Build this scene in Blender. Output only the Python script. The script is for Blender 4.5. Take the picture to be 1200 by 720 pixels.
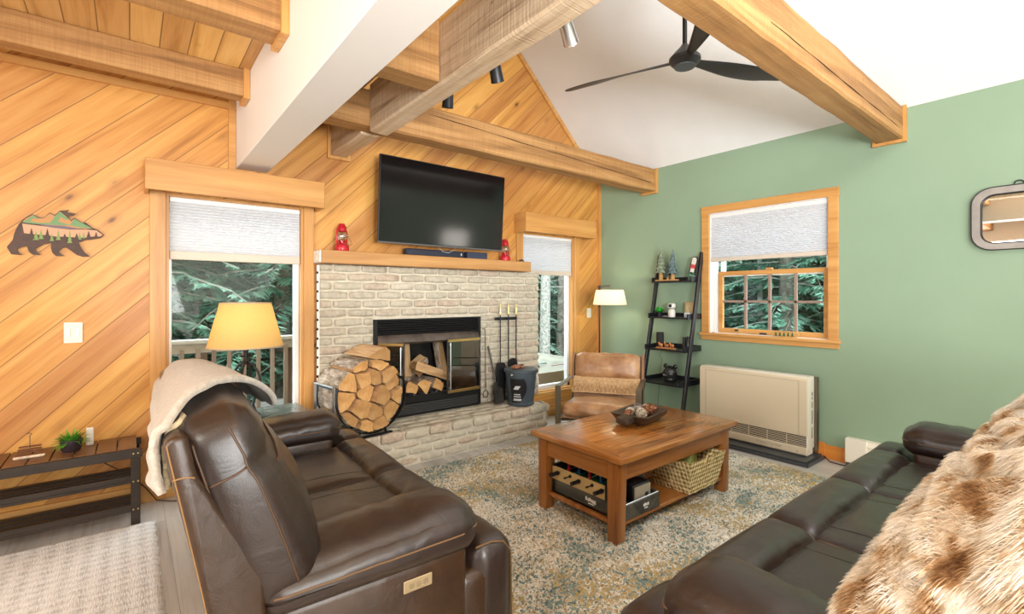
import bpy, bmesh, math, random
import numpy as np
from mathutils import Vector, Matrix, Euler, noise

for _o in list(bpy.data.objects):
    bpy.data.objects.remove(_o)
S = bpy.context.scene
COL = S.collection
PI = math.pi

# ------------------------------------------------------------------ camera, sky, lights, exposure
cam_d = bpy.data.cameras.new('camera')
cam_d.sensor_width = 36.0
cam_d.lens = 562.0 / 1200.0 * 36.0
cam_d.shift_y = -0.010
cam_d.clip_start = 0.02
cam = bpy.data.objects.new('camera', cam_d)
COL.objects.link(cam)
cam.location = (0, 0, 1.35)
cam.rotation_euler = (PI / 2, 0, -math.atan2(0.62334, 0.78195))
S.camera = cam
S.view_settings.view_transform = 'Standard'
S.view_settings.look = 'None'
S.view_settings.gamma = 1.0
S.view_settings.use_curve_mapping = False
S.view_settings.exposure = 0.02

world = bpy.data.worlds.new('overcast_sky')
S.world = world
world.use_nodes = True
_bg = world.node_tree.nodes['Background']
_bg.inputs[0].default_value = (0.80, 0.93, 1.0, 1)
_bg.inputs[1].default_value = 8.0


def area_light(name, loc, target, size, energy, col, size_y=None, spread=PI):
    d = bpy.data.lights.new(name, 'AREA')
    d.energy = energy
    d.color = col
    d.size = size
    d.spread = spread
    if size_y:
        d.shape = 'RECTANGLE'
        d.size_y = size_y
    o = bpy.data.objects.new(name, d)
    COL.objects.link(o)
    o.location = loc
    o.rotation_euler = (Vector(target) - Vector(loc)).to_track_quat('-Z', 'Y').to_euler()
    return o


# added fill lights, not real sources: behind the camera, in the vault, dining side
area_light('fill_from_behind', (1.4, -3.7, 1.6), (3.0, 2.4, 0.7), 3.8, 290, (1.0, 0.94, 0.84), 2.4)
area_light('fill_from_dining_side', (-3.7, 0.8, 1.4), (0.4, 2.2, 0.9), 2.6, 165, (1.0, 0.97, 0.93), 2.0)
area_light('vault_fill', (1.5, -1.8, 4.3), (2.6, 2.2, 0.6), 1.6, 85, (1.0, 0.97, 0.92))
area_light('upward_fill', (0.3, -1.5, 1.45), (3.1, 2.9, 3.7), 0.8, 85, (0.93, 0.97, 1.0), spread=1.75)
area_light('dining_fill', (-1.3, 0.2, 2.45), (-0.6, 3.2, 1.0), 0.8, 36, (1.0, 0.92, 0.80))


# ------------------------------------------------------------------ mesh building
class MB:
    """Collects shapes into one bmesh."""
    def __init__(self):
        self.bm = bmesh.new()
        self.mi = 0

    def _add(self, t, mat=None):
        if mat is not None:
            bmesh.ops.transform(t, matrix=mat, verts=t.verts)
        for f in t.faces:
            f.material_index = self.mi
        me = bpy.data.meshes.new('tmp')
        t.to_mesh(me)
        t.free()
        self.bm.from_mesh(me)
        bpy.data.meshes.remove(me)
        return self

    def box(self, a, b, bev=0.0, seg=1, rot=None, mat=None):
        t = bmesh.new()
        bmesh.ops.create_cube(t, size=1.0)
        a = Vector(a); b = Vector(b)
        c = (a + b) / 2; d = b - a
        for v in t.verts:
            v.co = Vector((v.co.x * d.x, v.co.y * d.y, v.co.z * d.z))
        if bev > 0:
            bmesh.ops.bevel(t, geom=list(t.edges), offset=min(bev, 0.49 * min(abs(d.x), abs(d.y), abs(d.z))), segments=seg, affect='EDGES', profile=0.5)
        if rot is not None:
            bmesh.ops.transform(t, matrix=Euler(rot).to_matrix().to_4x4(), verts=t.verts)
        bmesh.ops.translate(t, vec=c, verts=t.verts)
        return self._add(t, mat)

    def bar(self, p, q, w, h, bev=0.0, up=(0, 0, 1)):
        """a rectangular bar from p to q, w across and h along up"""
        p = Vector(p); q = Vector(q)
        d = q - p
        L = d.length
        z = d.normalized()
        up = Vector(up)
        x = up.cross(z)
        if x.length < 1e-5:
            x = Vector((1, 0, 0)).cross(z)
        x.normalize()
        y = z.cross(x)
        m = Matrix((x, y, z)).transposed().to_4x4()
        m.translation = (p + q) / 2
        return self.box((-w / 2, -h / 2, -L / 2), (w / 2, h / 2, L / 2), bev, 1, None, m)

    def cyl(self, p, q, r0, r1=None, seg=16, caps=True):
        r1 = r0 if r1 is None else r1
        p = Vector(p); q = Vector(q)
        d = q - p
        t = bmesh.new()
        bmesh.ops.create_cone(t, cap_ends=caps, segments=seg, radius1=max(r0, 1e-4), radius2=max(r1, 1e-4), depth=d.length)
        m = d.to_track_quat('Z', 'Y').to_matrix().to_4x4()
        m.translation = (p + q) / 2
        return self._add(t, m)

    def lathe(self, prof, c=(0, 0, 0), seg=24, mat=None):
        t = bmesh.new()
        rings = []
        for r, z in prof:
            if r < 1e-5:
                rings.append([t.verts.new((0, 0, z))])
            else:
                rings.append([t.verts.new((r * math.cos(2 * PI * k / seg), r * math.sin(2 * PI * k / seg), z)) for k in range(seg)])
        for A, B in zip(rings, rings[1:]):
            if len(A) == 1 and len(B) == 1:
                continue
            for k in range(seg):
                k2 = (k + 1) % seg
                if len(A) == 1:
                    t.faces.new((A[0], B[k], B[k2]))
                elif len(B) == 1:
                    t.faces.new((A[k], B[0], A[k2]))
                else:
                    t.faces.new((A[k], B[k], B[k2], A[k2]))
        bmesh.ops.recalc_face_normals(t, faces=t.faces)
        m = Matrix.Translation(Vector(c))
        if mat is not None:
            m = m @ mat
        return self._add(t, m)

    def tube(self, pts, r, seg=8, closed=False, rads=None):
        pts = [Vector(p) for p in pts]
        n = len(pts)
        t = bmesh.new()
        rings = []
        nrm = None
        for i, p in enumerate(pts):
            if closed:
                d = pts[(i + 1) % n] - pts[i - 1]
            else:
                d = pts[min(i + 1, n - 1)] - pts[max(i - 1, 0)]
            if d.length < 1e-9:
                d = Vector((0, 0, 1))
            d.normalize()
            if nrm is None:
                nrm = d.orthogonal().normalized()
            else:
                nrm = (nrm - d * nrm.dot(d))
                nrm = nrm.normalized() if nrm.length > 1e-6 else d.orthogonal().normalized()
            b = d.cross(nrm)
            rr = rads[i] if rads else r
            rings.append([t.verts.new(p + (nrm * math.cos(2 * PI * k / seg) + b * math.sin(2 * PI * k / seg)) * rr) for k in range(seg)])
        m = n if closed else n - 1
        for i in range(m):
            A = rings[i]; B = rings[(i + 1) % n]
            for k in range(seg):
                k2 = (k + 1) % seg
                t.faces.new((A[k], A[k2], B[k2], B[k]))
        if not closed:
            t.faces.new(rings[0][::-1])
            t.faces.new(rings[-1])
        bmesh.ops.recalc_face_normals(t, faces=t.faces)
        return self._add(t)

    def prism(self, poly, axis, lo, hi, bev=0.0, seg=1, mat=None):
        """extrude a 2D outline along an axis: x -> (y,z), y -> (x,z), z -> (x,y)"""
        t = bmesh.new()
        def P(u, v, w):
            return (w, u, v) if axis == 'x' else ((u, w, v) if axis == 'y' else (u, v, w))
        A = [t.verts.new(P(u, v, lo)) for u, v in poly]
        B = [t.verts.new(P(u, v, hi)) for u, v in poly]
        n = len(poly)
        t.faces.new(A); t.faces.new(B[::-1])
        for i in range(n):
            j = (i + 1) % n
            t.faces.new((A[i], B[i], B[j], A[j]))
        bmesh.ops.recalc_face_normals(t, faces=t.faces)
        if bev > 0:
            bmesh.ops.bevel(t, geom=list(t.edges), offset=bev, segments=seg, affect='EDGES', profile=0.5)
        return self._add(t, mat)

    def grid(self, fn, nu, nv, closed_u=False, thick=0.0):
        t = bmesh.new()
        V = [[t.verts.new(fn(i / nu, j / nv)) for j in range(nv + 1)] for i in range(nu if closed_u else nu + 1)]
        for i in range(nu):
            A = V[i]; B = V[(i + 1) % len(V)]
            for j in range(nv):
                t.faces.new((A[j], B[j], B[j + 1], A[j + 1]))
        bmesh.ops.recalc_face_normals(t, faces=t.faces)
        if thick:
            bmesh.ops.solidify(t, geom=list(t.faces), thickness=thick)
        return self._add(t)

    def cushion(self, c, half, r, bulge=(0, 0, 0), n=10, rot=None, fn=None, mat=None):
        """a padded block: rounded by r, its faces swollen by bulge along each axis"""
        t = bmesh.new()
        bmesh.ops.create_cube(t, size=2.0)
        bmesh.ops.subdivide_edges(t, edges=list(t.edges), cuts=n, use_grid_fill=True)
        H = Vector(half)
        for v in t.verts:
            p = v.co.copy()
            q = Vector((p.x * H.x, p.y * H.y, p.z * H.z))
            inner = Vector([max(-(H[i] - r), min(H[i] - r, q[i])) for i in range(3)])
            d = q - inner
            if d.length > 1e-9:
                q = inner + d.normalized() * r
            u = [max(0.0, 1 - p[i] ** 2) for i in range(3)]
            q.x += bulge[0] * p.x * u[1] * u[2]
            q.y += bulge[1] * p.y * u[0] * u[2]
            q.z += bulge[2] * p.z * u[0] * u[1]
            if fn:
                q = Vector(fn(q, p))
            v.co = q
        if rot is not None:
            bmesh.ops.transform(t, matrix=Euler(rot).to_matrix().to_4x4(), verts=t.verts)
        bmesh.ops.translate(t, vec=Vector(c), verts=t.verts)
        return self._add(t, mat)

    def ball(self, c, r, sub=2, scale=(1, 1, 1), rough=0.0, seed=0, rot=None):
        t = bmesh.new()
        bmesh.ops.create_icosphere(t, subdivisions=sub, radius=1.0)
        for v in t.verts:
            k = 1.0
            if rough:
                k += rough * noise.noise(v.co * 2.3 + Vector((seed * 7.1, seed * 3.3, 0)))
            v.co = Vector((v.co.x * scale[0], v.co.y * scale[1], v.co.z * scale[2])) * (r * k)
        if rot is not None:
            bmesh.ops.transform(t, matrix=Euler(rot).to_matrix().to_4x4(), verts=t.verts)
        bmesh.ops.translate(t, vec=Vector(c), verts=t.verts)
        return self._add(t)


def snap(mb, pts, out=0.0):
    """lay a line of points onto the surface collected so far"""
    from mathutils.bvhtree import BVHTree
    tree = BVHTree.FromBMesh(mb.bm)
    R = []
    for p in pts:
        q, n_, i, d = tree.find_nearest(Vector(p))
        R.append(q + n_ * out)
    return R


def link(o, parent=None):
    COL.objects.link(o)
    if parent is not None:
        o.parent = parent
    return o


def obj(name, mb, mats, parent=None, smooth=35, local=False):
    """link the collected shapes as ONE mesh; shapes are in world coordinates unless local"""
    me = bpy.data.meshes.new(name)
    mb.bm.to_mesh(me)
    mb.bm.free()
    return finish(name, me, mats, parent, smooth, local)


def finish(name, me, mats, parent=None, smooth=35, local=False):
    for m in (mats if isinstance(mats, (list, tuple)) else [mats]):
        me.materials.append(m)
    if smooth:
        me.polygons.foreach_set('use_smooth', [True] * len(me.polygons))
        if smooth < 180:
            me.set_sharp_from_angle(angle=math.radians(smooth))
    o = bpy.data.objects.new(name, me)
    link(o, parent)
    if parent is not None and not local:
        off = Vector((0, 0, 0))
        q = parent
        while q is not None:
            off += q.location
            q = q.parent
        me.transform(Matrix.Translation(-off))
    return o


def raw(name, V, F, mats, parent=None, smooth=0, local=False):
    """one mesh from plain vertex and face arrays"""
    me = bpy.data.meshes.new(name)
    V = np.asarray(V, dtype=np.float32)
    F = np.asarray(F, dtype=np.int32)
    n = F.shape[1]
    me.vertices.add(len(V))
    me.vertices.foreach_set('co', V.ravel())
    me.loops.add(F.size)
    me.loops.foreach_set('vertex_index', F.ravel())
    me.polygons.add(len(F))
    me.polygons.foreach_set('loop_start', np.arange(0, F.size, n, dtype=np.int32))
    me.polygons.foreach_set('loop_total', np.full(len(F), n, dtype=np.int32))
    me.update(calc_edges=True)
    me.validate()
    return finish(name, me, mats, parent, smooth, local)


def tag(o, label=None, cat=None, group=None, kind=None):
    if label: o['label'] = label
    if cat: o['category'] = cat
    if group: o['group'] = group
    if kind: o['kind'] = kind
    return o


def thing(name, label, cat, loc=(0, 0, 0), rz=0.0, group=None, kind=None):
    o = bpy.data.objects.new(name, None)
    o.empty_display_size = 0.05
    COL.objects.link(o)
    o.location = loc
    o.rotation_euler = (0, 0, rz)
    return tag(o, label, cat, group, kind)


def struct(name, mb, mats, parent=None, smooth=0, label=None, cat=None):
    o = obj(name, mb, mats, parent, smooth)
    if parent is None:
        o['kind'] = 'structure'
        tag(o, label, cat)
    return o


def dup(root, loc=None, rz=None, label=None):
    kids = [c for c in COL.objects if c.parent == root]
    r = root.copy()
    COL.objects.link(r)
    if loc is not None: r.location = loc
    if rz is not None: r.rotation_euler = (0, 0, rz)
    if label: r['label'] = label
    for ch in kids:
        c = ch.copy()
        COL.objects.link(c)
        c.parent = r
        for g in [q for q in COL.objects if q.parent == ch]:
            d = g.copy()
            COL.objects.link(d)
            d.parent = c
    return r


# ------------------------------------------------------------------ materials
def new_mat(name):
    m = bpy.data.materials.new(name)
    m.use_nodes = True
    nt = m.node_tree
    return m, nt, nt.nodes['Principled BSDF']


def nd(nt, typ, ins=None, **attrs):
    n = nt.nodes.new(typ)
    for k, v in attrs.items():
        setattr(n, k, v)
    for k, v in (ins or {}).items():
        s = n.inputs[k]
        if isinstance(v, bpy.types.NodeSocket):
            nt.links.new(v, s)
        else:
            s.default_value = v
    return n


def math_(nt, op, a, b=None, c=None):
    n = nt.nodes.new('ShaderNodeMath')
    n.operation = op
    for i, v in enumerate((a, b, c)):
        if v is None: continue
        if isinstance(v, bpy.types.NodeSocket):
            nt.links.new(v, n.inputs[i])
        else:
            n.inputs[i].default_value = v
    return n.outputs[0]


def ramp(nt, fac, stops, interp='LINEAR'):
    n = nt.nodes.new('ShaderNodeValToRGB')
    n.color_ramp.interpolation = interp
    e = n.color_ramp.elements
    while len(e) > 1: e.remove(e[-1])
    e[0].position = stops[0][0]; e[0].color = (*stops[0][1], 1)
    for p, c in stops[1:]:
        k = e.new(p); k.color = (*c, 1)
    nt.links.new(fac, n.inputs[0])
    return n.outputs[0]


def mix(nt, fac, a, b, blend='MIX'):
    n = nt.nodes.new('ShaderNodeMix')
    n.data_type = 'RGBA'
    n.blend_type = blend
    for s, v in ((n.inputs[0], fac), (n.inputs[6], a), (n.inputs[7], b)):
        if isinstance(v, bpy.types.NodeSocket):
            nt.links.new(v, s)
        elif isinstance(v, (int, float)):
            s.default_value = v
        else:
            s.default_value = (*v, 1) if len(v) == 3 else v
    return n.outputs[2]


def bump(nt, bsdf, h, strength=0.3, dist=0.01):
    b = nd(nt, 'ShaderNodeBump', {'Height': h, 'Strength': strength, 'Distance': dist})
    nt.links.new(b.outputs[0], bsdf.inputs['Normal'])
    return b


def coords(nt, rot=(0, 0, 0), scale=(1, 1, 1), loc=(0, 0, 0)):
    tc = nt.nodes.new('ShaderNodeTexCoord')
    mp = nd(nt, 'ShaderNodeMapping', {'Vector': tc.outputs['Object'], 'Rotation': rot, 'Scale': scale, 'Location': loc})
    return mp.outputs[0]


def plain(name, col, rough=0.5, metal=0.0, nscale=0, namt=0.0, bscale=0, bamt=0.0, **kw):
    """one colour with slight procedural variation and an optional fine bump"""
    m, nt, b = new_mat(name)
    b.inputs['Base Color'].default_value = (*col, 1)
    b.inputs['Roughness'].default_value = rough
    b.inputs['Metallic'].default_value = metal
    if nscale:
        nz = nd(nt, 'ShaderNodeTexNoise', {'Vector': coords(nt), 'Scale': nscale, 'Detail': 4.0})
        lo = tuple(max(0, c * (1 - namt)) for c in col); hi = tuple(min(1, c * (1 + namt)) for c in col)
        nt.links.new(ramp(nt, nz.outputs[0], [(0.3, lo), (0.7, hi)]), b.inputs['Base Color'])
    if bscale:
        nz2 = nd(nt, 'ShaderNodeTexNoise', {'Vector': coords(nt), 'Scale': bscale, 'Detail': 3.0})
        bump(nt, b, nz2.outputs[0], bamt, 0.01)
    for k, v in kw.items():
        b.inputs[k.replace('_', ' ')].default_value = v
    return m


def emit(name, col, strength):
    m, nt, b = new_mat(name)
    b.inputs['Base Color'].default_value = (*col, 1)
    b.inputs['Emission Color'].default_value = (*col, 1)
    b.inputs['Emission Strength'].default_value = strength
    return m


def wood(name, tones, axes='xyz', width=0.0, groove=0.006, rough=0.45, knots=0.0, grain=1.0, var=0.25, length=0.0, bumpy=0.15, saw=0.0, gcol=(0.13, 0.05, 0.012)):
    """axes: along the grain, across the boards, third; tones: dark, mid, light"""
    m, nt, b = new_mat(name)
    tc = nt.nodes.new('ShaderNodeTexCoord')
    R2 = math.sqrt(0.5)
    AX = {'x': (1, 0, 0), 'y': (0, 1, 0), 'z': (0, 0, 1), 'd': (R2, 0, R2), 'e': (-R2, 0, R2)}
    x, y, z = [nd(nt, 'ShaderNodeVectorMath', {0: tc.outputs['Object'], 1: AX[a]}, operation='DOT_PRODUCT').outputs['Value'] for a in axes]
    rnd = None
    if width:
        yi = math_(nt, 'DIVIDE', y, width)
        idx = math_(nt, 'FLOOR', yi)
        fr = math_(nt, 'FRACT', yi)
        if length:
            wn0 = nd(nt, 'ShaderNodeTexWhiteNoise', {'W': idx}, noise_dimensions='1D')
            xi = math_(nt, 'ADD', math_(nt, 'DIVIDE', x, length), math_(nt, 'MULTIPLY', wn0.outputs[0], 7.0))
            idx2 = math_(nt, 'ADD', math_(nt, 'MULTIPLY', math_(nt, 'FLOOR', xi), 17.3), idx)
            frx = math_(nt, 'FRACT', xi)
        else:
            idx2 = idx; frx = None
        wn = nd(nt, 'ShaderNodeTexWhiteNoise', {'W': idx2}, noise_dimensions='1D')
        rnd = wn.outputs[0]
        off = math_(nt, 'MULTIPLY', rnd, 40.0)
        cx = math_(nt, 'ADD', x, off)
    else:
        cx = x
    v1 = nd(nt, 'ShaderNodeCombineXYZ', {'X': math_(nt, 'MULTIPLY', cx, 0.9 * grain), 'Y': math_(nt, 'MULTIPLY', y, 14 * grain), 'Z': math_(nt, 'MULTIPLY', z, 14 * grain)})
    n1 = nd(nt, 'ShaderNodeTexNoise', {'Vector': v1.outputs[0], 'Scale': 1.0, 'Detail': 5.0, 'Roughness': 0.55, 'Distortion': 0.6})
    v2 = nd(nt, 'ShaderNodeCombineXYZ', {'X': math_(nt, 'MULTIPLY', cx, 4.0 * grain), 'Y': math_(nt, 'MULTIPLY', y, 130 * grain), 'Z': math_(nt, 'MULTIPLY', z, 130 * grain)})
    n2 = nd(nt, 'ShaderNodeTexNoise', {'Vector': v2.outputs[0], 'Scale': 1.0, 'Detail': 2.0})
    f = math_(nt, 'ADD', math_(nt, 'MULTIPLY', n1.outputs[0], 0.78), math_(nt, 'MULTIPLY', n2.outputs[0], 0.22))
    colr = ramp(nt, f, [(0.30, tones[0]), (0.48, tones[1]), (0.70, tones[2])])
    if rnd is not None and var:
        lo = 1.0 - var; hi = 1.0 + var * 0.35
        val = math_(nt, 'MULTIPLY_ADD', rnd, hi - lo, lo)
        hs = nd(nt, 'ShaderNodeHueSaturation', {'Hue': math_(nt, 'MULTIPLY_ADD', rnd, 0.012, 0.494), 'Value': val, 'Color': colr})
        colr = hs.outputs[0]
    if knots:
        kv = nd(nt, 'ShaderNodeCombineXYZ', {'X': math_(nt, 'MULTIPLY', cx, 2.6), 'Y': math_(nt, 'MULTIPLY', y, 5.6), 'Z': 0.0})
        vo = nd(nt, 'ShaderNodeTexVoronoi', {'Vector': kv.outputs[0], 'Scale': 1.0})
        keep = math_(nt, 'GREATER_THAN', nd(nt, 'ShaderNodeSeparateColor', {'Color': vo.outputs['Color']}).outputs[0], 0.45)
        kf = ramp(nt, vo.outputs['Distance'], [(0.0, (1, 1, 1)), (knots * 0.5, (0.85, 0.85, 0.85)), (knots, (0.25, 0.25, 0.25)), (knots * 2.2, (0, 0, 0))])
        colr = mix(nt, math_(nt, 'MULTIPLY', kf, keep), colr, (0.10, 0.025, 0.006))
    h = f
    if saw:
        sv = nd(nt, 'ShaderNodeTexNoise', {'Vector': nd(nt, 'ShaderNodeCombineXYZ', {'X': math_(nt, 'MULTIPLY', cx, 95), 'Y': math_(nt, 'MULTIPLY', y, 5), 'Z': math_(nt, 'MULTIPLY', z, 5)}).outputs[0], 'Scale': 1.0, 'Detail': 3.0})
        colr = mix(nt, math_(nt, 'MULTIPLY', math_(nt, 'SUBTRACT', sv.outputs[0], 0.35), saw), colr, tones[0])
        h = math_(nt, 'ADD', f, sv.outputs[0])
    if width:
        g = groove / width / 2
        e = math_(nt, 'MINIMUM', fr, math_(nt, 'SUBTRACT', 1.0, fr))
        gm = math_(nt, 'SUBTRACT', 1.0, math_(nt, 'SMOOTHSTEP' if False else 'MINIMUM', math_(nt, 'DIVIDE', e, g), 1.0))
        if frx is not None:
            ex = math_(nt, 'MINIMUM', frx, math_(nt, 'SUBTRACT', 1.0, frx))
            gx = math_(nt, 'SUBTRACT', 1.0, math_(nt, 'MINIMUM', math_(nt, 'DIVIDE', ex, groove / length / 2), 1.0))
            gm = math_(nt, 'MAXIMUM', gm, gx)
        colr = mix(nt, gm, colr, gcol)
        h = math_(nt, 'SUBTRACT', h, math_(nt, 'MULTIPLY', gm, 2.5))
    nt.links.new(colr, b.inputs['Base Color'])
    b.inputs['Roughness'].default_value = rough
    if bumpy:
        bump(nt, b, h, bumpy, 0.004)
    return m


def glass_mat(name, tint=(0.97, 0.99, 0.98), refl=0.05):
    m, nt, b = new_mat(name)
    out = nt.nodes['Material Output']
    tr = nd(nt, 'ShaderNodeBsdfTransparent', {'Color': (*tint, 1)})
    gl = nd(nt, 'ShaderNodeBsdfGlossy', {'Color': (1, 1, 1, 1), 'Roughness': 0.01})
    lw = nd(nt, 'ShaderNodeLayerWeight', {'Blend': 0.12})
    f = math_(nt, 'MULTIPLY_ADD', lw.outputs['Fresnel'], 0.25, refl * 0.5)
    mx = nd(nt, 'ShaderNodeMixShader', {0: f, 1: tr.outputs[0], 2: gl.outputs[0]})
    nt.links.new(mx.outputs[0], out.inputs[0])
    return m


def leather(name, c0, c1, rough=0.34, scale=5.0, coat=0.0):
    m, nt, b = new_mat(name)
    co = coords(nt)
    n1 = nd(nt, 'ShaderNodeTexNoise', {'Vector': co, 'Scale': scale, 'Detail': 6.0, 'Roughness': 0.6})
    col = ramp(nt, n1.outputs[0], [(0.32, c0), (0.68, c1)])
    nt.links.new(col, b.inputs['Base Color'])
    n3 = nd(nt, 'ShaderNodeTexNoise', {'Vector': co, 'Scale': 9.0, 'Detail': 3.0})
    nt.links.new(math_(nt, 'MULTIPLY_ADD', n3.outputs[0], 0.22, rough - 0.11), b.inputs['Roughness'])
    n2 = nd(nt, 'ShaderNodeTexVoronoi', {'Vector': co, 'Scale': 420.0})
    n4 = nd(nt, 'ShaderNodeTexNoise', {'Vector': coords(nt, (0.3, 0.5, 0.2), (1, 1.0, 1)), 'Scale': 11.0, 'Detail': 4.0, 'Distortion': 1.2})
    h = math_(nt, 'ADD', math_(nt, 'MULTIPLY', n2.outputs['Distance'], 0.06), math_(nt, 'MULTIPLY', n4.outputs[0], 1.0))
    bump(nt, b, h, 0.35, 0.012)
    b.inputs['Specular IOR Level'].default_value = 0.6
    b.inputs['Specular Tint'].default_value = (0.84, 0.92, 1.0, 1)  # cool tint put into the sheen, standing in for bluish reflected light
    b.inputs['Coat Weight'].default_value = coat
    b.inputs['Coat Roughness'].default_value = 0.30
    return m


PINE = ((0.40, 0.155, 0.03), (0.62, 0.285, 0.066), (0.73, 0.40, 0.12))
PINE2 = ((0.42, 0.185, 0.045), (0.57, 0.285, 0.082), (0.66, 0.37, 0.125))
BEAM = ((0.18, 0.08, 0.024), (0.38, 0.19, 0.062), (0.54, 0.305, 0.115))
ROUGHSAWN = ((0.24, 0.135, 0.07), (0.64, 0.47, 0.30), (0.80, 0.65, 0.48))
CHERRY = ((0.17, 0.052, 0.011), (0.33, 0.118, 0.025), (0.48, 0.205, 0.048))
W_BOARDS = wood('diagonal_pine_boards', PINE, 'dey', width=0.18, knots=0.10, rough=0.42, var=0.2, groove=0.007)
W_TRIM_X = wood('pine_trim_horizontal', PINE2, 'xzy', rough=0.4, knots=0.03)
W_TRIM_Y = wood('pine_trim_across', PINE2, 'yzx', rough=0.4, knots=0.03)
W_TRIM_Z = wood('pine_trim_upright', PINE2, 'zxy', rough=0.4, knots=0.03)
W_PLANK_Y = wood('pine_ceiling_planks', ((0.56, 0.28, 0.075), (0.80, 0.47, 0.16), (0.88, 0.58, 0.24)), 'yxz', width=0.135, knots=0.06, rough=0.42, var=0.22, groove=0.009)  # same pine, its tones raised so the planks look lit
W_BEAM_X = wood('hewn_beam_along', BEAM, 'xzy', rough=0.65, knots=0.03, bumpy=0.7, saw=0.7)
W_BEAM_Y = wood('rough_sawn_beam', ROUGHSAWN, 'yzx', rough=0.75, knots=0.03, bumpy=0.7, saw=0.9)
W_CHERRY_X = wood('cherry_along', CHERRY, 'xyz', rough=0.26, bumpy=0.03)
W_CHERRY_Y = wood('cherry_across', CHERRY, 'yxz', rough=0.26, bumpy=0.03)
W_CHERRY_Z = wood('cherry_upright', CHERRY, 'zxy', rough=0.3, bumpy=0.03)
W_FLOOR = wood('plank_floor', ((0.34, 0.32, 0.30), (0.50, 0.485, 0.465), (0.60, 0.59, 0.575)), 'yxz', width=0.17, length=1.22, rough=0.3, var=0.22, groove=0.003, bumpy=0.06, gcol=(0.12, 0.09, 0.07))
WHITE_PAINT = plain('white_ceiling_paint', (0.83, 0.845, 0.85), 0.85, nscale=3, namt=0.02, bscale=90, bamt=0.35)
BEAM_PAINT = plain('white_drywall', (0.82, 0.79, 0.75), 0.8, bscale=140, bamt=0.05)
GREEN_PAINT = plain('sage_green_paint', (0.25, 0.36, 0.252), 0.6, nscale=1.2, namt=0.05, bscale=160, bamt=0.06)
CREAM_PAINT = plain('cream_paint', (0.74, 0.68, 0.58), 0.8)
VINYL = plain('white_vinyl', (0.82, 0.83, 0.84), 0.35)
GLASS = glass_mat('window_glass', refl=0.008)
BLACK_METAL = plain('black_metal', (0.018, 0.018, 0.02), 0.42, 0.5)
DARK_METAL = plain('gunmetal', (0.10, 0.095, 0.09), 0.4, 0.8, nscale=12, namt=0.25)
BRASS = plain('brass', (0.72, 0.50, 0.20), 0.28, 1.0)
CHROME = plain('brushed_steel', (0.62, 0.63, 0.65), 0.3, 1.0)
BLACK_PLASTIC = plain('black_plastic', (0.012, 0.012, 0.014), 0.35)
WHITE_PLASTIC = plain('white_plastic', (0.85, 0.84, 0.80), 0.4)
# ------------------------------------------------------------------ room shell
XG, YB = 4.555, 3.98           # green wall and fireplace wall
SL = 0.945                      # slope of the vault
RX, RZ = 1.25, 2.77 + SL * 3.305


def wall_panels(mb, axis, t0, t1, u0, u1, z0, z1, holes):
    """a flat wall with rectangular holes (u0,u1,z0,z1), as boxes"""
    us = sorted({u0, u1, *[h[0] for h in holes], *[h[1] for h in holes]})
    for a, b in zip(us, us[1:]):
        if a < u0 or b > u1: continue
        hs = sorted([(h[2], h[3]) for h in holes if h[0] <= a and h[1] >= b])
        z = z0
        for lo, hi in hs + [(z1, z1)]:
            if lo > z + 1e-6:
                if axis == 'y': mb.box((a, t0, z), (b, t1, lo))
                else: mb.box((t0, a, z), (t1, b, lo))
            z = max(z, hi)


m = MB(); m.box((-4.2, -4.2, -0.12), (4.7, 4.12, 0.0))
struct('floor', m, W_FLOOR)
W1 = (0.19, 1.07, 0.33, 2.05)
W2 = (3.31, 4.105, 0.28, 2.05)
FBX = (1.62, 2.72, 0.29, 1.155)
m = MB()
wall_panels(m, 'y', YB, YB + 0.14, -4.0, XG, 0.0, 2.77, [W1, W2, FBX])
m.prism([(-2.05, 2.77), (XG, 2.77), (RX, RZ)], 'y', YB, YB + 0.14)
struct('wall_back', m, W_BOARDS)
W3 = (1.47, 2.535, 0.965, 2.19)
m = MB()
wall_panels(m, 'x', XG, XG + 0.14, -4.0, YB + 0.14, 0.0, 2.77, [W3])
struct('wall_right', m, GREEN_PAINT)
m = MB(); m.box((-4.14, -4.14, 0), (-4.0, YB + 0.14, 2.95))
struct('wall_left', m, CREAM_PAINT)
m = MB(); m.box((-4.14, -4.14, 0), (XG + 0.14, -4.0, 2.77)); m.prism([(-2.05, 2.77), (XG, 2.77), (RX, RZ)], 'y', -4.14, -4.0)
struct('wall_front', m, CREAM_PAINT)
# the vault: two slopes
m = MB()
m.prism([(RX, RZ), (XG + 0.14, 2.77 - SL * 0.14), (XG + 0.14, 2.90 - SL * 0.14), (RX, RZ + 0.13)], 'y', -4.14, YB + 0.14)
m.prism([(RX, RZ), (-2.2, RZ - SL * 3.45), (-2.2, RZ - SL * 3.45 + 0.13), (RX, RZ + 0.13)], 'y', -4.14, YB + 0.14)
struct('ceiling', m, WHITE_PAINT)
m = MB(); m.box((-4.0, -4.0, 2.80), (1.27, YB, 2.90))
struct('ceiling_loft', m, W_PLANK_Y)

# white dropped beam across the room
m = MB(); m.box((0.602, -4.0, 2.28), (0.809, YB - 0.001, 2.80), 0.004)
struct('trim_1', m, BEAM_PAINT, label='wide white boxed beam running from the pine wall over the brown loveseat', cat='beam')

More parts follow.
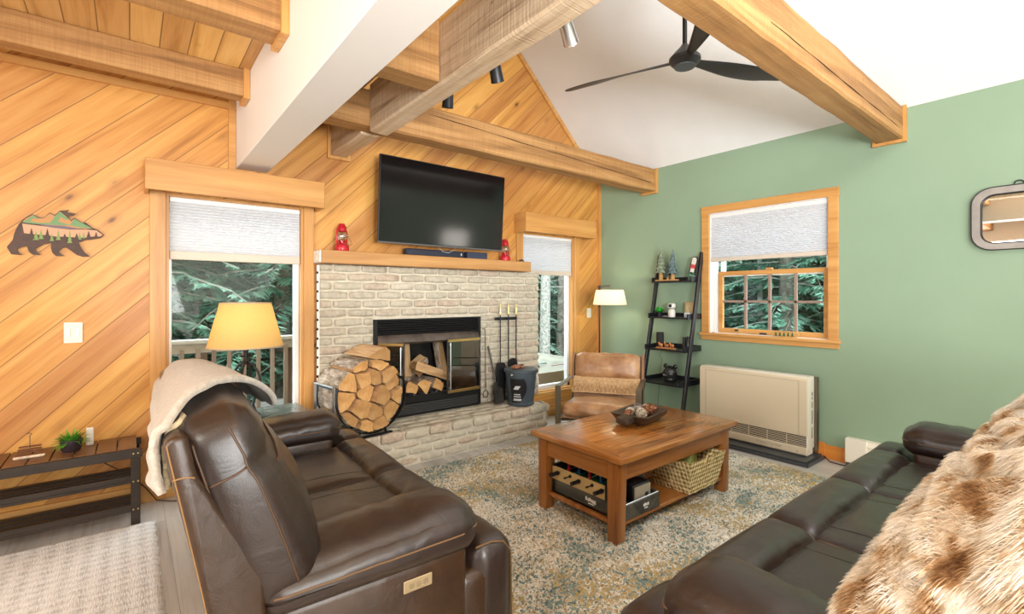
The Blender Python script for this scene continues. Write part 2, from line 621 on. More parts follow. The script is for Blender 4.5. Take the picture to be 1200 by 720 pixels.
# joists of the lower wooden ceiling
def joist(x0, x1, y0, y1, z0, lab, collar):
    t = thing('ceiling_joist', lab, 'beam', ((x0 + x1) / 2, (y0 + y1) / 2, z0), kind='structure')
    m = MB(); m.box((x0, y0, z0), (x1, y1, 2.80), 0.006)
    obj('joist_timber', m, W_BEAM_X, t)
    if collar:
        m = MB(); c = 0.02
        m.box((x1 - 0.035, y0 - c, z0 - c), (x1, y0, 2.80)); m.box((x1 - 0.035, y1, z0 - c), (x1, y1 + c, 2.80)); m.box((x1 - 0.035, y0, z0 - c), (x1, y1, z0))
        obj('end_collar', m, W_TRIM_Z, t)
    return t
joist(-4.0, 0.60, 3.45, 3.57, 2.63, 'pine joist under the plank ceiling nearest the diagonal pine wall', True)
joist(-4.0, 0.60, 2.49, 2.67, 2.63, 'second pine joist from the pine wall, ending at the white beam', True)
joist(-4.0, 0.60, 1.45, 1.63, 2.63, 'third pine joist from the pine wall, over the entry side', True)
joist(-4.0, 0.60, 0.40, 0.58, 2.63, 'fourth pine joist from the pine wall, over the entry side', True)
joist(0.811, 1.272, 2.20, 2.35, 2.475, 'short joist between the white beam and the rough sawn beam', False)
joist(0.811, 1.272, 0.95, 1.10, 2.475, 'short joist close overhead between white and rough beams', False)
m = MB(); m.box((-4.0, YB - 0.03, 2.70), (0.555, YB, 2.745)); m.box((0.555, YB - 0.03, 2.03 + 0.2), (0.60, YB, 2.80))
struct('trim_2', m, W_TRIM_X)

# rough sawn loft beam (two lengths, butting the cross beam) and the two tie beams
def timber(name, a, b, mat_, lab, seed, axis, amp=0.006):
    m = MB()
    t = bmesh.new(); bmesh.ops.create_cube(t, size=1.0)
    a = Vector(a); b = Vector(b); c = (a + b) / 2; d = b - a
    ax = 0 if axis == 'x' else 1
    ed = [e for e in t.edges if abs((e.verts[0].co - e.verts[1].co)[ax]) > 0.5]
    bmesh.ops.subdivide_edges(t, edges=ed, cuts=40, use_grid_fill=True)
    for v in t.verts: v.co = Vector((v.co.x * d.x, v.co.y * d.y, v.co.z * d.z))
    lone = [e for e in t.edges if abs((e.verts[0].co - e.verts[1].co)[ax]) > 1e-4 and len(e.link_faces) == 2 and e.calc_face_angle(0) > 1]
    bmesh.ops.bevel(t, geom=lone, offset=0.012, segments=1, affect='EDGES', profile=0.5)
    for v in t.verts:
        s_ = v.co[ax]
        for k in range(3):
            if k != ax:
                v.co[k] += amp * noise.noise(Vector((s_ * 3.1, seed + k * 5.0, v.co[(k + 1) % 3] * 4)))
        v.co += c
    m._add(t)
    return m
BEAM_L = 'rough grey-brown sawn beam at the edge of the loft'
t = thing('loft_beam', 'rough grey-brown sawn beam along the loft edge, carrying three spotlights', 'beam', (1.33, 1.0, 2.47), kind='structure')
obj('beam_timber', timber('x', (1.275, -3.99, 2.47), (1.41, 3.148, 2.80), W_BEAM_Y, '', 1, 'y'), W_BEAM_Y, t)
t = thing('beam_stub', 'short rough beam end between the tie beam and pine wall above the television', 'beam', (1.33, 3.65, 2.50), kind='structure')
obj('beam_timber', timber('x', (1.275, 3.313, 2.50), (1.41, YB - 0.002, 2.80), W_BEAM_Y, '', 2, 'y'), W_BEAM_Y, t)
m = MB(); m.box((1.25, YB - 0.025, 2.475), (1.275, YB, 2.80)); m.box((1.41, YB - 0.025, 2.475), (1.435, YB, 2.80)); m.box((1.275, YB - 0.025, 2.475), (1.41, YB, 2.50))
obj('end_collar', m, W_TRIM_Z, t)
def tie(lab, y0, y1, x0, z0, seed, crack=None):
    t = thing('tie_beam', lab, 'beam', (x0, (y0 + y1) / 2, z0), kind='structure')
    obj('beam_timber', timber('x', (x0, y0, z0), (XG - 0.002, y1, z0 + 0.245), W_BEAM_X, '', seed, 'x'), W_BEAM_X, t)
    if crack:
        m = MB()
        m.tube([(xx, y0 - 0.0005, crack[0] + (crack[1] - crack[0]) * k / 40 + 0.006 * noise.noise(Vector((xx * 4, seed, 0)))) for k, xx in enumerate([x0 + 0.9 + (XG - 0.1 - x0 - 0.9) * k / 40 for k in range(41)])], 0.003, 5, rads=[0.0012 + 0.0024 * abs(math.sin(k * 0.37)) for k in range(41)])
        obj('drying_crack', m, plain('crack_dark', (0.07, 0.03, 0.01), 0.9), t)
    m = MB(); c = 0.022
    m.box((XG - 0.03, y0 - c, z0 - c), (XG - 0.001, y0, z0 + 0.25)); m.box((XG - 0.03, y1, z0 - c), (XG - 0.001, y1 + c, z0 + 0.25)); m.box((XG - 0.03, y0, z0 - c), (XG - 0.001, y1, z0))
    obj('end_collar', m, W_TRIM_Z, t)
tie('long pine tie beam crossing in front of the television wall', 3.15, 3.315, 0.811, 2.515, 3, (2.70, 2.60))
tie('heavy pine tie beam close overhead, ending above the green wall window', 0.985, 1.15, 1.412, 2.535, 4, (2.62, 2.60))

# trims on the fireplace wall
m = MB()
m.prism([(XG, 2.765), (XG, 2.70), (RX, RZ - 0.075), (RX, RZ - 0.01)], 'y', YB - 0.02, YB)
struct('trim_3', m, wood('pine_trim_rake', PINE2, 'dey', rough=0.4))
m = MB(); m.box((XG - 0.035, YB - 0.035, 0.0), (XG, YB, 2.72))
struct('trim_4', m, W_TRIM_Z)
m = MB(); m.box((-4.0, YB - 0.018, 0.0), (1.16, YB, 0.11))
struct('baseboard_back', m, W_TRIM_X)
m = MB(); m.box((XG - 0.018, 1.335, 0.0), (XG, 2.45, 0.115), 0.002); m.box((XG - 0.03, 1.50, 0.0), (XG - 0.018, 1.55, 0.135), 0.002)
struct('baseboard_right', m, wood('varnished_baseboard', ((0.45, 0.13, 0.015), (0.62, 0.21, 0.03), (0.70, 0.28, 0.05)), 'yzx', rough=0.35))


# ------------------------------------------------------------------ windows
def shade_mat():
    m, nt, b = new_mat('cellular_fabric')
    tc = nt.nodes.new('ShaderNodeTexCoord')
    z = nd(nt, 'ShaderNodeSeparateXYZ', {'Vector': tc.outputs['Object']}).outputs[2]
    w = math_(nt, 'SINE', math_(nt, 'MULTIPLY', z, 2 * PI / 0.019))
    nz = nd(nt, 'ShaderNodeTexNoise', {'Vector': coords(nt, (0, 0, 0), (8, 8, 240)), 'Scale': 1.0, 'Detail': 2.0})
    nt.links.new(ramp(nt, nz.outputs[0], [(0.3, (0.72, 0.75, 0.80)), (0.7, (0.78, 0.80, 0.84))]), b.inputs['Base Color'])
    b.inputs['Roughness'].default_value = 0.9
    bump(nt, b, w, 0.35, 0.003)
    out = nt.nodes['Material Output']
    tl = nd(nt, 'ShaderNodeBsdfTranslucent', {'Color': (0.8, 0.83, 0.88, 1)})
    mx = nd(nt, 'ShaderNodeMixShader', {0: 0.25, 1: b.outputs[0], 2: tl.outputs[0]})
    nt.links.new(mx.outputs[0], out.inputs[0])
    return m
SHADE = shade_mat()
RAIL = plain('shade_rail', (0.62, 0.55, 0.47), 0.5)


def pleats(mb, axis, f, u0, u1, z0, z1):
    n = max(4, int((z1 - z0) / 0.019))
    A = []
    for i in range(n + 1):
        z = z0 + (z1 - z0) * i / n
        A.append((f - 0.004, z)); A.append((f - 0.012, z + (z1 - z0) / n / 2)) if i < n else None
    B = [(2 * f - a, z) for a, z in A[::-1]]
    if axis == 'y': mb.prism([(a, z) for a, z in A + B], 'x', u0, u1)
    else: mb.prism([(a, z) for a, z in A + B], 'y', u0, u1)


def wall_window(n, hole, y, shade_z, rail_z, lab):
    """a fixed picture window in the fireplace wall"""
    x0, x1, z0, z1 = hole
    t = bpy.data.objects.new('window_%d' % n, None); COL.objects.link(t); t.location = ((x0 + x1) / 2, YB, z0); t['kind'] = 'structure'
    m = MB()
    m.box((x0, YB - 0.002, z0), (x0 + 0.018, YB + 0.13, z1)); m.box((x1 - 0.018, YB - 0.002, z0), (x1, YB + 0.13, z1)); m.box((x0 + 0.018, YB - 0.002, z1 - 0.018), (x1 - 0.018, YB + 0.13, z1)); m.box((x0 + 0.018, YB - 0.002, z0), (x1 - 0.018, YB + 0.13, z0 + 0.02))
    obj('jamb', m, W_TRIM_Z, t)
    m = MB()
    a, b_ = x0 + 0.018, x1 - 0.018
    w = 0.035
    m.box((a, YB + 0.055, z0 + 0.02), (a + w * 0.5, YB + 0.11, z1 - 0.018), 0.003); m.box((b_ - w, YB + 0.055, z0 + 0.02), (b_, YB + 0.11, z1 - 0.018), 0.003)
    m.box((a, YB + 0.055, z0 + 0.02), (b_, YB + 0.11, z0 + 0.065), 0.003); m.box((a, YB + 0.055, z1 - 0.06), (b_, YB + 0.11, z1 - 0.018), 0.003)
    obj('frame', m, VINYL, t)
    m = MB(); m.box((a + 0.015, YB + 0.08, z0 + 0.06), (b_ - 0.02, YB + 0.086, z1 - 0.04))
    obj('glass', m, GLASS, t)
    s = thing('window_blind', lab, 'blind', ((x0 + x1) / 2, YB + 0.03, shade_z))
    m = MB(); pleats(m, 'y', YB + 0.03, a + 0.004, b_ - 0.004, shade_z, z1 - 0.03)
    obj('shade', m, SHADE, s, smooth=0)
    m = MB(); m.box((a + 0.003, YB + 0.014, rail_z), (b_ - 0.003, YB + 0.046, shade_z + 0.004), 0.004)
    obj('bottom_rail', m, RAIL, s)
    m = MB(); m.box((a + 0.003, YB + 0.012, z1 - 0.05), (b_ - 0.003, YB + 0.05, z1 - 0.018), 0.004)
    obj('head_rail', m, VINYL, s)
    return t
w1 = wall_window(1, W1, YB, 1.66, 1.605, 'white cellular blind half down in the tall window behind the table lamp')
w2 = wall_window(2, W2, YB, 1.64, 1.595, 'white cellular blind half down in the window beside the brick fireplace')
m = MB(); m.box((0.102, YB - 0.022, 0.0), (0.19, YB, 2.06), 0.003); m.box((1.07, YB - 0.022, 0.0), (1.146, YB, 2.06), 0.003)
obj('casing', m, W_TRIM_Z, w1)
m = MB(); m.box((3.225, YB - 0.022, 1.62), (3.31, YB, 2.06), 0.003); m.box((4.105, YB - 0.022, 0.0), (4.19, YB, 2.06), 0.003)
obj('casing', m, W_TRIM_Z, w2)
m = MB(); m.box((3.31, YB - 0.03, 0.25), (4.12, YB, 0.285), 0.003)
obj('sill', m, W_TRIM_X, w2)
# log-profile siding board below the sill
m = MB()
for k, z in enumerate((0.035, 0.155)):
    m.prism([(YB - 0.005, z - 0.03), (YB - 0.02, z), (YB - 0.035, z + 0.045), (YB - 0.03, z + 0.09), (YB - 0.005, z + 0.11)], 'x', 3.252, 4.52)
struct('trim_5', m, wood('pine_log_siding', PINE, 'xzy', rough=0.4))


def valance(lab, x0, x1):
    t = thing('window_valance', lab, 'valance', ((x0 + x1) / 2, YB, 2.03))
    m = MB(); m.box((x0, 3.78, 2.03), (x1, 3.80, 2.228), 0.003)
    obj('face_board', m, W_TRIM_X, t)
    for x in (x0, x1 - 0.02):
        m = MB(); m.box((x, 3.80, 2.03), (x + 0.02, YB, 2.228)); obj('end_board', m, W_TRIM_Y, t)
    m = MB(); m.box((x0 + 0.02, 3.80, 2.208), (x1 - 0.02, YB, 2.226))
    obj('top_board', m, W_TRIM_X, t)
valance('pine box valance above the tall window behind the loveseat', 0.075, 1.174)
valance('pine box valance above the window in the corner by the green wall', 3.20, 4.277)

# window in the green wall
t3 = bpy.data.objects.new('window_3', None); COL.objects.link(t3); t3.location = (XG, 2.0, 0.965); t3['kind'] = 'structure'
y0, y1, z0, z1 = W3
m = MB()
m.box((XG - 0.022, 1.40, 2.182), (XG, 2.612, 2.255), 0.003); m.box((XG - 0.02, 1.405, 0.99), (XG, 1.481, 2.183), 0.003); m.box((XG - 0.02, 2.526, 0.99), (XG, 2.607, 2.183), 0.003)
m.box((XG - 0.02, 1.40, 0.92), (XG, 2.612, 0.966), 0.003); m.box((XG - 0.045, 1.385, 0.964), (XG + 0.02, 2.62, 0.99), 0.004)
obj('casing', m, W_TRIM_Y, t3)
m = MB(); f = XG
m.box((f, y0, z0), (f + 0.13, y0 + 0.015, z1)); m.box((f, y1 - 0.015, z0), (f + 0.13, y1, z1)); m.box((f, y0, z1 - 0.015), (f + 0.13, y1, z1)); m.box((f + 0.02, y0, z0), (f + 0.13, y1, z0 + 0.03))
m.box((f + 0.02, y1 - 0.05, z0), (f + 0.035, y1 - 0.015, z1)); m.box((f + 0.05, y1 - 0.06, z0), (f + 0.07, y1 - 0.015, z1))
obj('jamb', m, VINYL, t3)
sx = XG + 0.05
m = MB(); a, b_ = y0 + 0.02, y1 - 0.07
st = 1.60
m.box((sx, a, 0.985), (sx + 0.03, a + 0.045, st), 0.003); m.box((sx, b_ - 0.045, 0.985), (sx + 0.03, b_, st), 0.003); m.box((sx + 0.001, a + 0.044, 0.985), (sx + 0.029, b_ - 0.044, 1.04)); m.box((sx + 0.001, a + 0.044, st - 0.04), (sx + 0.029, b_ - 0.044, st))
m.box((sx - 0.01, (a + b_) / 2 - 0.03, st), (sx + 0.02, (a + b_) / 2 + 0.03, st + 0.018), 0.004)
obj('sash', m, W_TRIM_Y, t3)
m = MB()
for k in range(1, 4):
    yy = a + 0.045 + (b_ - a - 0.09) * k / 4
    m.box((sx + 0.004, yy - 0.011, 1.03), (sx + 0.026, yy + 0.011, st - 0.03))
m.box((sx + 0.004, a + 0.04, 1.295), (sx + 0.026, b_ - 0.04, 1.315))
obj('muntins', m, plain('muntin_wood', (0.30, 0.21, 0.17), 0.5), t3)
m = MB(); m.box((sx + 0.013, a + 0.04, 1.03), (sx + 0.017, b_ - 0.04, st - 0.03))
obj('glass', m, GLASS, t3)
m = MB(); m.box((sx + 0.05, a, st - 0.05), (sx + 0.08, b_, st - 0.01)); m.box((sx + 0.05, a, st), (sx + 0.08, a + 0.04, z1)); m.box((sx + 0.05, b_ - 0.04, st), (sx + 0.08, b_, z1)); m.box((sx + 0.05, a, z1 - 0.06), (sx + 0.08, b_, z1))
obj('upper_sash', m, VINYL, t3)
m = MB(); m.box((sx + 0.063, a + 0.03, st - 0.02), (sx + 0.067, b_ - 0.03, z1 - 0.04))
obj('upper_glass', m, GLASS, t3)
s = thing('window_blind', 'white cellular blind over the upper half of the small green wall window', 'blind', (XG + 0.02, 2.0, 1.72))
m = MB(); pleats(m, 'x', XG + 0.018, y0 + 0.017, y1 - 0.017, 1.735, 2.16)
obj('shade', m, SHADE, s, smooth=0)
m = MB(); m.box((XG + 0.003, y0 + 0.016, 1.70), (XG + 0.034, y1 - 0.016, 1.738), 0.004)
obj('bottom_rail', m, RAIL, s)
m = MB(); m.box((XG + 0.002, y0 + 0.016, 2.135), (XG + 0.036, y1 - 0.016, 2.174), 0.004)
obj('head_rail', m, VINYL, s)
# ------------------------------------------------------------------ reading positions off the photograph's perspective
CA, SA = 0.62334, 0.78195
def at(px, py, X=None, Y=None, Z=None):
    u = (px - 600) / 562.0; v = (348 - py) / 562.0
    r = Vector((CA + SA * u, SA - CA * u, v))
    t = X / r.x if X is not None else (Y / r.y if Y is not None else (Z - 1.35) / r.z)
    return Vector((0, 0, 1.35)) + r * t


# ------------------------------------------------------------------ fireplace of whitewashed brick
def brick_mat():
    m, nt, b = new_mat('whitewashed_brick')
    g = nt.nodes.new('ShaderNodeNewGeometry')
    nz = nd(nt, 'ShaderNodeTexNoise', {'Vector': coords(nt), 'Scale': 26.0, 'Detail': 5.0, 'Roughness': 0.65})
    base = ramp(nt, g.outputs['Random Per Island'], [(0.0, (0.38, 0.335, 0.26)), (0.3, (0.49, 0.445, 0.35)), (0.65, (0.43, 0.385, 0.31)), (0.86, (0.46, 0.34, 0.255)), (1.0, (0.56, 0.51, 0.41))])
    wash = ramp(nt, nz.outputs[0], [(0.40, (0, 0, 0)), (0.62, (1, 1, 1))])
    nt.links.new(mix(nt, math_(nt, 'MULTIPLY', wash, 0.5), base, (0.67, 0.625, 0.51)), b.inputs['Base Color'])
    b.inputs['Roughness'].default_value = 0.85
    nz2 = nd(nt, 'ShaderNodeTexNoise', {'Vector': coords(nt), 'Scale': 70.0, 'Detail': 4.0})
    bump(nt, b, nz2.outputs[0], 0.5, 0.006)
    return m
BRICK = brick_mat()
MORTAR = plain('limewash_mortar', (0.62, 0.565, 0.46), 0.9, nscale=18, namt=0.12, bscale=60, bamt=0.6)


def brick(mb, a, b, rnd, bev=0.008):
    t = bmesh.new()
    bmesh.ops.create_cube(t, size=1.0)
    a = Vector(a); b = Vector(b); c = (a + b) / 2; d = b - a
    bmesh.ops.subdivide_edges(t, edges=list(t.edges), cuts=2, use_grid_fill=True)
    s = rnd.uniform(0, 99)
    for v in t.verts:
        v.co = Vector((v.co.x * d.x, v.co.y * d.y, v.co.z * d.z))
    for v in t.verts:
        k = sum(abs(abs(v.co[i]) - abs(d[i]) / 2) < 1e-6 for i in range(3))
        if k >= 2:
            v.co *= 1.0
            for i in range(3):
                if abs(abs(v.co[i]) - abs(d[i]) / 2) < 1e-6:
                    v.co[i] -= math.copysign(bev * (0.6 if k == 2 else 0.9), v.co[i])
        n_ = noise.noise_vector(v.co * 9 + Vector((s, s * 2, 0)))
        v.co += n_ * 0.005
        v.co += c
    mb._add(t)


FX0, FX1, FY, HZ_ = 1.17, 3.50, 3.915, 0.29
fire = thing('fireplace', 'whitewashed brick fireplace with raised hearth, black firebox and brass-edged glass doors', 'fireplace', (2.25, 3.75, 0.0))
rnd = random.Random(4)
m = MB()
rowh = 0.0745
z = HZ_; r = 0
while z < 1.60:
    x = FX0 - (0.12 if r % 2 else 0.0)
    while x < FX1:
        L = 0.222 + rnd.uniform(-0.008, 0.008)
        a, b_ = max(x, FX0), min(x + L, FX1)
        zz1 = min(z + rowh - 0.013, 1.612)
        def put(a, b_):
            if b_ - a > 0.03:
                o = rnd.uniform(0, 0.007)
                brick(m, (a, FY - o, z), (b_, FY + 0.045, zz1), rnd)
        if z + 0.02 < FBX[3] and z > FBX[2] - 0.05:
            if a < FBX[0] - 0.01: put(a, min(b_, FBX[0] - 0.004))
            if b_ > FBX[1] + 0.01: put(max(a, FBX[1] + 0.004), b_)
        else:
            put(a, b_)
        x += L + 0.016
    z += rowh; r += 1
obj('brick_surround', m, BRICK, fire, smooth=60)
m = MB()
wall_panels(m, 'y', FY + 0.017, YB, FX0 + 0.004, FX1 - 0.004, HZ_, 1.61, [FBX])
obj('mortar', m, MORTAR, fire)
# hearth: three courses and a cap of bricks on edge
HX0, HX1, HY0 = 1.15, 3.25, 3.49
m = MB()
ch = (0.0, 0.068, 0.137, 0.205)
for k in range(3):
    x = HX0 - (0.1 if k % 2 else 0)
    while x < HX1:
        L = 0.215 + rnd.uniform(-0.01, 0.01)
        a, b_ = max(x, HX0), min(x + L, HX1)
        if b_ - a > 0.03: brick(m, (a, HY0 + 0.012 + rnd.uniform(-0.004, 0.004), ch[k] + 0.006), (b_, HY0 + 0.11, ch[k + 1] - 0.006), rnd, 0.01)
        x += L + 0.013
    y = HY0 + 0.13 - (0.1 if k % 2 else 0)
    while y < YB - 0.08:
        brick(m, (HX1 - 0.10, max(y, HY0 + 0.12), ch[k] + 0.006), (HX1 - 0.004, min(y + 0.2, YB - 0.07), ch[k + 1] - 0.006), rnd, 0.01)
        y += 0.213
x = HX0 - 0.06
k = 0
while x < HX1:
    L = 0.205 + rnd.uniform(-0.012, 0.012)
    a, b_ = max(x, HX0), min(x + L, HX1 + 0.012)
    if b_ - a > 0.04:
        brick(m, (a, HY0 - 0.008 + rnd.uniform(-0.004, 0.005), 0.207), (b_, HY0 + 0.098, HZ_ + rnd.uniform(-0.002, 0.003)), rnd, 0.012)
        brick(m, (a + 0.05, HY0 + 0.104, 0.21), (b_ + 0.04, HY0 + 0.205, HZ_ + rnd.uniform(-0.004, 0.001)), rnd, 0.012)
        brick(m, (a, HY0 + 0.212, 0.21), (b_, HY0 + 0.312, HZ_ + rnd.uniform(-0.004, 0.001)), rnd, 0.012)
        brick(m, (a + 0.05, HY0 + 0.319, 0.21), (b_ + 0.04, FY, HZ_ + rnd.uniform(-0.004, 0.001)), rnd, 0.012)
    x += L + 0.011
obj('hearth', m, BRICK, fire, smooth=60)
m = MB(); m.box((HX0 + 0.015, HY0 + 0.022, 0.0), (HX1 - 0.015, YB - 0.001, 0.279))
obj('hearth_mortar', m, MORTAR, fire)
# white painted edge strip with black clips down the side of the brick
m = MB(); m.box((FX0 - 0.014, FY - 0.004, HZ_), (FX0 + 0.004, FY + 0.02, 1.60), 0.002)
e = obj('edge_strip', m, WHITE_PLASTIC, fire)
for k in range(17):
    zz = 0.34 + k * rowh
    m = MB(); m.box((FX0 - 0.019, FY - 0.009, zz), (FX0 - 0.006, FY + 0.006, zz + 0.018), 0.002)
    obj('clip', m, BLACK_PLASTIC, e)
# insert
SOOT = plain('sooty_firebrick', (0.016, 0.013, 0.011), 0.9, nscale=9, namt=0.6, bscale=30, bamt=0.4)
m = MB(); a0, a1, zb, zt = FBX; bk = 4.42
m.box((a0, FY + 0.02, zb - 0.02), (a1, bk, zb + 0.12)); m.box((a0, bk - 0.02, zb), (a1, bk, zt)); m.box((a0 - 0.02, FY + 0.05, zb), (a0 + 0.02, bk, zt)); m.box((a1 - 0.02, FY + 0.05, zb), (a1 + 0.02, bk, zt)); m.box((a0, FY + 0.05, zt - 0.02), (a1, bk, zt + 0.02))
obj('firebox', m, SOOT, fire)
m = MB()
m.box((a0, FY - 0.004, zt - 0.012), (a1, FY + 0.03, zt)); m.box((a0, FY - 0.006, zb), (a0 + 0.03, FY + 0.03, zt)); m.box((a1 - 0.03, FY - 0.006, zb), (a1, FY + 0.03, zt))
m.box((a0 + 0.03, FY - 0.002, zb), (a1 - 0.03, FY + 0.02, zb + 0.015)); m.box((a0 + 0.03, FY + 0.0, zb + 0.105), (a1 - 0.03, FY + 0.03, zb + 0.165), 0.004)
obj('surround_frame', m, BLACK_METAL, fire)
m = MB()
for k in range(6):
    zz = 1.022 + k * 0.0205
    m.box((a0 + 0.03, FY + 0.0, zz), (a1 - 0.03, FY + 0.022, zz + 0.012), 0.002, rot=(0.35, 0, 0))
m.box((a0 + 0.03, FY + 0.024, 1.01), (a1 - 0.03, FY + 0.03, 1.145))
obj('upper_louver', m, BLACK_METAL, fire)
m = MB()
for k in range(5):
    zz = zb + 0.017 + k * 0.0175
    m.box((a0 + 0.03, FY - 0.004, zz), (a1 - 0.03, FY + 0.018, zz + 0.009), 0.002, rot=(0.35, 0, 0))
m.box((a0 + 0.03, FY + 0.02, zb + 0.01), (a1 - 0.03, FY + 0.026, zb + 0.11))
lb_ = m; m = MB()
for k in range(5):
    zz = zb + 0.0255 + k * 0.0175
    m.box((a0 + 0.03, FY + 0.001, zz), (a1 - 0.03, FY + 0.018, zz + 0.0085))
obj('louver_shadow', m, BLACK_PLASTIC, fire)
m = lb_
obj('lower_louver', m, plain('louver_grey', (0.09, 0.09, 0.095), 0.4, 0.6), fire)
m = MB()
m.prism([(FY - 0.03, 0.945), (FY + 0.03, 0.925), (FY + 0.03, 1.015), (FY + 0.0, 1.015)], 'x', a0 + 0.03, a1 - 0.03, 0.003)
obj('hood', m, plain('hood_bronze', (0.15, 0.125, 0.11), 0.38, 0.75, nscale=10, namt=0.3), fire)
DGLASS = glass_mat('smoked_glass', (0.72, 0.74, 0.74), 0.25)
def door(p, q, zl, zh):
    p = Vector((*p, 0)); q = Vector((*q, 0)); d = (q - p).normalized()
    m = MB()
    m.bar(p + Vector((0, 0, zl)), p + Vector((0, 0, zh)), 0.016, 0.014, 0.003, up=d); m.bar(q + Vector((0, 0, zl)), q + Vector((0, 0, zh)), 0.016, 0.014, 0.003, up=d)
    for zz in (zl, zh): m.bar(p + Vector((0, 0, zz)), q + Vector((0, 0, zz)), 0.012, 0.008)
    f_ = obj('glass_door', m, DARK_METAL, fire)
    for zz in (zl + 0.012, zh - 0.012):
        m = MB(); m.bar(p + Vector((0, 0, zz)), q + Vector((0, 0, zz)), 0.018, 0.026, 0.003)
        obj('brass_rail', m, BRASS, f_)['label'] = 'polished brass rail'
    m = MB(); m.bar(p + Vector((0, 0, (zl + zh) / 2)), q + Vector((0, 0, (zl + zh) / 2)), 0.004, zh - zl - 0.04)
    obj('pane', m, DGLASS, f_)
    m = MB(); n_ = d.cross(Vector((0, 0, 1)))
    if n_.y > 0: n_ = -n_
    h0 = q - d * 0.02 + n_ * 0.02
    m.tube([h0 + Vector((0, 0, zl + 0.05)) - n_ * 0.02, h0 + Vector((0, 0, zl + 0.03)), h0 + Vector((0, 0, zh - 0.03)), h0 + Vector((0, 0, zh - 0.05)) - n_ * 0.02], 0.006)
    obj('door_handle', m, CHROME, f_)
    return f_
door((1.645, 3.885), (1.80, 3.715), 0.40, 0.955)
door((2.69, 3.885), (2.315, 3.865), 0.45, 0.95)
# mantel
man = thing('mantel_shelf', 'long pine mantel shelf with a white left end under the television', 'shelf', (2.2, 3.89, 1.615))
man['label'] = 'long pine mantel shelf across the top of the brick fireplace'
m = MB(); m.box((1.152, 3.80, 1.613), (3.285, YB - 0.001, 1.715), 0.004)
obj('beam', m, wood('mantel_pine', ((0.33, 0.145, 0.042), (0.47, 0.235, 0.078), (0.56, 0.31, 0.115)), 'xzy', rough=0.5, knots=0.035), man)
m = MB(); m.box((1.142, 3.802, 1.616), (1.153, YB - 0.002, 1.713), 0.002)
obj('end_face', m, plain('sawn_end', (0.78, 0.74, 0.66), 0.8, nscale=30, namt=0.25), man)['label'] = 'pale sawn end'


# ------------------------------------------------------------------ split logs
def log_mats():
    m, nt, b = new_mat('split_end_grain')
    co = coords(nt)
    n1 = nd(nt, 'ShaderNodeTexNoise', {'Vector': co, 'Scale': 9.0, 'Detail': 5.0, 'Roughness': 0.7})
    w = nd(nt, 'ShaderNodeTexNoise', {'Vector': coords(nt, (0, 0.6, 0), (60, 10, 12)), 'Scale': 1.0, 'Detail': 3.0})
    f = math_(nt, 'ADD', math_(nt, 'MULTIPLY', n1.outputs[0], 0.75), math_(nt, 'MULTIPLY', w.outputs[0], 0.2))
    g = nt.nodes.new('ShaderNodeObjectInfo')
    c = ramp(nt, f, [(0.25, (0.36, 0.16, 0.05)), (0.5, (0.60, 0.33, 0.12)), (0.78, (0.80, 0.55, 0.29))])
    hs = nd(nt, 'ShaderNodeHueSaturation', {'Value': math_(nt, 'MULTIPLY_ADD', g.outputs['Random'], 0.75, 0.45), 'Color': c})
    nt.links.new(hs.outputs[0], b.inputs['Base Color']); b.inputs['Roughness'].default_value = 0.85
    bump(nt, b, f, 0.6, 0.01)
    e = m
    m, nt, b = new_mat('split_wood_face')
    co = coords(nt, (0, 0, 0), (30, 4, 30))
    n1 = nd(nt, 'ShaderNodeTexNoise', {'Vector': co, 'Scale': 1.0, 'Detail': 4.0})
    nt.links.new(ramp(nt, n1.outputs[0], [(0.3, (0.45, 0.24, 0.10)), (0.7, (0.74, 0.50, 0.27))]), b.inputs['Base Color']); b.inputs['Roughness'].default_value = 0.85
    bump(nt, b, n1.outputs[0], 0.6, 0.01)
    s = m
    m, nt, b = new_mat('log_bark')
    n1 = nd(nt, 'ShaderNodeTexNoise', {'Vector': coords(nt, (0, 0, 0), (18, 6, 18)), 'Scale': 1.6, 'Detail': 6.0, 'Roughness': 0.7})
    nt.links.new(ramp(nt, n1.outputs[0], [(0.35, (0.16, 0.10, 0.06)), (0.5, (0.40, 0.31, 0.23)), (0.65, (0.66, 0.60, 0.52))]), b.inputs['Base Color']); b.inputs['Roughness'].default_value = 0.9
    bump(nt, b, n1.outputs[0], 1.0, 0.02)
    return e, s, m
LOG_M = log_mats()


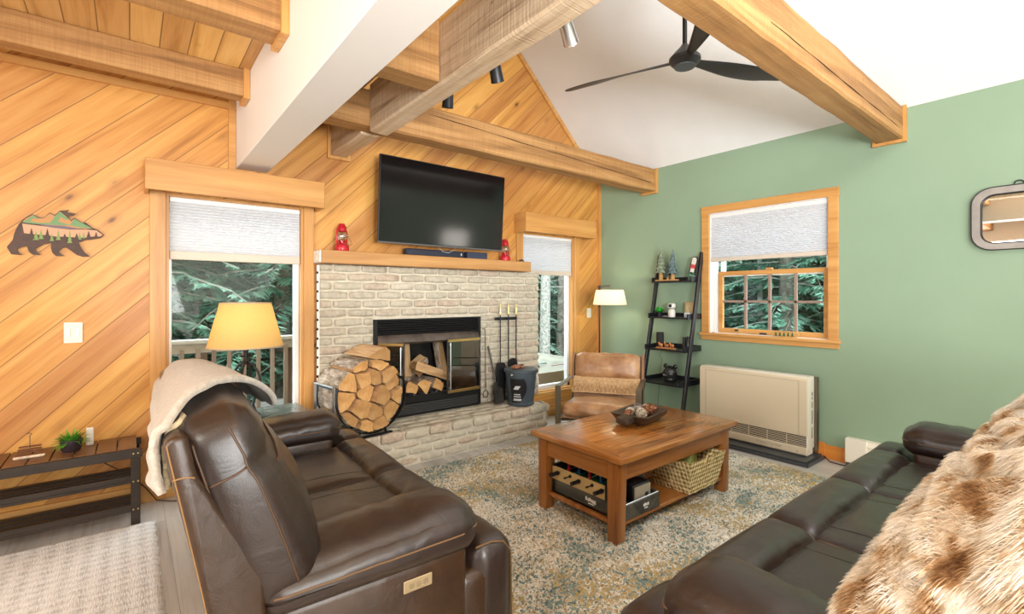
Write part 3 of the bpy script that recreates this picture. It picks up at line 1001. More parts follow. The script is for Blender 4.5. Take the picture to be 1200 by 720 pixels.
def log_mesh(poly, bark, L, rnd, rough=0.004):
    """poly in (x,z) round the origin; bark: which sides carry bark; along y from 0 to L"""
    n = len(poly)
    P = []; sides = []
    for i in range(n):
        p = Vector(poly[i]); q = Vector(poly[(i + 1) % n])
        k = 5
        for j in range(k):
            w = p.lerp(q, j / k)
            if j: w += Vector((rnd.uniform(-1, 1), rnd.uniform(-1, 1))) * rough
            if bark[i]:
                w += w.normalized() * (q - p).length * 0.16 * 4 * (j / k) * (1 - j / k) * 0.5
            P.append(w); sides.append(bark[i])
    t = bmesh.new()
    R = []
    sl = [rnd.uniform(-0.25, 0.25), rnd.uniform(-0.2, 0.2)]
    for s_ in range(7):
        y = L * s_ / 6
        f = 1 + 0.04 * noise.noise(Vector((y * 6, poly[0][0] * 9, 0)))
        R.append([t.verts.new((p.x * f + 0.005 * noise.noise(Vector((y * 9, i, 1))), y + ((p.x * sl[0] + p.y * sl[1]) if s_ in (0, 6) else 0), p.y * f + 0.005 * noise.noise(Vector((y * 9, i, 5))))) for i, p in enumerate(P)])
    for A, B in zip(R, R[1:]):
        for i in range(len(P)):
            j = (i + 1) % len(P)
            f = t.faces.new((A[i], B[i], B[j], A[j])); f.material_index = 2 if sides[i] else 1
    for ring in (R[0], R[-1]):
        c = t.verts.new(sum((v.co for v in ring), Vector()) / len(ring) + Vector((rnd.uniform(-.004, .004), rnd.uniform(-0.006, 0.006), 0)))
        for i in range(len(P)):
            f = t.faces.new((ring[i], ring[(i + 1) % len(P)], c)); f.material_index = 0
    bmesh.ops.recalc_face_normals(t, faces=t.faces)
    return t


def make_log(poly, bark, L, seed, loc, rot, label, group):
    rnd = random.Random(seed)
    t = log_mesh(poly, bark, L, rnd)
    me = bpy.data.meshes.new('split_log')
    t.to_mesh(me); t.free()
    o = finish('split_log', me, LOG_M, None, smooth=50)
    o.location = loc; o.rotation_euler = rot
    return tag(o, label, 'log', group)


# the round rack and its logs
RK = thing('log_rack', 'round black metal firewood rack standing on the brick hearth', 'log rack', (1.44, 3.50, HZ_), math.radians(8))
RR = 0.285; RCZ = 0.315
def arc(r, y, a0, a1, n=40):
    return [(r * math.cos(a), y, RCZ + r * math.sin(a)) for a in [math.radians(a0 + (a1 - a0) * k / n) for k in range(n + 1)]]
def band(y0, y1, a0, a1, r=RR, th=0.006, n=44):
    m = MB()
    def fn(u, v):
        a = math.radians(a0 + (a1 - a0) * u)
        s_ = [(0, y0), (0, y1), (th, y1), (th, y0), (0, y0)][int(round(v * 4))]
        return ((r + s_[0]) * math.cos(a), s_[1], RCZ + (r + s_[0]) * math.sin(a))
    m.grid(fn, n, 4)
    return m
obj('hoop', band(-0.01, 0.02, -195, 20), BLACK_METAL, RK, local=True)
obj('hoop', band(0.30, 0.33, -195, 20), BLACK_METAL, RK, local=True)
for a in (-195, -150, -90, -30, 20):
    m = MB(); c_ = math.radians(a); m.bar(((RR + 0.003) * math.cos(c_), -0.005, RCZ + (RR + 0.003) * math.sin(c_)), ((RR + 0.003) * math.cos(c_), 0.325, RCZ + (RR + 0.003) * math.sin(c_)), 0.025, 0.006, up=(math.cos(c_), 0, math.sin(c_)))
    obj('cross_bar', m, BLACK_METAL, RK, local=True)
for y in (0.005, 0.315):
    m = MB()
    m.bar((-0.17, y, 0.006), (0.17, y, 0.006), 0.03, 0.012, 0.002); m.bar((-0.12, y, 0.012), (-0.10, y, 0.055), 0.02, 0.012); m.bar((0.12, y, 0.012), (0.10, y, 0.055), 0.02, 0.012)
    obj('foot', m, BLACK_METAL, RK, local=True)
# open side handle at the loveseat end
m = MB()
hx = -RR - 0.008
P = [(hx, 0.03, RCZ + 0.09), (hx, 0.33, RCZ + 0.09), (hx - 0.0, 0.33, RCZ - 0.16), (hx + 0.06, 0.33, RCZ - 0.19), (hx + 0.06, 0.03, RCZ - 0.19), (hx, 0.03, RCZ - 0.16)]
for a, b_ in zip(P, P[1:] + P[:1]): m.bar(a, b_, 0.022, 0.008, 0.001, up=(0.2, 0.1, 1))
obj('side_handle', m, CHROME, RK, local=True)


def clip(poly, p, n):
    out = []
    for i in range(len(poly)):
        a = poly[i]; b_ = poly[(i + 1) % len(poly)]
        da = (a - p).dot(n); db = (b_ - p).dot(n)
        if da <= 0: out.append(a)
        if da * db < 0: out.append(a + (b_ - a) * (da / (da - db)))
    return out
rnd = random.Random(21)
CR = 0.268
seeds = []
while len(seeds) < 17:
    p = Vector((rnd.uniform(-CR, CR), rnd.uniform(-CR, CR)))
    if p.length < CR * 0.92 and all((p - q).length > 0.098 for q in seeds): seeds.append(p)
circ = [Vector((CR * math.cos(2 * PI * k / 28), CR * math.sin(2 * PI * k / 28))) for k in range(28)]
WHERE = ['near the top', 'near the foot', 'at the middle', 'at the outer edge', 'by the brass door']
logroot = Matrix.Translation((1.44, 3.50, HZ_ + RCZ)) @ Matrix.Rotation(math.radians(8), 4, 'Z')
for i, p in enumerate(seeds):
    poly = circ
    for j, q in enumerate(seeds):
        if i != j: poly = clip(poly, (p + q) / 2, (q - p))
    c = sum(poly, Vector((0, 0))) / len(poly)
    # merge near corners, then draw in a little
    pp = []
    for w in poly:
        if not pp or (w - pp[-1]).length > 0.02: pp.append(w)
    if (pp[0] - pp[-1]).length < 0.02: pp.pop()
    pp = [(w - c) * rnd.uniform(0.84, 0.95) for w in pp]
    bk = [((pp[k] + c).length > CR * 0.86 and (pp[(k + 1) % len(pp)] + c).length > CR * 0.86) for k in range(len(pp))]
    if not any(bk): bk[rnd.randrange(len(bk))] = rnd.random() < 0.4
    loc = logroot @ Vector((c.x, 0.01 + rnd.uniform(-0.045, 0.035), c.y))
    lab = 'pale split log stacked in the round metal rack on the hearth'
    make_log([(w.x, w.y) for w in pp], bk, 0.355, 50 + i, loc, (0, 0, math.radians(8)), lab, 'split logs in the round rack')
loc = logroot @ Vector((0.03, -0.04, CR + 0.045))
make_log([(-0.10, -0.028), (0.09, -0.052), (0.095, 0.02), (0.05, 0.055)], [False, False, True, False], 0.36, 91, loc, (0, 0.1, math.radians(8)), 'wedge-shaped log lying on top of the logs in the round rack', None)
# logs laid in the fire on a grate
g = thing('fire_grate', 'black iron fire grate under the logs in the firebox', 'grate', (2.2, 4.05, 0.41))
m = MB()
for k in range(6):
    x = 1.90 + k * 0.115
    m.tube([(x, 3.945, 0.475), (x, 3.955, 0.45), (x, 4.25, 0.45), (x, 4.29, 0.50)], 0.011, 8)
m.bar((1.87, 3.99, 0.44), (2.50, 3.99, 0.44), 0.014, 0.014); m.bar((1.87, 4.2, 0.44), (2.50, 4.2, 0.44), 0.014, 0.014)
obj('bars', m, plain('ashen_iron', (0.16, 0.15, 0.14), 0.7, 0.4), g)
for x in (1.93, 2.45):
    for y in (3.99, 4.2):
        m = MB(); m.cyl((x, y, 0.41), (x, y, 0.44), 0.009); obj('leg', m, BLACK_METAL, g)
W3L = [(-0.06, -0.045), (0.065, -0.04), (0.02, 0.06), (-0.05, 0.03)]
W4L = [(-0.05, -0.04), (0.05, -0.045), (0.055, 0.03), (-0.03, 0.05)]
fl = [((1.99, 3.955, 0.525), (0, 0.2, -0.25), 0.30, 'pale split log end-on at the brass-edged open door side of the grate'),
      ((2.125, 3.945, 0.530), (0, 0.9, -0.1), 0.31, 'split log end-on at the middle of the fire grate'),
      ((2.265, 3.955, 0.525), (0, 0.4, 0.1), 0.30, 'short split log end-on at the glass panel side of the grate'),
      ((2.03, 3.975, 0.725), (-0.36, 0.3, -1.42), 0.47, 'long pale log lying slanted across the top of the fire'),
      ((2.02, 4.11, 0.60), (1.05, 0, -0.35), 0.36, 'thin split stick leaning up against the firebox back'),
      ((2.42, 4.12, 0.58), (1.15, 0.2, 0.25), 0.36, 'split stick standing upright behind the slanted log'),
      ((1.93, 4.13, 0.56), (0.45, 0.2, -1.1), 0.40, 'split log lying behind the end-on logs in the firebox'),
      ((2.10, 4.06, 0.655), (0.12, 0.5, -0.7), 0.26, 'small split log resting on top of the end-on logs')]
for k, (lo, ro, L, lab) in enumerate(fl):
    po = W3L if k % 2 else W4L
    s_ = 0.75 if k in (3, 4, 5, 7) else 1.05
    make_log([(a * s_, b_ * s_) for a, b_ in po], [False, k % 2 == 0, False, True], L, 120 + k, lo, ro, lab, None)

# ------------------------------------------------------------------ hearth tools
m_rack = thing('tool_rack', 'black wall bar holding three brass-handled fire tools on the brick', 'tool rack', (3.01, 3.90, 1.12))
m = MB(); m.box((2.875, 3.872, 1.112), (3.155, 3.888, 1.142), 0.003)
for x in (2.90, 3.13): m.cyl((x, 3.885, 1.127), (x, 3.914, 1.127), 0.008)
obj('bar', m, BLACK_METAL, m_rack)
m = MB()
for x in (2.92, 3.025, 3.125): m.tube([(x, 3.872, 1.13), (x, 3.855, 1.125), (x, 3.855, 1.14)], 0.004, 6)
obj('hooks', m, BLACK_METAL, m_rack)
def fire_tool(name, x, lab, head):
    t = thing(name, lab, 'fire tool', (x, 3.855, 0.7), group=None)
    m = MB(); m.cyl((x, 3.852, 0.62), (x, 3.852, 1.17), 0.0065, seg=10)
    obj('shaft', m, BLACK_METAL, t)
    m = MB(); m.lathe([(0, 1.165), (0.008, 1.165), (0.011, 1.185), (0.008, 1.20), (0.012, 1.225), (0.009, 1.25), (0.004, 1.265), (0.006, 1.275), (0, 1.283)], (x, 3.852, 0), 14)
    obj('handle', m, BRASS, t)['label'] = 'turned brass handle'
    m = MB()
    if head == 'poker':
        m.cyl((x, 3.852, 0.52), (x, 3.852, 0.62), 0.0015, 0.0065, 10); m.tube([(x, 3.852, 0.60), (x + 0.03, 3.852, 0.585), (x + 0.04, 3.852, 0.61)], 0.005, 8)
    elif head == 'brush':
        m.box((x - 0.035, 3.835, 0.58), (x + 0.035, 3.869, 0.62), 0.006); m.box((x - 0.04, 3.83, 0.50), (x + 0.04, 3.874, 0.58), 0.004)
    else:
        m.box((x - 0.045, 3.84, 0.47), (x + 0.045, 3.85, 0.61), 0.004); m.box((x - 0.045, 3.84, 0.47), (x - 0.038, 3.866, 0.61)); m.box((x + 0.038, 3.84, 0.47), (x + 0.045, 3.866, 0.61))
    obj('head', m, BLACK_METAL, t)
fire_tool('fire_poker', 2.92, 'black poker with brass handle hanging nearest the firebox', 'poker')
fire_tool('hearth_brush', 3.025, 'brass-handled hearth brush hanging in the middle of the wall bar', 'brush')
fire_tool('hanging_fire_shovel', 3.125, 'brass-handled fire shovel hanging nearest the corner window', 'shovel')
# ash shovel leaning on the brick
t = thing('ash_shovel', 'dark ash shovel leaning upright against the brick beside the bucket', 'shovel', (2.83, 3.82, HZ_))
m = MB(); m.bar((2.835, 3.815, 0.50), (2.80, 3.895, 0.86), 0.018, 0.014, 0.003)
obj('handle', m, DARK_METAL, t)
m = MB()
m.prism([(-0.045, 0.0), (0.045, 0.0), (0.05, 0.15), (0.02, 0.21), (-0.02, 0.21), (-0.05, 0.15)], 'y', -0.003, 0.003, mat=Matrix.Translation((2.845, 3.78, HZ_ + 0.003)) @ Matrix.Rotation(-0.18, 4, 'X'))
m.box((2.797, 3.762, HZ_ + 0.01), (2.803, 3.80, HZ_ + 0.15), 0.001, rot=(-0.18, 0, 0)); m.box((2.887, 3.762, HZ_ + 0.01), (2.893, 3.80, HZ_ + 0.15), 0.001, rot=(-0.18, 0, 0))
obj('blade', m, DARK_METAL, t)
# thin poker with a ring at the firebox edge
t = thing('wire_poker', 'thin wire poker with a ring end hanging beside the firebox opening', 'poker', (2.765, 3.90, 0.3))
m = MB(); m.tube([(2.745, 3.91, 1.03), (2.755, 3.895, 1.04), (2.762, 3.89, 1.0), (2.762, 3.885, 0.42)], 0.0045, 8)
obj('rod', m, DARK_METAL, t)
m = MB(); m.tube([(2.762 + 0.03 * math.cos(a), 3.885, 0.385 + 0.035 * math.sin(a)) for a in [2 * PI * k / 20 for k in range(20)]], 0.0045, 8, closed=True)
obj('ring', m, DARK_METAL, t)
# ash bucket
BX, BY = 3.03, 3.66
t = thing('ash_bucket', 'dark blue-grey lidded metal ash bucket standing at the hearth end', 'bucket', (BX, BY, HZ_))
BUCK = plain('bucket_enamel', (0.075, 0.10, 0.125), 0.4, 0.3, nscale=6, namt=0.15)
m = MB()
m.lathe([(0, 0.0), (0.128, 0.0), (0.132, 0.006), (0.132, 0.025), (0.126, 0.03), (0.158, 0.315), (0.165, 0.32), (0.165, 0.33), (0.158, 0.33)], (BX, BY, HZ_), 40)
obj('body', m, BUCK, t)
m = MB(); m.lathe([(0.171, 0.325), (0.172, 0.345), (0.165, 0.352), (0.12, 0.356), (0.06, 0.362), (0, 0.364)], (BX, BY, HZ_), 40)
l_ = obj('lid', m, BUCK, t)
m = MB(); m.tube([(BX - 0.03, BY, HZ_ + 0.362), (BX - 0.03, BY, HZ_ + 0.385), (BX + 0.03, BY, HZ_ + 0.385), (BX + 0.03, BY, HZ_ + 0.362)], 0.006, 8)
obj('lid_knob', m, BLACK_METAL, l_)
m = MB(); m.tube([(BX + 0.165, BY - 0.02, HZ_ + 0.30), (BX + 0.185, BY - 0.04, HZ_ + 0.25), (BX + 0.18, BY - 0.06, HZ_ + 0.17), (BX + 0.165, BY - 0.06, HZ_ + 0.12)], 0.0035, 8); m.ball((BX + 0.162, BY - 0.02, HZ_ + 0.305), 0.015, 2)
m.ball((BX - 0.155, BY - 0.05, HZ_ + 0.305), 0.015, 2)
obj('bail_handle', m, CHROME, t)
# printed label wrapped on the bucket
def wrap(a0, a1, z0, z1, off, shape=None):
    m = MB()
    def fn(u, v):
        a = math.radians(a0 + (a1 - a0) * u); z = z0 + (z1 - z0) * v
        if shape: a = math.radians(shape(u, v))
        r = 0.126 + (0.158 - 0.126) * (z - 0.03) / 0.285 + off
        return (BX + r * math.cos(a), BY + r * math.sin(a), HZ_ + z)
    m.grid(fn, 12, 10, thick=0.0006)
    return m
lb = obj('label_print', wrap(-170, -110, 0.04, 0.27, 0.001, lambda u, v: -172 + u * (40 + 26 * math.sin(v * 2.6))), plain('label_black', (0.01, 0.01, 0.012), 0.35), t)
for k, (za, zb_, aa, ab) in enumerate(((0.055, 0.075, -162, -128), (0.09, 0.10, -160, -130), (0.112, 0.122, -158, -132), (0.165, 0.20, -155, -135))):
    obj('label_mark', wrap(aa, ab, za, zb_, 0.002, lambda u, v, aa=aa, ab=ab: aa + (ab - aa) * u + (v - 0.5) * (10 if za > 0.15 else 2)), plain('label_white', (0.55, 0.58, 0.6), 0.4), lb)
# leather glove lying on the lid
m = MB()
m.cushion((BX - 0.075, BY - 0.02, HZ_ + 0.375), (0.05, 0.035, 0.014), 0.012, (0, 0, 0.006), 5, rot=(0, 0, 0.4))
for k in range(4): m.cushion((BX - 0.012 + 0.004 * k, BY - 0.045 + 0.019 * k, HZ_ + 0.373), (0.033, 0.010, 0.010), 0.009, n=4, rot=(0, 0.12, 0.4 - 0.12 * k))
m.cushion((BX - 0.06, BY + 0.03, HZ_ + 0.375), (0.028, 0.010, 0.010), 0.009, n=4, rot=(0, 0, 1.1))
tag(obj('work_glove', m, plain('rust_leather', (0.34, 0.14, 0.075), 0.7, nscale=20, namt=0.4)), 'rust coloured leather glove lying on the ash bucket lid', 'glove')
# black bellows and a round black dish standing behind the bucket
t = thing('hearth_bellows', 'black flat hearth bellows standing between brick and ash bucket', 'bellows', (2.905, 3.82, HZ_))
m = MB()
for y in (3.806, 3.832):
    m.prism([(2.86, HZ_ + 0.02), (2.95, HZ_ + 0.02), (2.96, HZ_ + 0.37), (2.94, HZ_ + 0.40), (2.87, HZ_ + 0.40), (2.852, HZ_ + 0.37)], 'y', y, y + 0.010, 0.003)
obj('boards', m, BLACK_PLASTIC, t)
m = MB(); m.prism([(2.866, HZ_ + 0.03), (2.944, HZ_ + 0.03), (2.952, HZ_ + 0.365), (2.86, HZ_ + 0.365)], 'y', 3.815, 3.833)
obj('leather_side', m, plain('bellows_leather', (0.03, 0.028, 0.026), 0.6), t)
m = MB(); m.cyl((2.905, 3.824, HZ_), (2.905, 3.824, HZ_ + 0.03), 0.010)
obj('nozzle', m, DARK_METAL, t)
t = thing('round_brush', 'round black brush head propped behind the ash bucket', 'brush', (3.10, 3.87, HZ_))
m = MB(); m.cyl((3.11, 3.878, HZ_ + 0.37), (3.11, 3.90, HZ_ + 0.37), 0.055, seg=28); m.cyl((3.11, 3.89, HZ_), (3.11, 3.89, HZ_ + 0.33), 0.008)
obj('head', m, BLACK_PLASTIC, t)
# ------------------------------------------------------------------ television and mantel things
t = thing('television', 'large flat black television tilted on the pine wall above the mantel', 'television', (2.232, 3.75, 1.80))
TM = Matrix.Translation((2.232, 3.775, 1.798)) @ Matrix.Rotation(math.radians(4), 4, 'X')
m = MB(); m.box((-0.641, -0.012, 0.0), (0.641, 0.012, 0.722), 0.004, mat=TM); m.box((-0.45, 0.012, 0.06), (0.45, 0.045, 0.5), 0.012, mat=TM)
obj('case', m, plain('tv_case', (0.02, 0.02, 0.022), 0.4, 0.3), t)
m = MB(); m.box((-0.632, -0.0145, 0.018), (0.632, -0.012, 0.714), mat=TM)
obj('screen', m, plain('tv_screen', (0.006, 0.006, 0.007), 0.12, Specular_IOR_Level=0.55), t)
m = MB(); m.box((-0.641, -0.016, 0.0), (0.641, -0.011, 0.012), 0.002, mat=TM)
obj('lower_bezel', m, plain('tv_bezel', (0.16, 0.16, 0.17), 0.35, 0.6), t)
m = MB(); m.box((2.03, 3.82, 2.0), (2.43, YB - 0.001, 2.03), 0.002); m.box((2.03, 3.82, 2.2), (2.43, YB - 0.001, 2.23), 0.002); m.box((2.10, YB - 0.02, 1.95), (2.14, YB - 0.001, 2.3)); m.box((2.32, YB - 0.02, 1.95), (2.36, YB - 0.001, 2.3))
m.box((2.10, 3.785, 1.95), (2.14, 3.83, 2.27)); m.box((2.32, 3.785, 1.95), (2.36, 3.83, 2.27))
obj('wall_bracket', m, BLACK_METAL, t)
MZ = 1.715
t = thing('soundbar', 'long low dark soundbar on the mantel below the television', 'soundbar', (2.19, 3.86, MZ))
NAVY = plain('speaker_cloth', (0.022, 0.026, 0.045), 0.75, bscale=500, bamt=0.3)
m = MB(); m.box((1.885, 3.835, MZ), (2.48, 3.905, MZ + 0.062), 0.014, 3)
obj('cabinet', m, NAVY, t)
m = MB(); m.box((2.44, 3.8335, MZ + 0.02), (2.452, 3.836, MZ + 0.045), 0.001)
obj('status_window', m, plain('grey_window', (0.45, 0.45, 0.47), 0.4), t)
m = MB(); m.box((2.52, 3.84, MZ), (2.752, 3.91, MZ + 0.066), 0.003)
tag(obj('cable_box', m, plain('navy_plastic', (0.03, 0.04, 0.075), 0.5)), 'navy blue media box beside the soundbar on the mantel', 'media box')
m = MB(); m.tube([(2.20, 3.83, MZ + 0.085), (2.24, 3.828, MZ + 0.05), (2.30, 3.828, MZ + 0.04), (2.36, 3.83, MZ + 0.07), (2.38, 3.835, MZ + 0.09)], 0.0025, 6)
tag(obj('thin_cable', m, plain('cable_white', (0.5, 0.5, 0.52), 0.5)), 'thin pale cable drooping below the television in front of the soundbar', 'cable')
m = MB(); m.lathe([(0, 0), (0.03, 0), (0.03, 0.015), (0.012, 0.028), (0, 0.03)], (3.22, 3.88, MZ), 16)
tag(obj('black_puck', m, BLACK_PLASTIC), 'small round black puck on the mantel end beside the red lantern', 'puck')

RED = plain('red_enamel', (0.52, 0.018, 0.03), 0.3, 0.1, nscale=8, namt=0.1)
GLOBE = glass_mat('lantern_glass', (0.9, 0.88, 0.84), 0.5)
def lantern(x, y, rz, lab):
    t = thing('oil_lantern', lab, 'lantern', (x, y, MZ), rz)
    m = MB(); m.lathe([(0, 0), (0.052, 0), (0.055, 0.006), (0.055, 0.04), (0.048, 0.052), (0.028, 0.058), (0, 0.058)], seg=24)
    m.cyl((0.035, 0.0, 0.05), (0.045, 0.0, 0.062), 0.008)
    obj('tank', m, RED, t, local=True)
    m = MB(); m.lathe([(0.026, 0.058), (0.03, 0.066), (0.024, 0.078), (0.034, 0.082), (0.034, 0.086)], seg=20)
    obj('burner', m, RED, t, local=True)
    m = MB(); m.lathe([(0.030, 0.086), (0.041, 0.105), (0.043, 0.125), (0.036, 0.150), (0.028, 0.160)], seg=24)
    obj('globe', m, GLOBE, t, local=True)
    m = MB()
    for z_ in (0.112, 0.135): m.tube([(0.047 * math.cos(a), 0.047 * math.sin(a), z_) for a in [2 * PI * k / 20 for k in range(20)]], 0.002, 6, closed=True)
    obj('globe_guard', m, CHROME, t, local=True)
    m = MB(); m.lathe([(0.030, 0.158), (0.034, 0.164), (0.032, 0.185), (0.040, 0.188), (0.030, 0.205), (0.022, 0.215), (0.025, 0.222), (0, 0.228)], seg=20)
    obj('chimney_cap', m, RED, t, local=True)
    for s_ in (-1, 1):
        m = MB(); m.tube([(s_ * 0.050, 0, 0.045), (s_ * 0.064, 0, 0.065), (s_ * 0.066, 0, 0.145), (s_ * 0.055, 0, 0.178), (s_ * 0.030, 0, 0.193)], 0.0065, 8)
        obj('side_tube', m, RED, t, local=True)
    m = MB(); m.tube([(-0.066, 0, 0.14), (-0.07, -0.03, 0.10), (-0.06, -0.05, 0.06), (0, -0.058, 0.05), (0.06, -0.05, 0.06), (0.07, -0.03, 0.10), (0.066, 0, 0.14)], 0.0018, 6)
    obj('bail', m, CHROME, t, local=True)
lantern(1.335, 3.87, 0.6, 'red oil lantern on the mantel at the end near the tall window')
lantern(3.01, 3.89, 0.3, 'red oil lantern on the mantel between television and corner window')

# ------------------------------------------------------------------ things on the pine wall
def plate(x0, x1, z0, z1, lab, kind):
    t = thing('light_switch', lab, 'switch', ((x0 + x1) / 2, YB, z0))
    m = MB(); m.box((x0, YB - 0.008, z0), (x1, YB, z1), 0.002)
    obj('cover_plate', m, plain('almond_plastic', (0.84, 0.80, 0.70), 0.4), t)
    m = MB()
    c = (x0 + x1) / 2; cz = (z0 + z1) / 2
    ws = (-0.022, 0.022) if kind == 2 else (0,)
    for w in ws: m.box((c + w - 0.008, YB - 0.012, cz - 0.026), (c + w + 0.008, YB - 0.007, cz + 0.026), 0.001)
    obj('rocker', m, WHITE_PLASTIC, t)
plate(-0.313, -0.227, 1.067, 1.193, 'almond double light switch plate on the diagonal pine wall below the bear', 2)
plate(4.33, 4.40, 1.095, 1.21, 'narrow light switch plate on pine boards beside the corner floor lamp', 1)

def B(x, y):
    p = at(x / 8.571, 230 + y / 8.571, Y=YB - 0.02)
    return (p.x, p.z)
bear = thing('bear_wall_art', 'cut-out walking bear wall plaque filled with painted mountains and trees', 'wall art', (-0.34, YB, 1.59))
outline = [(65, 510), (100, 470), (125, 440), (140, 380), (160, 330), (190, 275), (240, 230), (290, 195), (330, 180), (400, 215), (440, 212), (500, 163), (552, 190), (600, 142), (660, 185), (715, 243), (745, 215), (800, 250), (838, 272), (855, 260), (930, 318), (985, 340), (1045, 388), (1010, 420), (930, 432), (860, 440), (790, 462), (810, 510), (850, 565), (905, 605), (830, 608), (770, 590), (715, 550), (660, 510), (625, 520), (590, 555), (610, 580), (650, 600), (560, 600), (525, 570), (510, 520), (515, 470), (440, 480), (395, 505), (355, 530), (370, 560), (410, 590), (320, 585), (290, 560), (268, 500), (215, 510), (170, 530), (185, 565), (225, 588), (110, 582)]
m = MB(); m.prism([B(*p) for p in outline], 'y', YB - 0.016, YB - 0.002)
obj('bear_silhouette', m, plain('umber_wood', (0.075, 0.04, 0.03), 0.6, nscale=30, namt=0.2), bear)
def bear_layer(name, poly, dy, col, lab=None):
    m = MB(); m.prism([B(*p) for p in poly], 'y', YB - 0.016 - dy, YB - 0.0155)
    o = obj(name, m, plain('paint_' + name, col, 0.6), bear)
    if lab: o['label'] = lab
bear_layer('mountain_range', [(225, 258), (260, 225), (330, 188), (395, 222), (440, 219), (500, 172), (552, 199), (600, 152), (655, 195), (715, 252), (748, 226), (838, 281), (925, 324), (860, 330), (760, 322), (640, 300), (520, 296), (380, 275)], 0.001, (0.50, 0.26, 0.10), 'tan painted mountains')
bear_layer('lower_sky', [(222, 275), (300, 285), (420, 300), (540, 318), (700, 335), (860, 335), (970, 345), (1030, 388), (1005, 405), (930, 405), (860, 415), (780, 415), (690, 410), (560, 405), (440, 390), (340, 385), (240, 370)], 0.001, (0.62, 0.35, 0.22), 'peach sky behind the trees')
bear_layer('green_ridge', [(228, 262), (330, 192), (395, 224), (370, 228), (335, 215), (300, 250), (380, 268), (500, 268), (560, 195), (600, 154), (690, 232), (660, 240), (610, 205), (580, 255), (700, 290), (748, 228), (925, 324), (820, 318), (720, 296), (600, 290), (450, 285), (330, 276)], 0.002, (0.16, 0.30, 0.14), 'green ridge lines')
bear_layer('lake', [(400, 283), (520, 292), (640, 298), (760, 320), (820, 333), (700, 330), (540, 318), (440, 303)], 0.003, (0.17, 0.13, 0.17), 'purple lake')
def tri_tree(cx, top, bot, w):
    P = [(cx, top)]
    n = 5
    for k in range(1, n + 1):
        yy = top + (bot - top) * k / n
        P += [(cx + w * k / n, yy), (cx + w * k / n * 0.55, yy)]
    Q = [(2 * cx - x, y) for x, y in P[1:]][::-1]
    return P + Q
for k, (cx, tp, bt, w) in enumerate(((315, 320, 430, 40), (475, 325, 440, 38), (650, 375, 440, 36), (770, 370, 440, 30), (890, 350, 420, 28), (965, 360, 415, 22))):
    bear_layer('dark_tree', tri_tree(cx, tp, bt, w), 0.003, (0.075, 0.04, 0.03))
for k, (cx, tp, bt, w) in enumerate(((360, 350, 440, 34), (412, 325, 430, 28), (520, 370, 450, 24), (585, 335, 440, 26), (700, 335, 470, 26), (800, 360, 435, 22), (840, 355, 420, 20))):
    bear_layer('green_tree', tri_tree(cx, tp, bt, w), 0.002, (0.22, 0.33, 0.10))
m = MB(); m.prism([B(*p) for p in [(600, 144), (690, 138), (660, 158), (755, 172), (735, 192), (690, 196), (700, 212), (640, 190)]], 'y', YB - 0.0155, YB - 0.003)
obj('raised_crest', m, plain('umber_paint', (0.09, 0.05, 0.03), 0.6), bear)

# ------------------------------------------------------------------ mirror on the green wall
t = thing('wall_mirror', 'rounded rectangular mirror in a grey metal frame on the green wall', 'mirror', (XG, 0.13, 1.875))
my0, my1, mz0, mz1, mr = -0.38, 0.612, 1.665, 2.085, 0.11
def rr(y0, y1, z0, z1, r, n=8):
    P = []
    for cy, cz, a in ((y1 - r, z1 - r, 0), (y0 + r, z1 - r, 90), (y0 + r, z0 + r, 180), (y1 - r, z0 + r, 270)):
        P += [(cy + r * math.cos(math.radians(a + 90 * k / n)), cz + r * math.sin(math.radians(a + 90 * k / n))) for k in range(n + 1)]
    return P
A = rr(my0, my1, mz0, mz1, mr); Bq = rr(my0 + 0.05, my1 - 0.05, mz0 + 0.045, mz1 - 0.05, mr - 0.04)
m = MB()
tb = bmesh.new()
rings = []
for P_, x in ((A, XG - 0.001), (A, XG - 0.022), ([(y + (0.004 if y < 0.1 else -0.004), z) for y, z in A], XG - 0.026), (Bq, XG - 0.026), (Bq, XG - 0.006)):
    rings.append([tb.verts.new((x, y, z)) for y, z in P_])
for R0, R1 in zip(rings, rings[1:]):
    for k in range(len(R0)):
        j = (k + 1) % len(R0); tb.faces.new((R0[k], R0[j], R1[j], R1[k]))
bmesh.ops.recalc_face_normals(tb, faces=tb.faces)
m._add(tb)
obj('frame', m, plain('zinc_frame', (0.30, 0.28, 0.26), 0.5, 0.5, nscale=9, namt=0.2), t)
m = MB(); m.tube([(XG - 0.024, y, z) for y, z in A], 0.004, 6, closed=True); m.tube([(XG - 0.026, y, z) for y, z in Bq], 0.004, 6, closed=True)
m.tube([(XG - 0.01, 0.385 + 0.022 * math.cos(a), mz1 + 0.008 + 0.02 * math.sin(a)) for a in [PI * k / 10 for k in range(11)]], 0.004, 6)
obj('dark_edging', m, BLACK_METAL, t)
m = MB(); m.prism(rr(my0 + 0.048, my1 - 0.048, mz0 + 0.043, mz1 - 0.048, mr - 0.04), 'x', XG - 0.010, XG - 0.004)
obj('mirror_glass', m, plain('mirror_silver', (0.93, 0.94, 0.95), 0.015, 1.0), t)

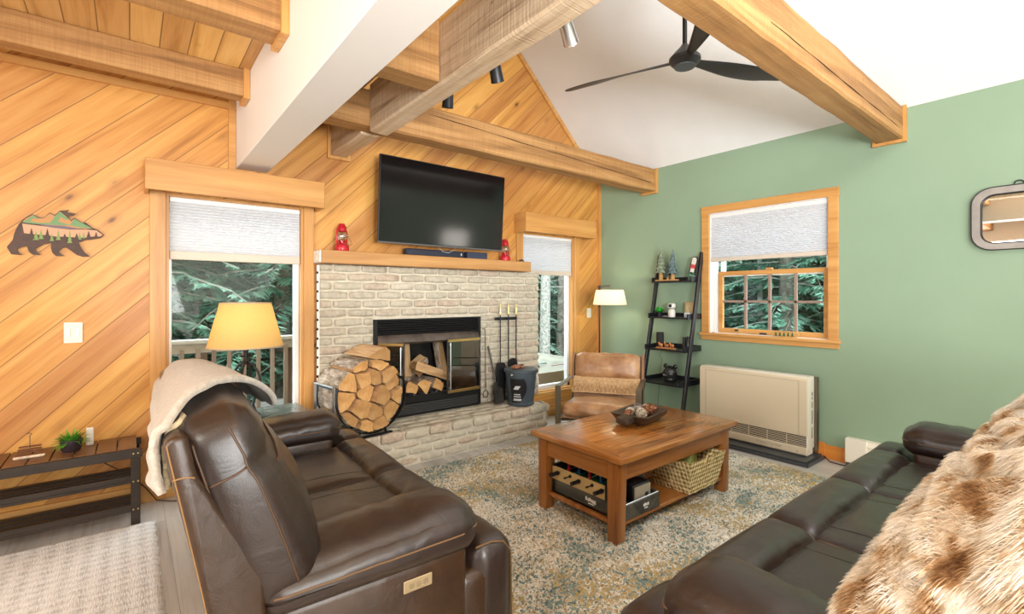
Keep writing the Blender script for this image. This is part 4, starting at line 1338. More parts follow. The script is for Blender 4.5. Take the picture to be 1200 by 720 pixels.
# ------------------------------------------------------------------ gas heater, its tray, baseboard heater
BEIGE = plain('heater_beige', (0.66, 0.58, 0.43), 0.45)
BEIGE_TOP = plain('heater_side', (0.55, 0.49, 0.38), 0.5)
t = thing('wall_heater', 'large cream gas wall heater standing under the green wall window', 'heater', (4.43, 2.02, 0.035))
hx0, hy0, hy1, hz0, hz1 = 4.315, 1.555, 2.50, 0.04, 0.69
m = MB(); m.box((hx0 + 0.012, hy0, hz0 + 0.05), (4.47, hy1, hz1), 0.012, 2); m.box((hx0 + 0.02, hy0 + 0.01, hz0), (4.46, hy1 - 0.01, hz0 + 0.06), 0.004)
obj('cabinet', m, plain('heater_white', (0.74, 0.71, 0.63), 0.42), t)
m = MB()
m.prism([(hx0, 0.205), (hx0, 0.66), (hx0 + 0.012, 0.683), (hx0 + 0.03, 0.688), (hx0 + 0.03, 0.205)], 'y', hy0 + 0.003, hy1 - 0.003, 0.003)
f_ = obj('front_panel', m, BEIGE, t)
m = MB(); m.box((hx0 - 0.0012, hy0 + 0.062, 0.21), (hx0, hy0 + 0.066, 0.655)); m.box((hx0 - 0.0012, hy1 - 0.066, 0.21), (hx0, hy1 - 0.062, 0.655)); m.box((hx0 - 0.0012, hy0 + 0.062, 0.652), (hx0, hy1 - 0.062, 0.655))
obj('panel_crease', m, plain('crease', (0.42, 0.36, 0.26), 0.5), f_)
m = MB(); m.box((hx0 + 0.0095, hy0 + 0.012, 0.112), (hx0 + 0.03, hy1 - 0.012, 0.206))
obj('grille_recess', m, plain('grille_dark', (0.02, 0.02, 0.022), 0.6), t)
m = MB()
for k in range(6): m.box((hx0 + 0.003, hy0 + 0.012, 0.122 + 0.0138 * k), (hx0 + 0.012, hy1 - 0.012, 0.1265 + 0.0138 * k), 0.001)
for k in range(1, 6): m.box((hx0 + 0.003, hy0 + (hy1 - hy0) * k / 6, 0.118), (hx0 + 0.014, hy0 + (hy1 - hy0) * k / 6 + 0.005, 0.2))
obj('grille_bars', m, BEIGE, t)
m = MB(); m.box((hx0 + 0.0, hy0 + 0.002, 0.05), (hx0 + 0.03, hy1 - 0.002, 0.115), 0.006)
k_ = obj('kick_panel', m, BEIGE, t)
m = MB(); m.box((4.47, hy0 - 0.012, 0.06), (4.53, hy1 + 0.012, 0.675), 0.004)
bp = obj('rear_case', m, plain('olive_bronze', (0.13, 0.105, 0.07), 0.5, 0.3), t)
m = MB()
for k in range(24): m.box((4.478, hy0 - 0.0135, 0.10 + k * 0.012), (4.522, hy0 - 0.0115, 0.106 + k * 0.012))
obj('vent_slots', m, BLACK_PLASTIC, bp)
m = MB()
for z_, h_ in ((0.53, 0.028), (0.50, 0.02), (0.43, 0.05), (0.30, 0.11), (0.18, 0.09)): m.box((4.40, hy0 - 0.0008, z_), (4.43, hy0 + 0.001, z_ + h_))
obj('side_labels', m, plain('printed_label', (0.38, 0.33, 0.24), 0.6, nscale=120, namt=0.6), t)


def text(s, size, name, mat_, parent, m4, depth=0.0005):
    c = bpy.data.curves.new(name, 'FONT')
    c.body = s; c.size = size; c.extrude = depth; c.align_x = 'CENTER'; c.align_y = 'CENTER'
    o = bpy.data.objects.new('tmp', c); COL.objects.link(o)
    dg = bpy.context.evaluated_depsgraph_get()
    me = bpy.data.meshes.new_from_object(o.evaluated_get(dg))
    bpy.data.objects.remove(o); bpy.data.curves.remove(c)
    me.transform(m4)
    me.materials.clear()
    return finish(name, me, mat_, parent, 0)
# facing -x: text right runs toward -y
MX = Matrix(((0, 0, -1), (-1, 0, 0), (0, 1, 0))).to_4x4()
text('ENERGYSAVER', 0.032, 'lettering', plain('grey_print', (0.36, 0.33, 0.27), 0.6), k_, Matrix.Translation((hx0 - 0.0005, 1.86, 0.083)) @ MX)
m = MB(); m.cyl((hx0 - 0.002, 1.63, 0.075), (hx0 + 0.002, 1.63, 0.075), 0.005)
obj('indicator', m, plain('print_dark', (0.2, 0.17, 0.12), 0.6), k_)
m = MB(); m.box((4.165, 1.495, 0.0), (4.535, 2.56, 0.014), 0.002); m.box((4.165, 1.495, 0.012), (4.18, 2.56, 0.024), 0.002); m.box((4.165, 1.495, 0.012), (4.535, 1.508, 0.024), 0.002); m.box((4.165, 2.547, 0.012), (4.535, 2.56, 0.024), 0.002)
m.box((4.19, 1.52, 0.014), (4.53, 2.54, 0.036))
tag(obj('heater_pad', m, plain('slate_pad', (0.055, 0.062, 0.072), 0.35)), 'dark slate grey pad on the floor under the cream wall heater', 'floor pad')
t = thing('baseboard_heater', 'long white electric baseboard heater along the foot of the green wall', 'heater', (XG, 0.2, 0.02))
bm_ = plain('warm_white_enamel', (0.80, 0.76, 0.66), 0.45)
m = MB(); m.prism([(XG, 0.03), (XG - 0.05, 0.03), (XG - 0.065, 0.06), (XG - 0.065, 0.135), (XG - 0.035, 0.135), (XG - 0.035, 0.175), (XG - 0.06, 0.175), (XG - 0.045, 0.21), (XG, 0.215)], 'y', -1.2, 1.30)
obj('housing', m, bm_, t)
m = MB(); m.box((XG - 0.068, 1.20, 0.026), (XG, 1.345, 0.218), 0.004)
obj('end_cap', m, bm_, t)
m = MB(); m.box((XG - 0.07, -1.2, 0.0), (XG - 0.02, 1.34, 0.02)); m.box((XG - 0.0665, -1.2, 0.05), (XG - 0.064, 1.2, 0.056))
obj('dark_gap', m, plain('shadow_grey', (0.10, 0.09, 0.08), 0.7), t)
m = MB(); m.tube([(4.50, 1.50, 0.03), (4.46, 1.44, 0.006), (4.44, 1.30, 0.006), (4.43, 1.10, 0.006)], 0.005, 6)
tag(obj('power_cord', m, BLACK_PLASTIC), 'black power cord on the floor running from heater to baseboard', 'cord')

# ------------------------------------------------------------------ spotlights on the loft beam
def spot(p, aim, lab, mat_):
    t = thing('spotlight', lab, 'spotlight', p, group=None)
    p = Vector(p); d = Vector(aim).normalized()
    m = MB(); m.box((1.412, p.y - 0.02, p.z + 0.05), (1.43, p.y + 0.02, p.z + 0.10), 0.003); m.tube([(1.43, p.y, p.z + 0.075), (p.x - 0.01, p.y, p.z + 0.075), p], 0.006, 8)
    obj('bracket', m, BLACK_METAL, t)
    m = MB(); q = d.to_track_quat('-Z', 'Y').to_matrix().to_4x4()
    m.lathe([(0, 0.05), (0.025, 0.05), (0.030, 0.045), (0.034, -0.045), (0.036, -0.05), (0.030, -0.05), (0.026, -0.03), (0, -0.03)], p, 24, q)
    obj('head', m, mat_, t)
    m = MB(); m.lathe([(0, -0.034), (0.025, -0.034), (0.025, -0.03), (0, -0.03)], p, 20, q)
    obj('lens', m, plain('lens_glass', (0.7, 0.7, 0.68), 0.15), t)
spot((1.484, 2.474, 2.53), (0.1, 0.25, -1), 'black spotlight on the loft beam nearest the tie beam over the television', BLACK_METAL)
spot((1.480, 1.991, 2.515), (0.5, 0.35, -0.8), 'black spotlight on the loft beam, middle one of three', BLACK_METAL)
spot((1.50, 1.488, 2.51), (0.9, 0.4, -0.75), 'brushed silver spotlight on the loft beam nearest overhead', CHROME)

# ------------------------------------------------------------------ ceiling fan
FC = Vector((2.72, 1.675, 2.845))
t = thing('ceiling_fan', 'dark three-bladed ceiling fan hanging from the white vault', 'ceiling fan', FC)
FAN = plain('fan_charcoal', (0.055, 0.055, 0.06), 0.38, 0.3)
ztop = 2.77 + SL * (XG - FC.x)
m = MB(); m.cyl(FC + Vector((0, 0, 0.05)), (FC.x, FC.y, ztop), 0.014, seg=14)
obj('downrod', m, BLACK_METAL, t)
m = MB(); m.lathe([(0, -0.10), (0.07, -0.10), (0.075, 0.02), (0, 0.08)], (FC.x, FC.y, ztop), 24)
obj('canopy', m, BLACK_METAL, t)
m = MB(); m.lathe([(0, -0.052), (0.058, -0.052), (0.072, -0.044), (0.095, -0.018), (0.095, 0.0), (0.06, 0.04), (0.03, 0.07), (0.02, 0.085), (0, 0.085)], FC, 32)
h_ = obj('motor_hub', m, FAN, t)
m = MB(); m.lathe([(0, -0.058), (0.062, -0.057), (0.066, -0.050), (0.0, -0.048)], FC, 32)
obj('hub_cap', m, plain('fan_cap', (0.085, 0.10, 0.12), 0.4), h_)
for ang in (109, -15, 229):
    R = Matrix.Translation(FC) @ Matrix.Rotation(math.radians(ang), 4, 'Z')
    m = MB()
    def bl(u, v, R=R):
        s_ = 0.07 + u * 0.78
        # planform: narrow root, broad belly, tapered swept tip
        w = 0.045 + 0.085 * math.sin(min(1, u * 1.25) * PI * 0.62) ** 1.3 * (1 - max(0, u - 0.72) / 0.28 * 0.75)
        if u > 0.985: w *= 0.5
        tw = -math.radians(30 * (1 - u) ** 1.4 + 9)
        a = 2 * PI * v
        x_ = math.cos(a) * w * 0.5; th = math.sin(a) * 0.008 * (1 - 0.6 * u)
        sw = 0.05 * u * u
        return R @ Vector((s_, x_ * math.cos(tw) - th * math.sin(tw) - sw, x_ * math.sin(tw) + th * math.cos(tw) - 0.012 + 0.02 * u))
    m.grid(bl, 30, 14)
    obj('blade', m, FAN, t, smooth=60)
# ------------------------------------------------------------------ rugs
def shag_rug():
    x0, x1, y0, y1 = 0.55, 4.03, 0.35, 3.34
    st = 0.0105
    nx = int((x1 - x0) / st); ny = int((y1 - y0) / st)
    rg = np.random.default_rng(5)
    gx, gy = np.meshgrid(np.linspace(x0, x1, nx), np.linspace(y0, y1, ny), indexing='ij')
    z = 0.016 + rg.uniform(-0.009, 0.009, gx.shape)
    px = gx + rg.uniform(-0.004, 0.004, gx.shape); py = gy + rg.uniform(-0.004, 0.004, gx.shape)
    e = np.minimum(np.minimum(np.arange(nx)[:, None], nx - 1 - np.arange(nx)[:, None]), np.minimum(np.arange(ny)[None, :], ny - 1 - np.arange(ny)[None, :]))
    z[e == 0] = 0.001
    V = np.stack([px, py, np.maximum(z, 0.001)], -1).reshape(-1, 3)
    i = np.arange(nx - 1)[:, None] * ny + np.arange(ny - 1)[None, :]
    F = np.stack([i, i + ny, i + ny + 1, i + 1], -1).reshape(-1, 4)
    m, nt, b = new_mat('shag_pile')
    co = coords(nt)
    a = nd(nt, 'ShaderNodeTexNoise', {'Vector': co, 'Scale': 1.7, 'Detail': 5.0, 'Roughness': 0.62, 'Distortion': 0.8})
    c = nd(nt, 'ShaderNodeTexNoise', {'Vector': coords(nt, loc=(7, 3, 0)), 'Scale': 2.3, 'Detail': 5.0, 'Roughness': 0.62, 'Distortion': 0.8})
    t = nd(nt, 'ShaderNodeTexNoise', {'Vector': co, 'Scale': 50.0, 'Detail': 3.0, 'Roughness': 0.7})
    t2 = nd(nt, 'ShaderNodeTexNoise', {'Vector': coords(nt, loc=(2, 9, 4)), 'Scale': 48.0, 'Detail': 2.0})
    tuft = math_(nt, 'MULTIPLY', math_(nt, 'SUBTRACT', t.outputs[0], 0.5), 1.1)
    tuft2 = math_(nt, 'MULTIPLY', math_(nt, 'SUBTRACT', t2.outputs[0], 0.5), 1.2)
    cream = ramp(nt, t2.outputs[0], [(0.32, (0.32, 0.26, 0.17)), (0.43, (0.74, 0.69, 0.57)), (0.56, (0.95, 0.93, 0.87))])
    f1 = ramp(nt, math_(nt, 'ADD', a.outputs[0], tuft), [(0.52, (0, 0, 0)), (0.62, (1, 1, 1))])
    col = mix(nt, f1, cream, ramp(nt, t.outputs[0], [(0.3, (0.30, 0.20, 0.08)), (0.6, (0.60, 0.45, 0.20))]))
    f2 = ramp(nt, math_(nt, 'ADD', c.outputs[0], tuft2), [(0.535, (0, 0, 0)), (0.625, (1, 1, 1))])
    col = mix(nt, f2, col, ramp(nt, t.outputs[0], [(0.3, (0.08, 0.125, 0.125)), (0.6, (0.33, 0.42, 0.39))]))
    nt.links.new(col, b.inputs['Base Color'])
    b.inputs['Roughness'].default_value = 1.0; b.inputs['Specular IOR Level'].default_value = 0.1
    bump(nt, b, t.outputs[0], 0.8, 0.02)
    return tag(raw('shag_rug', V, F, m, smooth=180), 'large cream, ochre and teal mottled shag rug under the coffee table', 'rug')
shag_rug()

m, nt, b = new_mat('woven_grey_rug')
tc = nt.nodes.new('ShaderNodeTexCoord')
sx, sy, sz = nd(nt, 'ShaderNodeSeparateXYZ', {'Vector': tc.outputs['Object']}).outputs
n1 = nd(nt, 'ShaderNodeTexNoise', {'Vector': coords(nt, (0, 0, 0), (150, 26, 1)), 'Scale': 1.0, 'Detail': 3.0})
n2 = nd(nt, 'ShaderNodeTexNoise', {'Vector': coords(nt, (0, 0, 0), (14, 170, 1)), 'Scale': 1.0, 'Detail': 3.0})
s1 = math_(nt, 'SINE', math_(nt, 'MULTIPLY', sx, 2 * PI / 0.075)); s2 = math_(nt, 'SINE', math_(nt, 'MULTIPLY', sy, 2 * PI / 0.06))
f = math_(nt, 'ADD', math_(nt, 'ADD', math_(nt, 'MULTIPLY', n1.outputs[0], 0.5), math_(nt, 'MULTIPLY', n2.outputs[0], 0.6)), math_(nt, 'MULTIPLY', math_(nt, 'ADD', s1, s2), 0.06))
nt.links.new(ramp(nt, f, [(0.36, (0.50, 0.51, 0.52)), (0.52, (0.74, 0.755, 0.77)), (0.72, (0.87, 0.89, 0.91))]), b.inputs['Base Color'])
b.inputs['Roughness'].default_value = 0.95; b.inputs['Specular IOR Level'].default_value = 0.1
bump(nt, b, f, 0.7, 0.01)
rnd = random.Random(8)
st = 0.02
nx, ny = 132, 92
V = []; F = []
for i in range(nx + 1):
    for j in range(ny + 1):
        ed = i in (0, nx) or j in (0, ny)
        V.append((-2.52 + i * st + rnd.uniform(-.001, .001) + (0.004 * math.sin(j * 0.9) if i == nx else 0), 1.76 + j * st + rnd.uniform(-.001, .001), 0.001 if ed else 0.011 + rnd.uniform(-.0006, .0006)))
for i in range(nx):
    for j in range(ny):
        k = i * (ny + 1) + j
        F.append((k, k + ny + 1, k + ny + 2, k + 1))
tag(raw('entry_rug', V, F, m, smooth=180), 'pale grey woven rug on the floor in front of the shoe bench', 'rug')

# ------------------------------------------------------------------ leather reclining sofas
LEATH = leather('brown_leather', (0.017, 0.009, 0.0068), (0.034, 0.0185, 0.0135), 0.38, coat=0.45)
LEATH_SIDE = leather('brown_leather_side', (0.030, 0.013, 0.005), (0.056, 0.026, 0.010), 0.38, coat=0.3)
THREAD = plain('tan_thread', (0.30, 0.165, 0.065), 0.7)
PIPE = plain('piping_brown', (0.075, 0.040, 0.022), 0.45)
DARK_SEAM = plain('seam_shadow', (0.010, 0.007, 0.006), 0.8)


def make_sofa(name, label, loc, rz, L, arm, n, plate_end):
    """facing local +x; back plane at x = 0; one end at y = 0"""
    t = thing(name, label, 'sofa', loc, rz)
    a_in0, a_in1 = arm, L - arm
    sw = (a_in1 - a_in0) / n
    m = MB(); m.box((0.20, 0.05, 0.03), (0.93, L - 0.05, 0.36), 0.02)
    obj('base', m, LEATH, t, local=True)
    for y in (0.1, L - 0.1):
        for x in (0.25, 0.85):
            m = MB(); m.cyl((x, y, 0.0), (x, y, 0.05), 0.025); obj('foot', m, BLACK_PLASTIC, t, local=True)
    # outer back shell with its stitched edges
    m = MB()
    prof = [(0.022, 1.0), (0.04, 1.02), (0.07, 1.015), (0.088, 0.92), (0.155, 0.79), (0.232, 0.655), (0.235, 0.50), (0.215, 0.30), (0.20, 0.08), (0.17, 0.08), (0.135, 0.40), (0.092, 0.66)]
    m.prism(prof, 'y', 0.0, L, 0.014, 3)
    if n == 2:
        for v in m.bm.verts:
            if v.co.z > 0.85: v.co.z -= 0.06 * v.co.y / L
    lines = []
    for y in (0.0, L):
        lines.append(snap(m, [(0.028 + (0.188 - 0.028) * k / 30, y, 1.0 - 0.9 * k / 30) for k in range(31)], 0.0005))
        lines.append(snap(m, [(0.036 + 0.05 * k / 8, y, 0.915 + 0.006 * math.sin(k / 8 * PI)) for k in range(9)], 0.0005))
    bs = obj('back_shell', m, LEATH_SIDE, t, local=True)
    for y in (0, 1):
        m = MB()
        for ln in lines[2 * y:2 * y + 2]: m.tube(ln, 0.0018, 6)
        obj('stitching', m, THREAD, bs, local=True)
    # back cushions: one per seat, plump, leaning back, with a sewn head roll
    for k in range(n):
        if n == 2: yc = L / 2 + (k - 0.5) * (L / 2 + 0.005); hy = L / 4 - 0.01
        else: yc = a_in0 + sw * (k + 0.5); hy = sw / 2 + 0.004
        def pil(q, p, hy=hy):
            z = p.z
            q.x *= 1.0 + 0.10 * math.cos((z + 0.55) * 2.2)
            w_ = min(1.0, max(0.0, q.x / 0.05))
            if w_ > 0:
                q.x -= w_ * (0.020 * math.exp(-((z - 0.42) / 0.07) ** 2) + 0.006 * noise.noise(Vector((p.y * 2.5, z * 3, k * 3.0))) * (1 - p.y ** 2))
                q.x += w_ * 0.012 * math.exp(-((z + 0.35) / 0.4) ** 2) * (1 - p.y ** 4)
            q.y *= 1.0 - 0.07 * max(0, z) ** 2
            # small gathers running in from the seams
            q.x += 0.0035 * math.sin(z * 34 + 2 * math.sin(p.y * 5)) * max(0, abs(p.y) - 0.45) * w_
            return q
        mt = Matrix.Translation((0.207, yc, 0.795 - (0.085 if n == 2 and k == 1 else 0))) @ Matrix.Rotation(math.radians(-20), 4, 'Y')
        m = MB(); m.cushion((0, 0, 0), (0.098, hy, 0.272), 0.066, (0.045, 0.014, 0.018), 22, fn=pil, mat=mt)
        pts = []
        for s_ in (-1, 1):
            pts.append(snap(m, [mt @ Vector((0.026 + 0.012 * math.cos(z * 1.5), s_ * (hy + 0.02), z * 0.272)) for z in [-0.93 + 1.86 * i / 30 for i in range(31)]], 0.0008))
            pts.append(snap(m, [mt @ Vector((-0.078, s_ * (hy + 0.01), z * 0.272)) for z in [-0.9 + 1.8 * i / 30 for i in range(31)]], 0.0008))
            pts.append(snap(m, [mt @ Vector((x, s_ * (hy + 0.02), 0.118 + 0.15 * max(0, x))) for x in [-0.074 + 0.104 * i / 10 for i in range(11)]], 0.0006))
        pts.append(snap(m, [mt @ Vector((0.15, y * hy, 0.118)) for y in [-0.96 + 1.92 * i / 30 for i in range(31)]], 0.0006))
        bc = obj('back_cushion', m, LEATH, t, local=True, smooth=180)
        m = MB()
        for ln in pts: m.tube(ln, 0.0032, 6)
        obj('seam_piping', m, PIPE, bc, local=True, smooth=180)
    # arms
    for e, (ya, yb) in enumerate(((0.0, arm), (L - arm, L))):
        yc = (ya + yb) / 2; s_out = -1 if e == 0 else 1
        m = MB(); m.box((0.22, yc - arm / 2 + 0.012, 0.06), (0.835, yc + arm / 2 - 0.012, 0.53), 0.03, 3)
        m.box((0.80, yc - arm / 2 + 0.016, 0.06), (0.935, yc + arm / 2 - 0.016, 0.425), 0.035, 3)
        ap = obj('arm_panel', m, LEATH_SIDE, t, local=True)
        def armf(q, p):
            if p.z > 0:
                q.z += 0.032 * (1 - p.y ** 2) + 0.020 * (p.x + 0.2) * (1 - max(0, p.x) ** 4)
                # soft creases across the top
                q.z += (0.010 * noise.noise(Vector((p.x * 5.5, p.y * 1.0, e * 5.0 + loc[0]))) + 0.0035 * noise.noise(Vector((p.x * 15, p.y * 2.5, e * 3.0)))) * (1 - p.x ** 2)
            return q
        m = MB(); m.cushion((0.545, yc, 0.562), (0.325, arm / 2 + 0.004, 0.062), 0.055, (0.02, 0.006, 0.0), 22, fn=armf)
        ring = [(x, yc - (arm / 2 + 0.03), 0.575) for x in [0.24 + 0.56 * i / 16 for i in range(17)]] + [(0.86 + 0.02 * math.cos(a) * 1.5, yc + math.sin(a) * (arm / 2 - 0.01), 0.577) for a in [-1.3 + 2.6 * i / 12 for i in range(13)]] + [(x, yc + (arm / 2 + 0.03), 0.575) for x in [0.80 - 0.56 * i / 16 for i in range(17)]]
        ring = snap(m, ring, 0.001)
        pad = obj('arm_pad', m, LEATH, t, local=True, smooth=180)
        m = MB(); m.tube(ring, 0.0028, 6)
        obj('piping', m, plain('piping_tan', (0.17, 0.095, 0.045), 0.5), pad, local=True)
        if e == plate_end:
            yo = yc + s_out * (arm / 2 - 0.012)
            m = MB(); m.box((0.605, min(yo, yo + s_out * 0.006), 0.446), (0.700, max(yo, yo + s_out * 0.006), 0.484), 0.004)
            cp = obj('control_plate', m, plain('plate_champagne', (0.42, 0.33, 0.20), 0.4, 0.3), t, local=True); cp['label'] = 'champagne coloured control plate'
            for bx in (0.620, 0.6435, 0.667):
                m = MB(); m.box((bx, min(yo, yo + s_out * 0.0075), 0.456), (bx + 0.018, max(yo, yo + s_out * 0.0075), 0.474), 0.002)
                obj('button', m, plain('plate_dim', (0.26, 0.20, 0.12), 0.45), cp, local=True)
    # seats and the rolled footrest in front of them
    for k in range(n):
        yc = a_in0 + sw * (k + 0.5)
        def seat(q, p):
            if p.z > 0: q.z += 0.007 * noise.noise(Vector((p.x * 2.2, p.y * 2.2, k * 3.3))) - 0.004 * math.exp(-((abs(p.y) - 0.60) / 0.035) ** 2) * (1 - p.x ** 8)
            return q
        m = MB(); m.cushion((0.585, yc, 0.395), (0.29, sw / 2 + 0.016, 0.085), 0.05, (0.0, 0.0, 0.020), 26, fn=seat)
        ln = [snap(m, [(x, yc + s_ * (sw / 2 + 0.016), 0.51) for x in [0.31 + 0.53 * i / 24 for i in range(25)]], -0.0008) for s_ in (-0.60, 0.60)]
        sc = obj('seat_cushion', m, LEATH, t, local=True, smooth=180)
        for q in ln:
            m = MB(); m.tube(q, 0.0022, 6); obj('stitch_line', m, DARK_SEAM, sc, local=True)
    welt = plain('welt_brown', (0.15, 0.10, 0.075), 0.4)
    for k in range(1, n):
        y = a_in0 + sw * k
        m = MB(); m.tube([(x, y, 0.4665 + 0.004 * math.sin((x - 0.30) / 0.54 * PI)) for x in [0.30 + 0.53 * i / 14 for i in range(15)]], 0.0038, 6)
        obj('seat_welt', m, welt, t, local=True)
        m = MB(); m.tube([(0.826, y, 0.42), (0.834, y, 0.455), (0.86, y, 0.479), (0.90, y, 0.487), (0.95, y, 0.486), (0.99, y, 0.472), (1.007, y, 0.44), (1.012, y, 0.40), (1.012, y, 0.1)], 0.0038, 6)
        obj('footrest_welt', m, welt, t, local=True)
    edges = [0.012, arm - 0.01] + [a_in0 + sw * k for k in range(1, n)] + [L - arm + 0.01, L - 0.012]
    for k in range(len(edges) - 1):
        ya, yb = edges[k], edges[k + 1]
        if k > 0: ya -= 0.022
        if k < len(edges) - 2: yb += 0.022
        yc = (ya + yb) / 2; hy = (yb - ya) / 2
        endp = k in (0, len(edges) - 2)
        def roll(q, p, k=k, endp=endp):
            if p.z > 0 and p.x < 0.2 and not endp:
                q.z += 0.007 * noise.noise(Vector((p.y * 6.5, p.x, k * 2.0 + loc[0]))) * (1 - p.y ** 2)
                q.x += 0.004 * math.sin(p.y * 40 + 3 * math.sin(p.y * 7)) * (1 - p.y ** 2) * (p.x < -0.5)
            return q
        m = MB()
        if endp: m.cushion((0.945, yc, 0.282), (0.085, hy, 0.222), 0.062, (0.022, 0, 0.014), 14, fn=roll)
        else: m.cushion((0.925, yc, 0.285), (0.108, hy, 0.222), 0.075, (0.022, 0.0, 0.018), 22, fn=roll)
        fr = obj('footrest_roll', m, LEATH, t, local=True, smooth=180)
        if endp:
            yy = ya + 0.004 if k == 0 else yb - 0.004
            m = MB(); m.tube([(0.875, yy + 0.018 * (1 if k == 0 else -1), 0.492), (0.935, yy + 0.014 * (1 if k == 0 else -1), 0.497), (0.985, yy + 0.012 * (1 if k == 0 else -1), 0.485), (1.018, yy + 0.014 * (1 if k == 0 else -1), 0.44), (1.024, yy + 0.016 * (1 if k == 0 else -1), 0.12)], 0.0035, 6)
            obj('seam', m, plain('piping_gold', (0.15, 0.085, 0.035), 0.5), fr, local=True)
    return t
SOFA_L = make_sofa('loveseat', 'brown leather reclining loveseat with a beige throw over its back and a control plate', (0.035, 1.335, 0.012), math.radians(-2.0), 1.76, 0.27, 2, 0)
SOFA_R = make_sofa('sofa', 'long dark brown leather reclining sofa with the striped fur throw', (3.47, -0.175, 0.012), PI / 2, 2.46, 0.27, 3, -1)

# ------------------------------------------------------------------ throws
def fleece():
    m, nt, b = new_mat('oatmeal_fleece')
    n1 = nd(nt, 'ShaderNodeTexNoise', {'Vector': coords(nt), 'Scale': 55.0, 'Detail': 4.0, 'Roughness': 0.7})
    nt.links.new(ramp(nt, n1.outputs[0], [(0.3, (0.42, 0.37, 0.31)), (0.7, (0.58, 0.53, 0.47))]), b.inputs['Base Color'])
    b.inputs['Roughness'].default_value = 1.0; b.inputs['Specular IOR Level'].default_value = 0.1
    b.inputs['Sheen Weight'].default_value = 0.3
    bump(nt, b, n1.outputs[0], 0.6, 0.01)
    return m
FLEECE = fleece()
m2 = plain('tan_fleece_lining', (0.60, 0.49, 0.32), 1.0, nscale=60, namt=0.3, bscale=80, bamt=0.7)
# path over the back in (x, z), from the seat side over the top and down behind
PATH = [(0.425, 0.955), (0.395, 1.01), (0.34, 1.065), (0.275, 1.10), (0.21, 1.112), (0.15, 1.10), (0.110, 1.065), (0.083, 1.02), (0.074, 0.97), (0.075, 0.93), (0.080, 0.905), (0.085, 0.88)]
def pth(v):
    s_ = v * (len(PATH) - 1); i = min(int(s_), len(PATH) - 2); f = s_ - i
    p0 = PATH[max(i - 1, 0)]; p1 = PATH[i]; p2 = PATH[i + 1]; p3 = PATH[min(i + 2, len(PATH) - 1)]
    return [0.5 * (2 * p1[k] + (p2[k] - p0[k]) * f + (2 * p0[k] - 5 * p1[k] + 4 * p2[k] - p3[k]) * f * f + (3 * p1[k] - p0[k] - 3 * p2[k] + p3[k]) * f ** 3) for k in (0, 1)]
def throw_fn(u, v):
    x, z = pth(v)
    near = 1.93 - 0.42 * min(1, v / 0.40)
    if v > 0.4: near -= 0.11 * min(1, (v - 0.4) / 0.2)
    far = 3.0 + 0.04 * math.sin(v * 5)
    y = near + (far - near) * u
    wob = 0.006 * math.sin(u * 17 + v * 3) + 0.010 * noise.noise(Vector((u * 3.2, v * 4, 1.0))) + 0.008 * noise.noise(Vector((u * 9, v * 10, 4.0)))
    c = max(0.0, 1 - abs(v - 0.35) / 0.35)
    if v > 0.6: x -= abs(wob) * 1.2 + 0.012 * math.sin(u * 24) * (v - 0.6) * 2
    z += wob * 0.6 + 0.008 * c - 0.095 * u
    x += (y - 1.35) * 0.035 - 0.028
    x += (0.012 if v < 0.35 else -0.006)
    return (x, y, z)
t = thing('beige_throw', 'oatmeal fleece throw draped over the back of the brown loveseat', 'throw blanket', (0.2, 2.0, 0.6))
m = MB(); m.grid(throw_fn, 46, 60, thick=0.018)
th = obj('fleece_layer', m, FLEECE, t, smooth=180)
def lining_fn(u, v):
    x, y, z = throw_fn(u, 0.56 + v * 0.40)
    return (x + 0.03 - 0.012 * v + 0.01 * math.sin(u * 40) * v, y + 0.03, z - 0.01)
m = MB(); m.grid(lining_fn, 40, 16, thick=0.012)
obj('folded_lining', m, m2, t, smooth=180)['label'] = 'tan lining folded inside'

# faux fur throw over the long sofa's back: a draped base with long striped hair
def ridge(u, v):
    q = noise.noise(Vector((u * 7, v * 5, 2.0)))
    return math.sin((v * 9.5 + u * 5.0 + q * 1.1) * 2 * PI)
FU = [(0.955, -0.50), (0.95, -0.34), (0.955, -0.20), (0.985, -0.09), (1.05, -0.03), (1.15, 0.0)]
def fur_surface(u, v):
    # u along the sofa (the first part falls down over its end), v from low on the seat side over the back cushions to the rear
    if u < 0.25:
        s_ = u / 0.25 * (len(FU) - 1); i = min(int(s_), len(FU) - 2); f = s_ - i
        x = FU[i][0] * (1 - f) + FU[i + 1][0] * f; dz = FU[i][1] * (1 - f) + FU[i + 1][1] * f
    else:
        x = 1.15 + 1.70 * (u - 0.25) / 0.75; dz = 0.0
    pr = [(0.40, 0.60), (0.352, 0.70), (0.305, 0.80), (0.245, 0.90), (0.16, 1.0), (0.06, 1.075), (-0.05, 1.10), (-0.17, 1.085), (-0.24, 1.0), (-0.26, 0.85)]
    s_ = v * (len(pr) - 1); i = min(int(s_), len(pr) - 2); f = s_ - i
    y = pr[i][0] * (1 - f) + pr[i + 1][0] * f; z = pr[i][1] * (1 - f) + pr[i + 1][1] * f
    z = max(min(z, 0.56 + 0.1 * v), z + dz)
    w = noise.noise(Vector((u * 5, v * 3, 0))) * 0.02 + ridge(u, v) * 0.014
    return Vector((x, y + w, z + w * 0.5))
m, nt, b = new_mat('striped_fur')
co = coords(nt)
na = nd(nt, 'ShaderNodeTexNoise', {'Vector': coords(nt, (0, 0, 0), (3.4, 9, 9)), 'Scale': 1.0, 'Detail': 4.0, 'Distortion': 1.0})
nb_ = nd(nt, 'ShaderNodeTexNoise', {'Vector': co, 'Scale': 60.0, 'Detail': 2.0})
f = math_(nt, 'ADD', na.outputs[0], math_(nt, 'MULTIPLY', math_(nt, 'SUBTRACT', nb_.outputs[0], 0.5), 0.22))
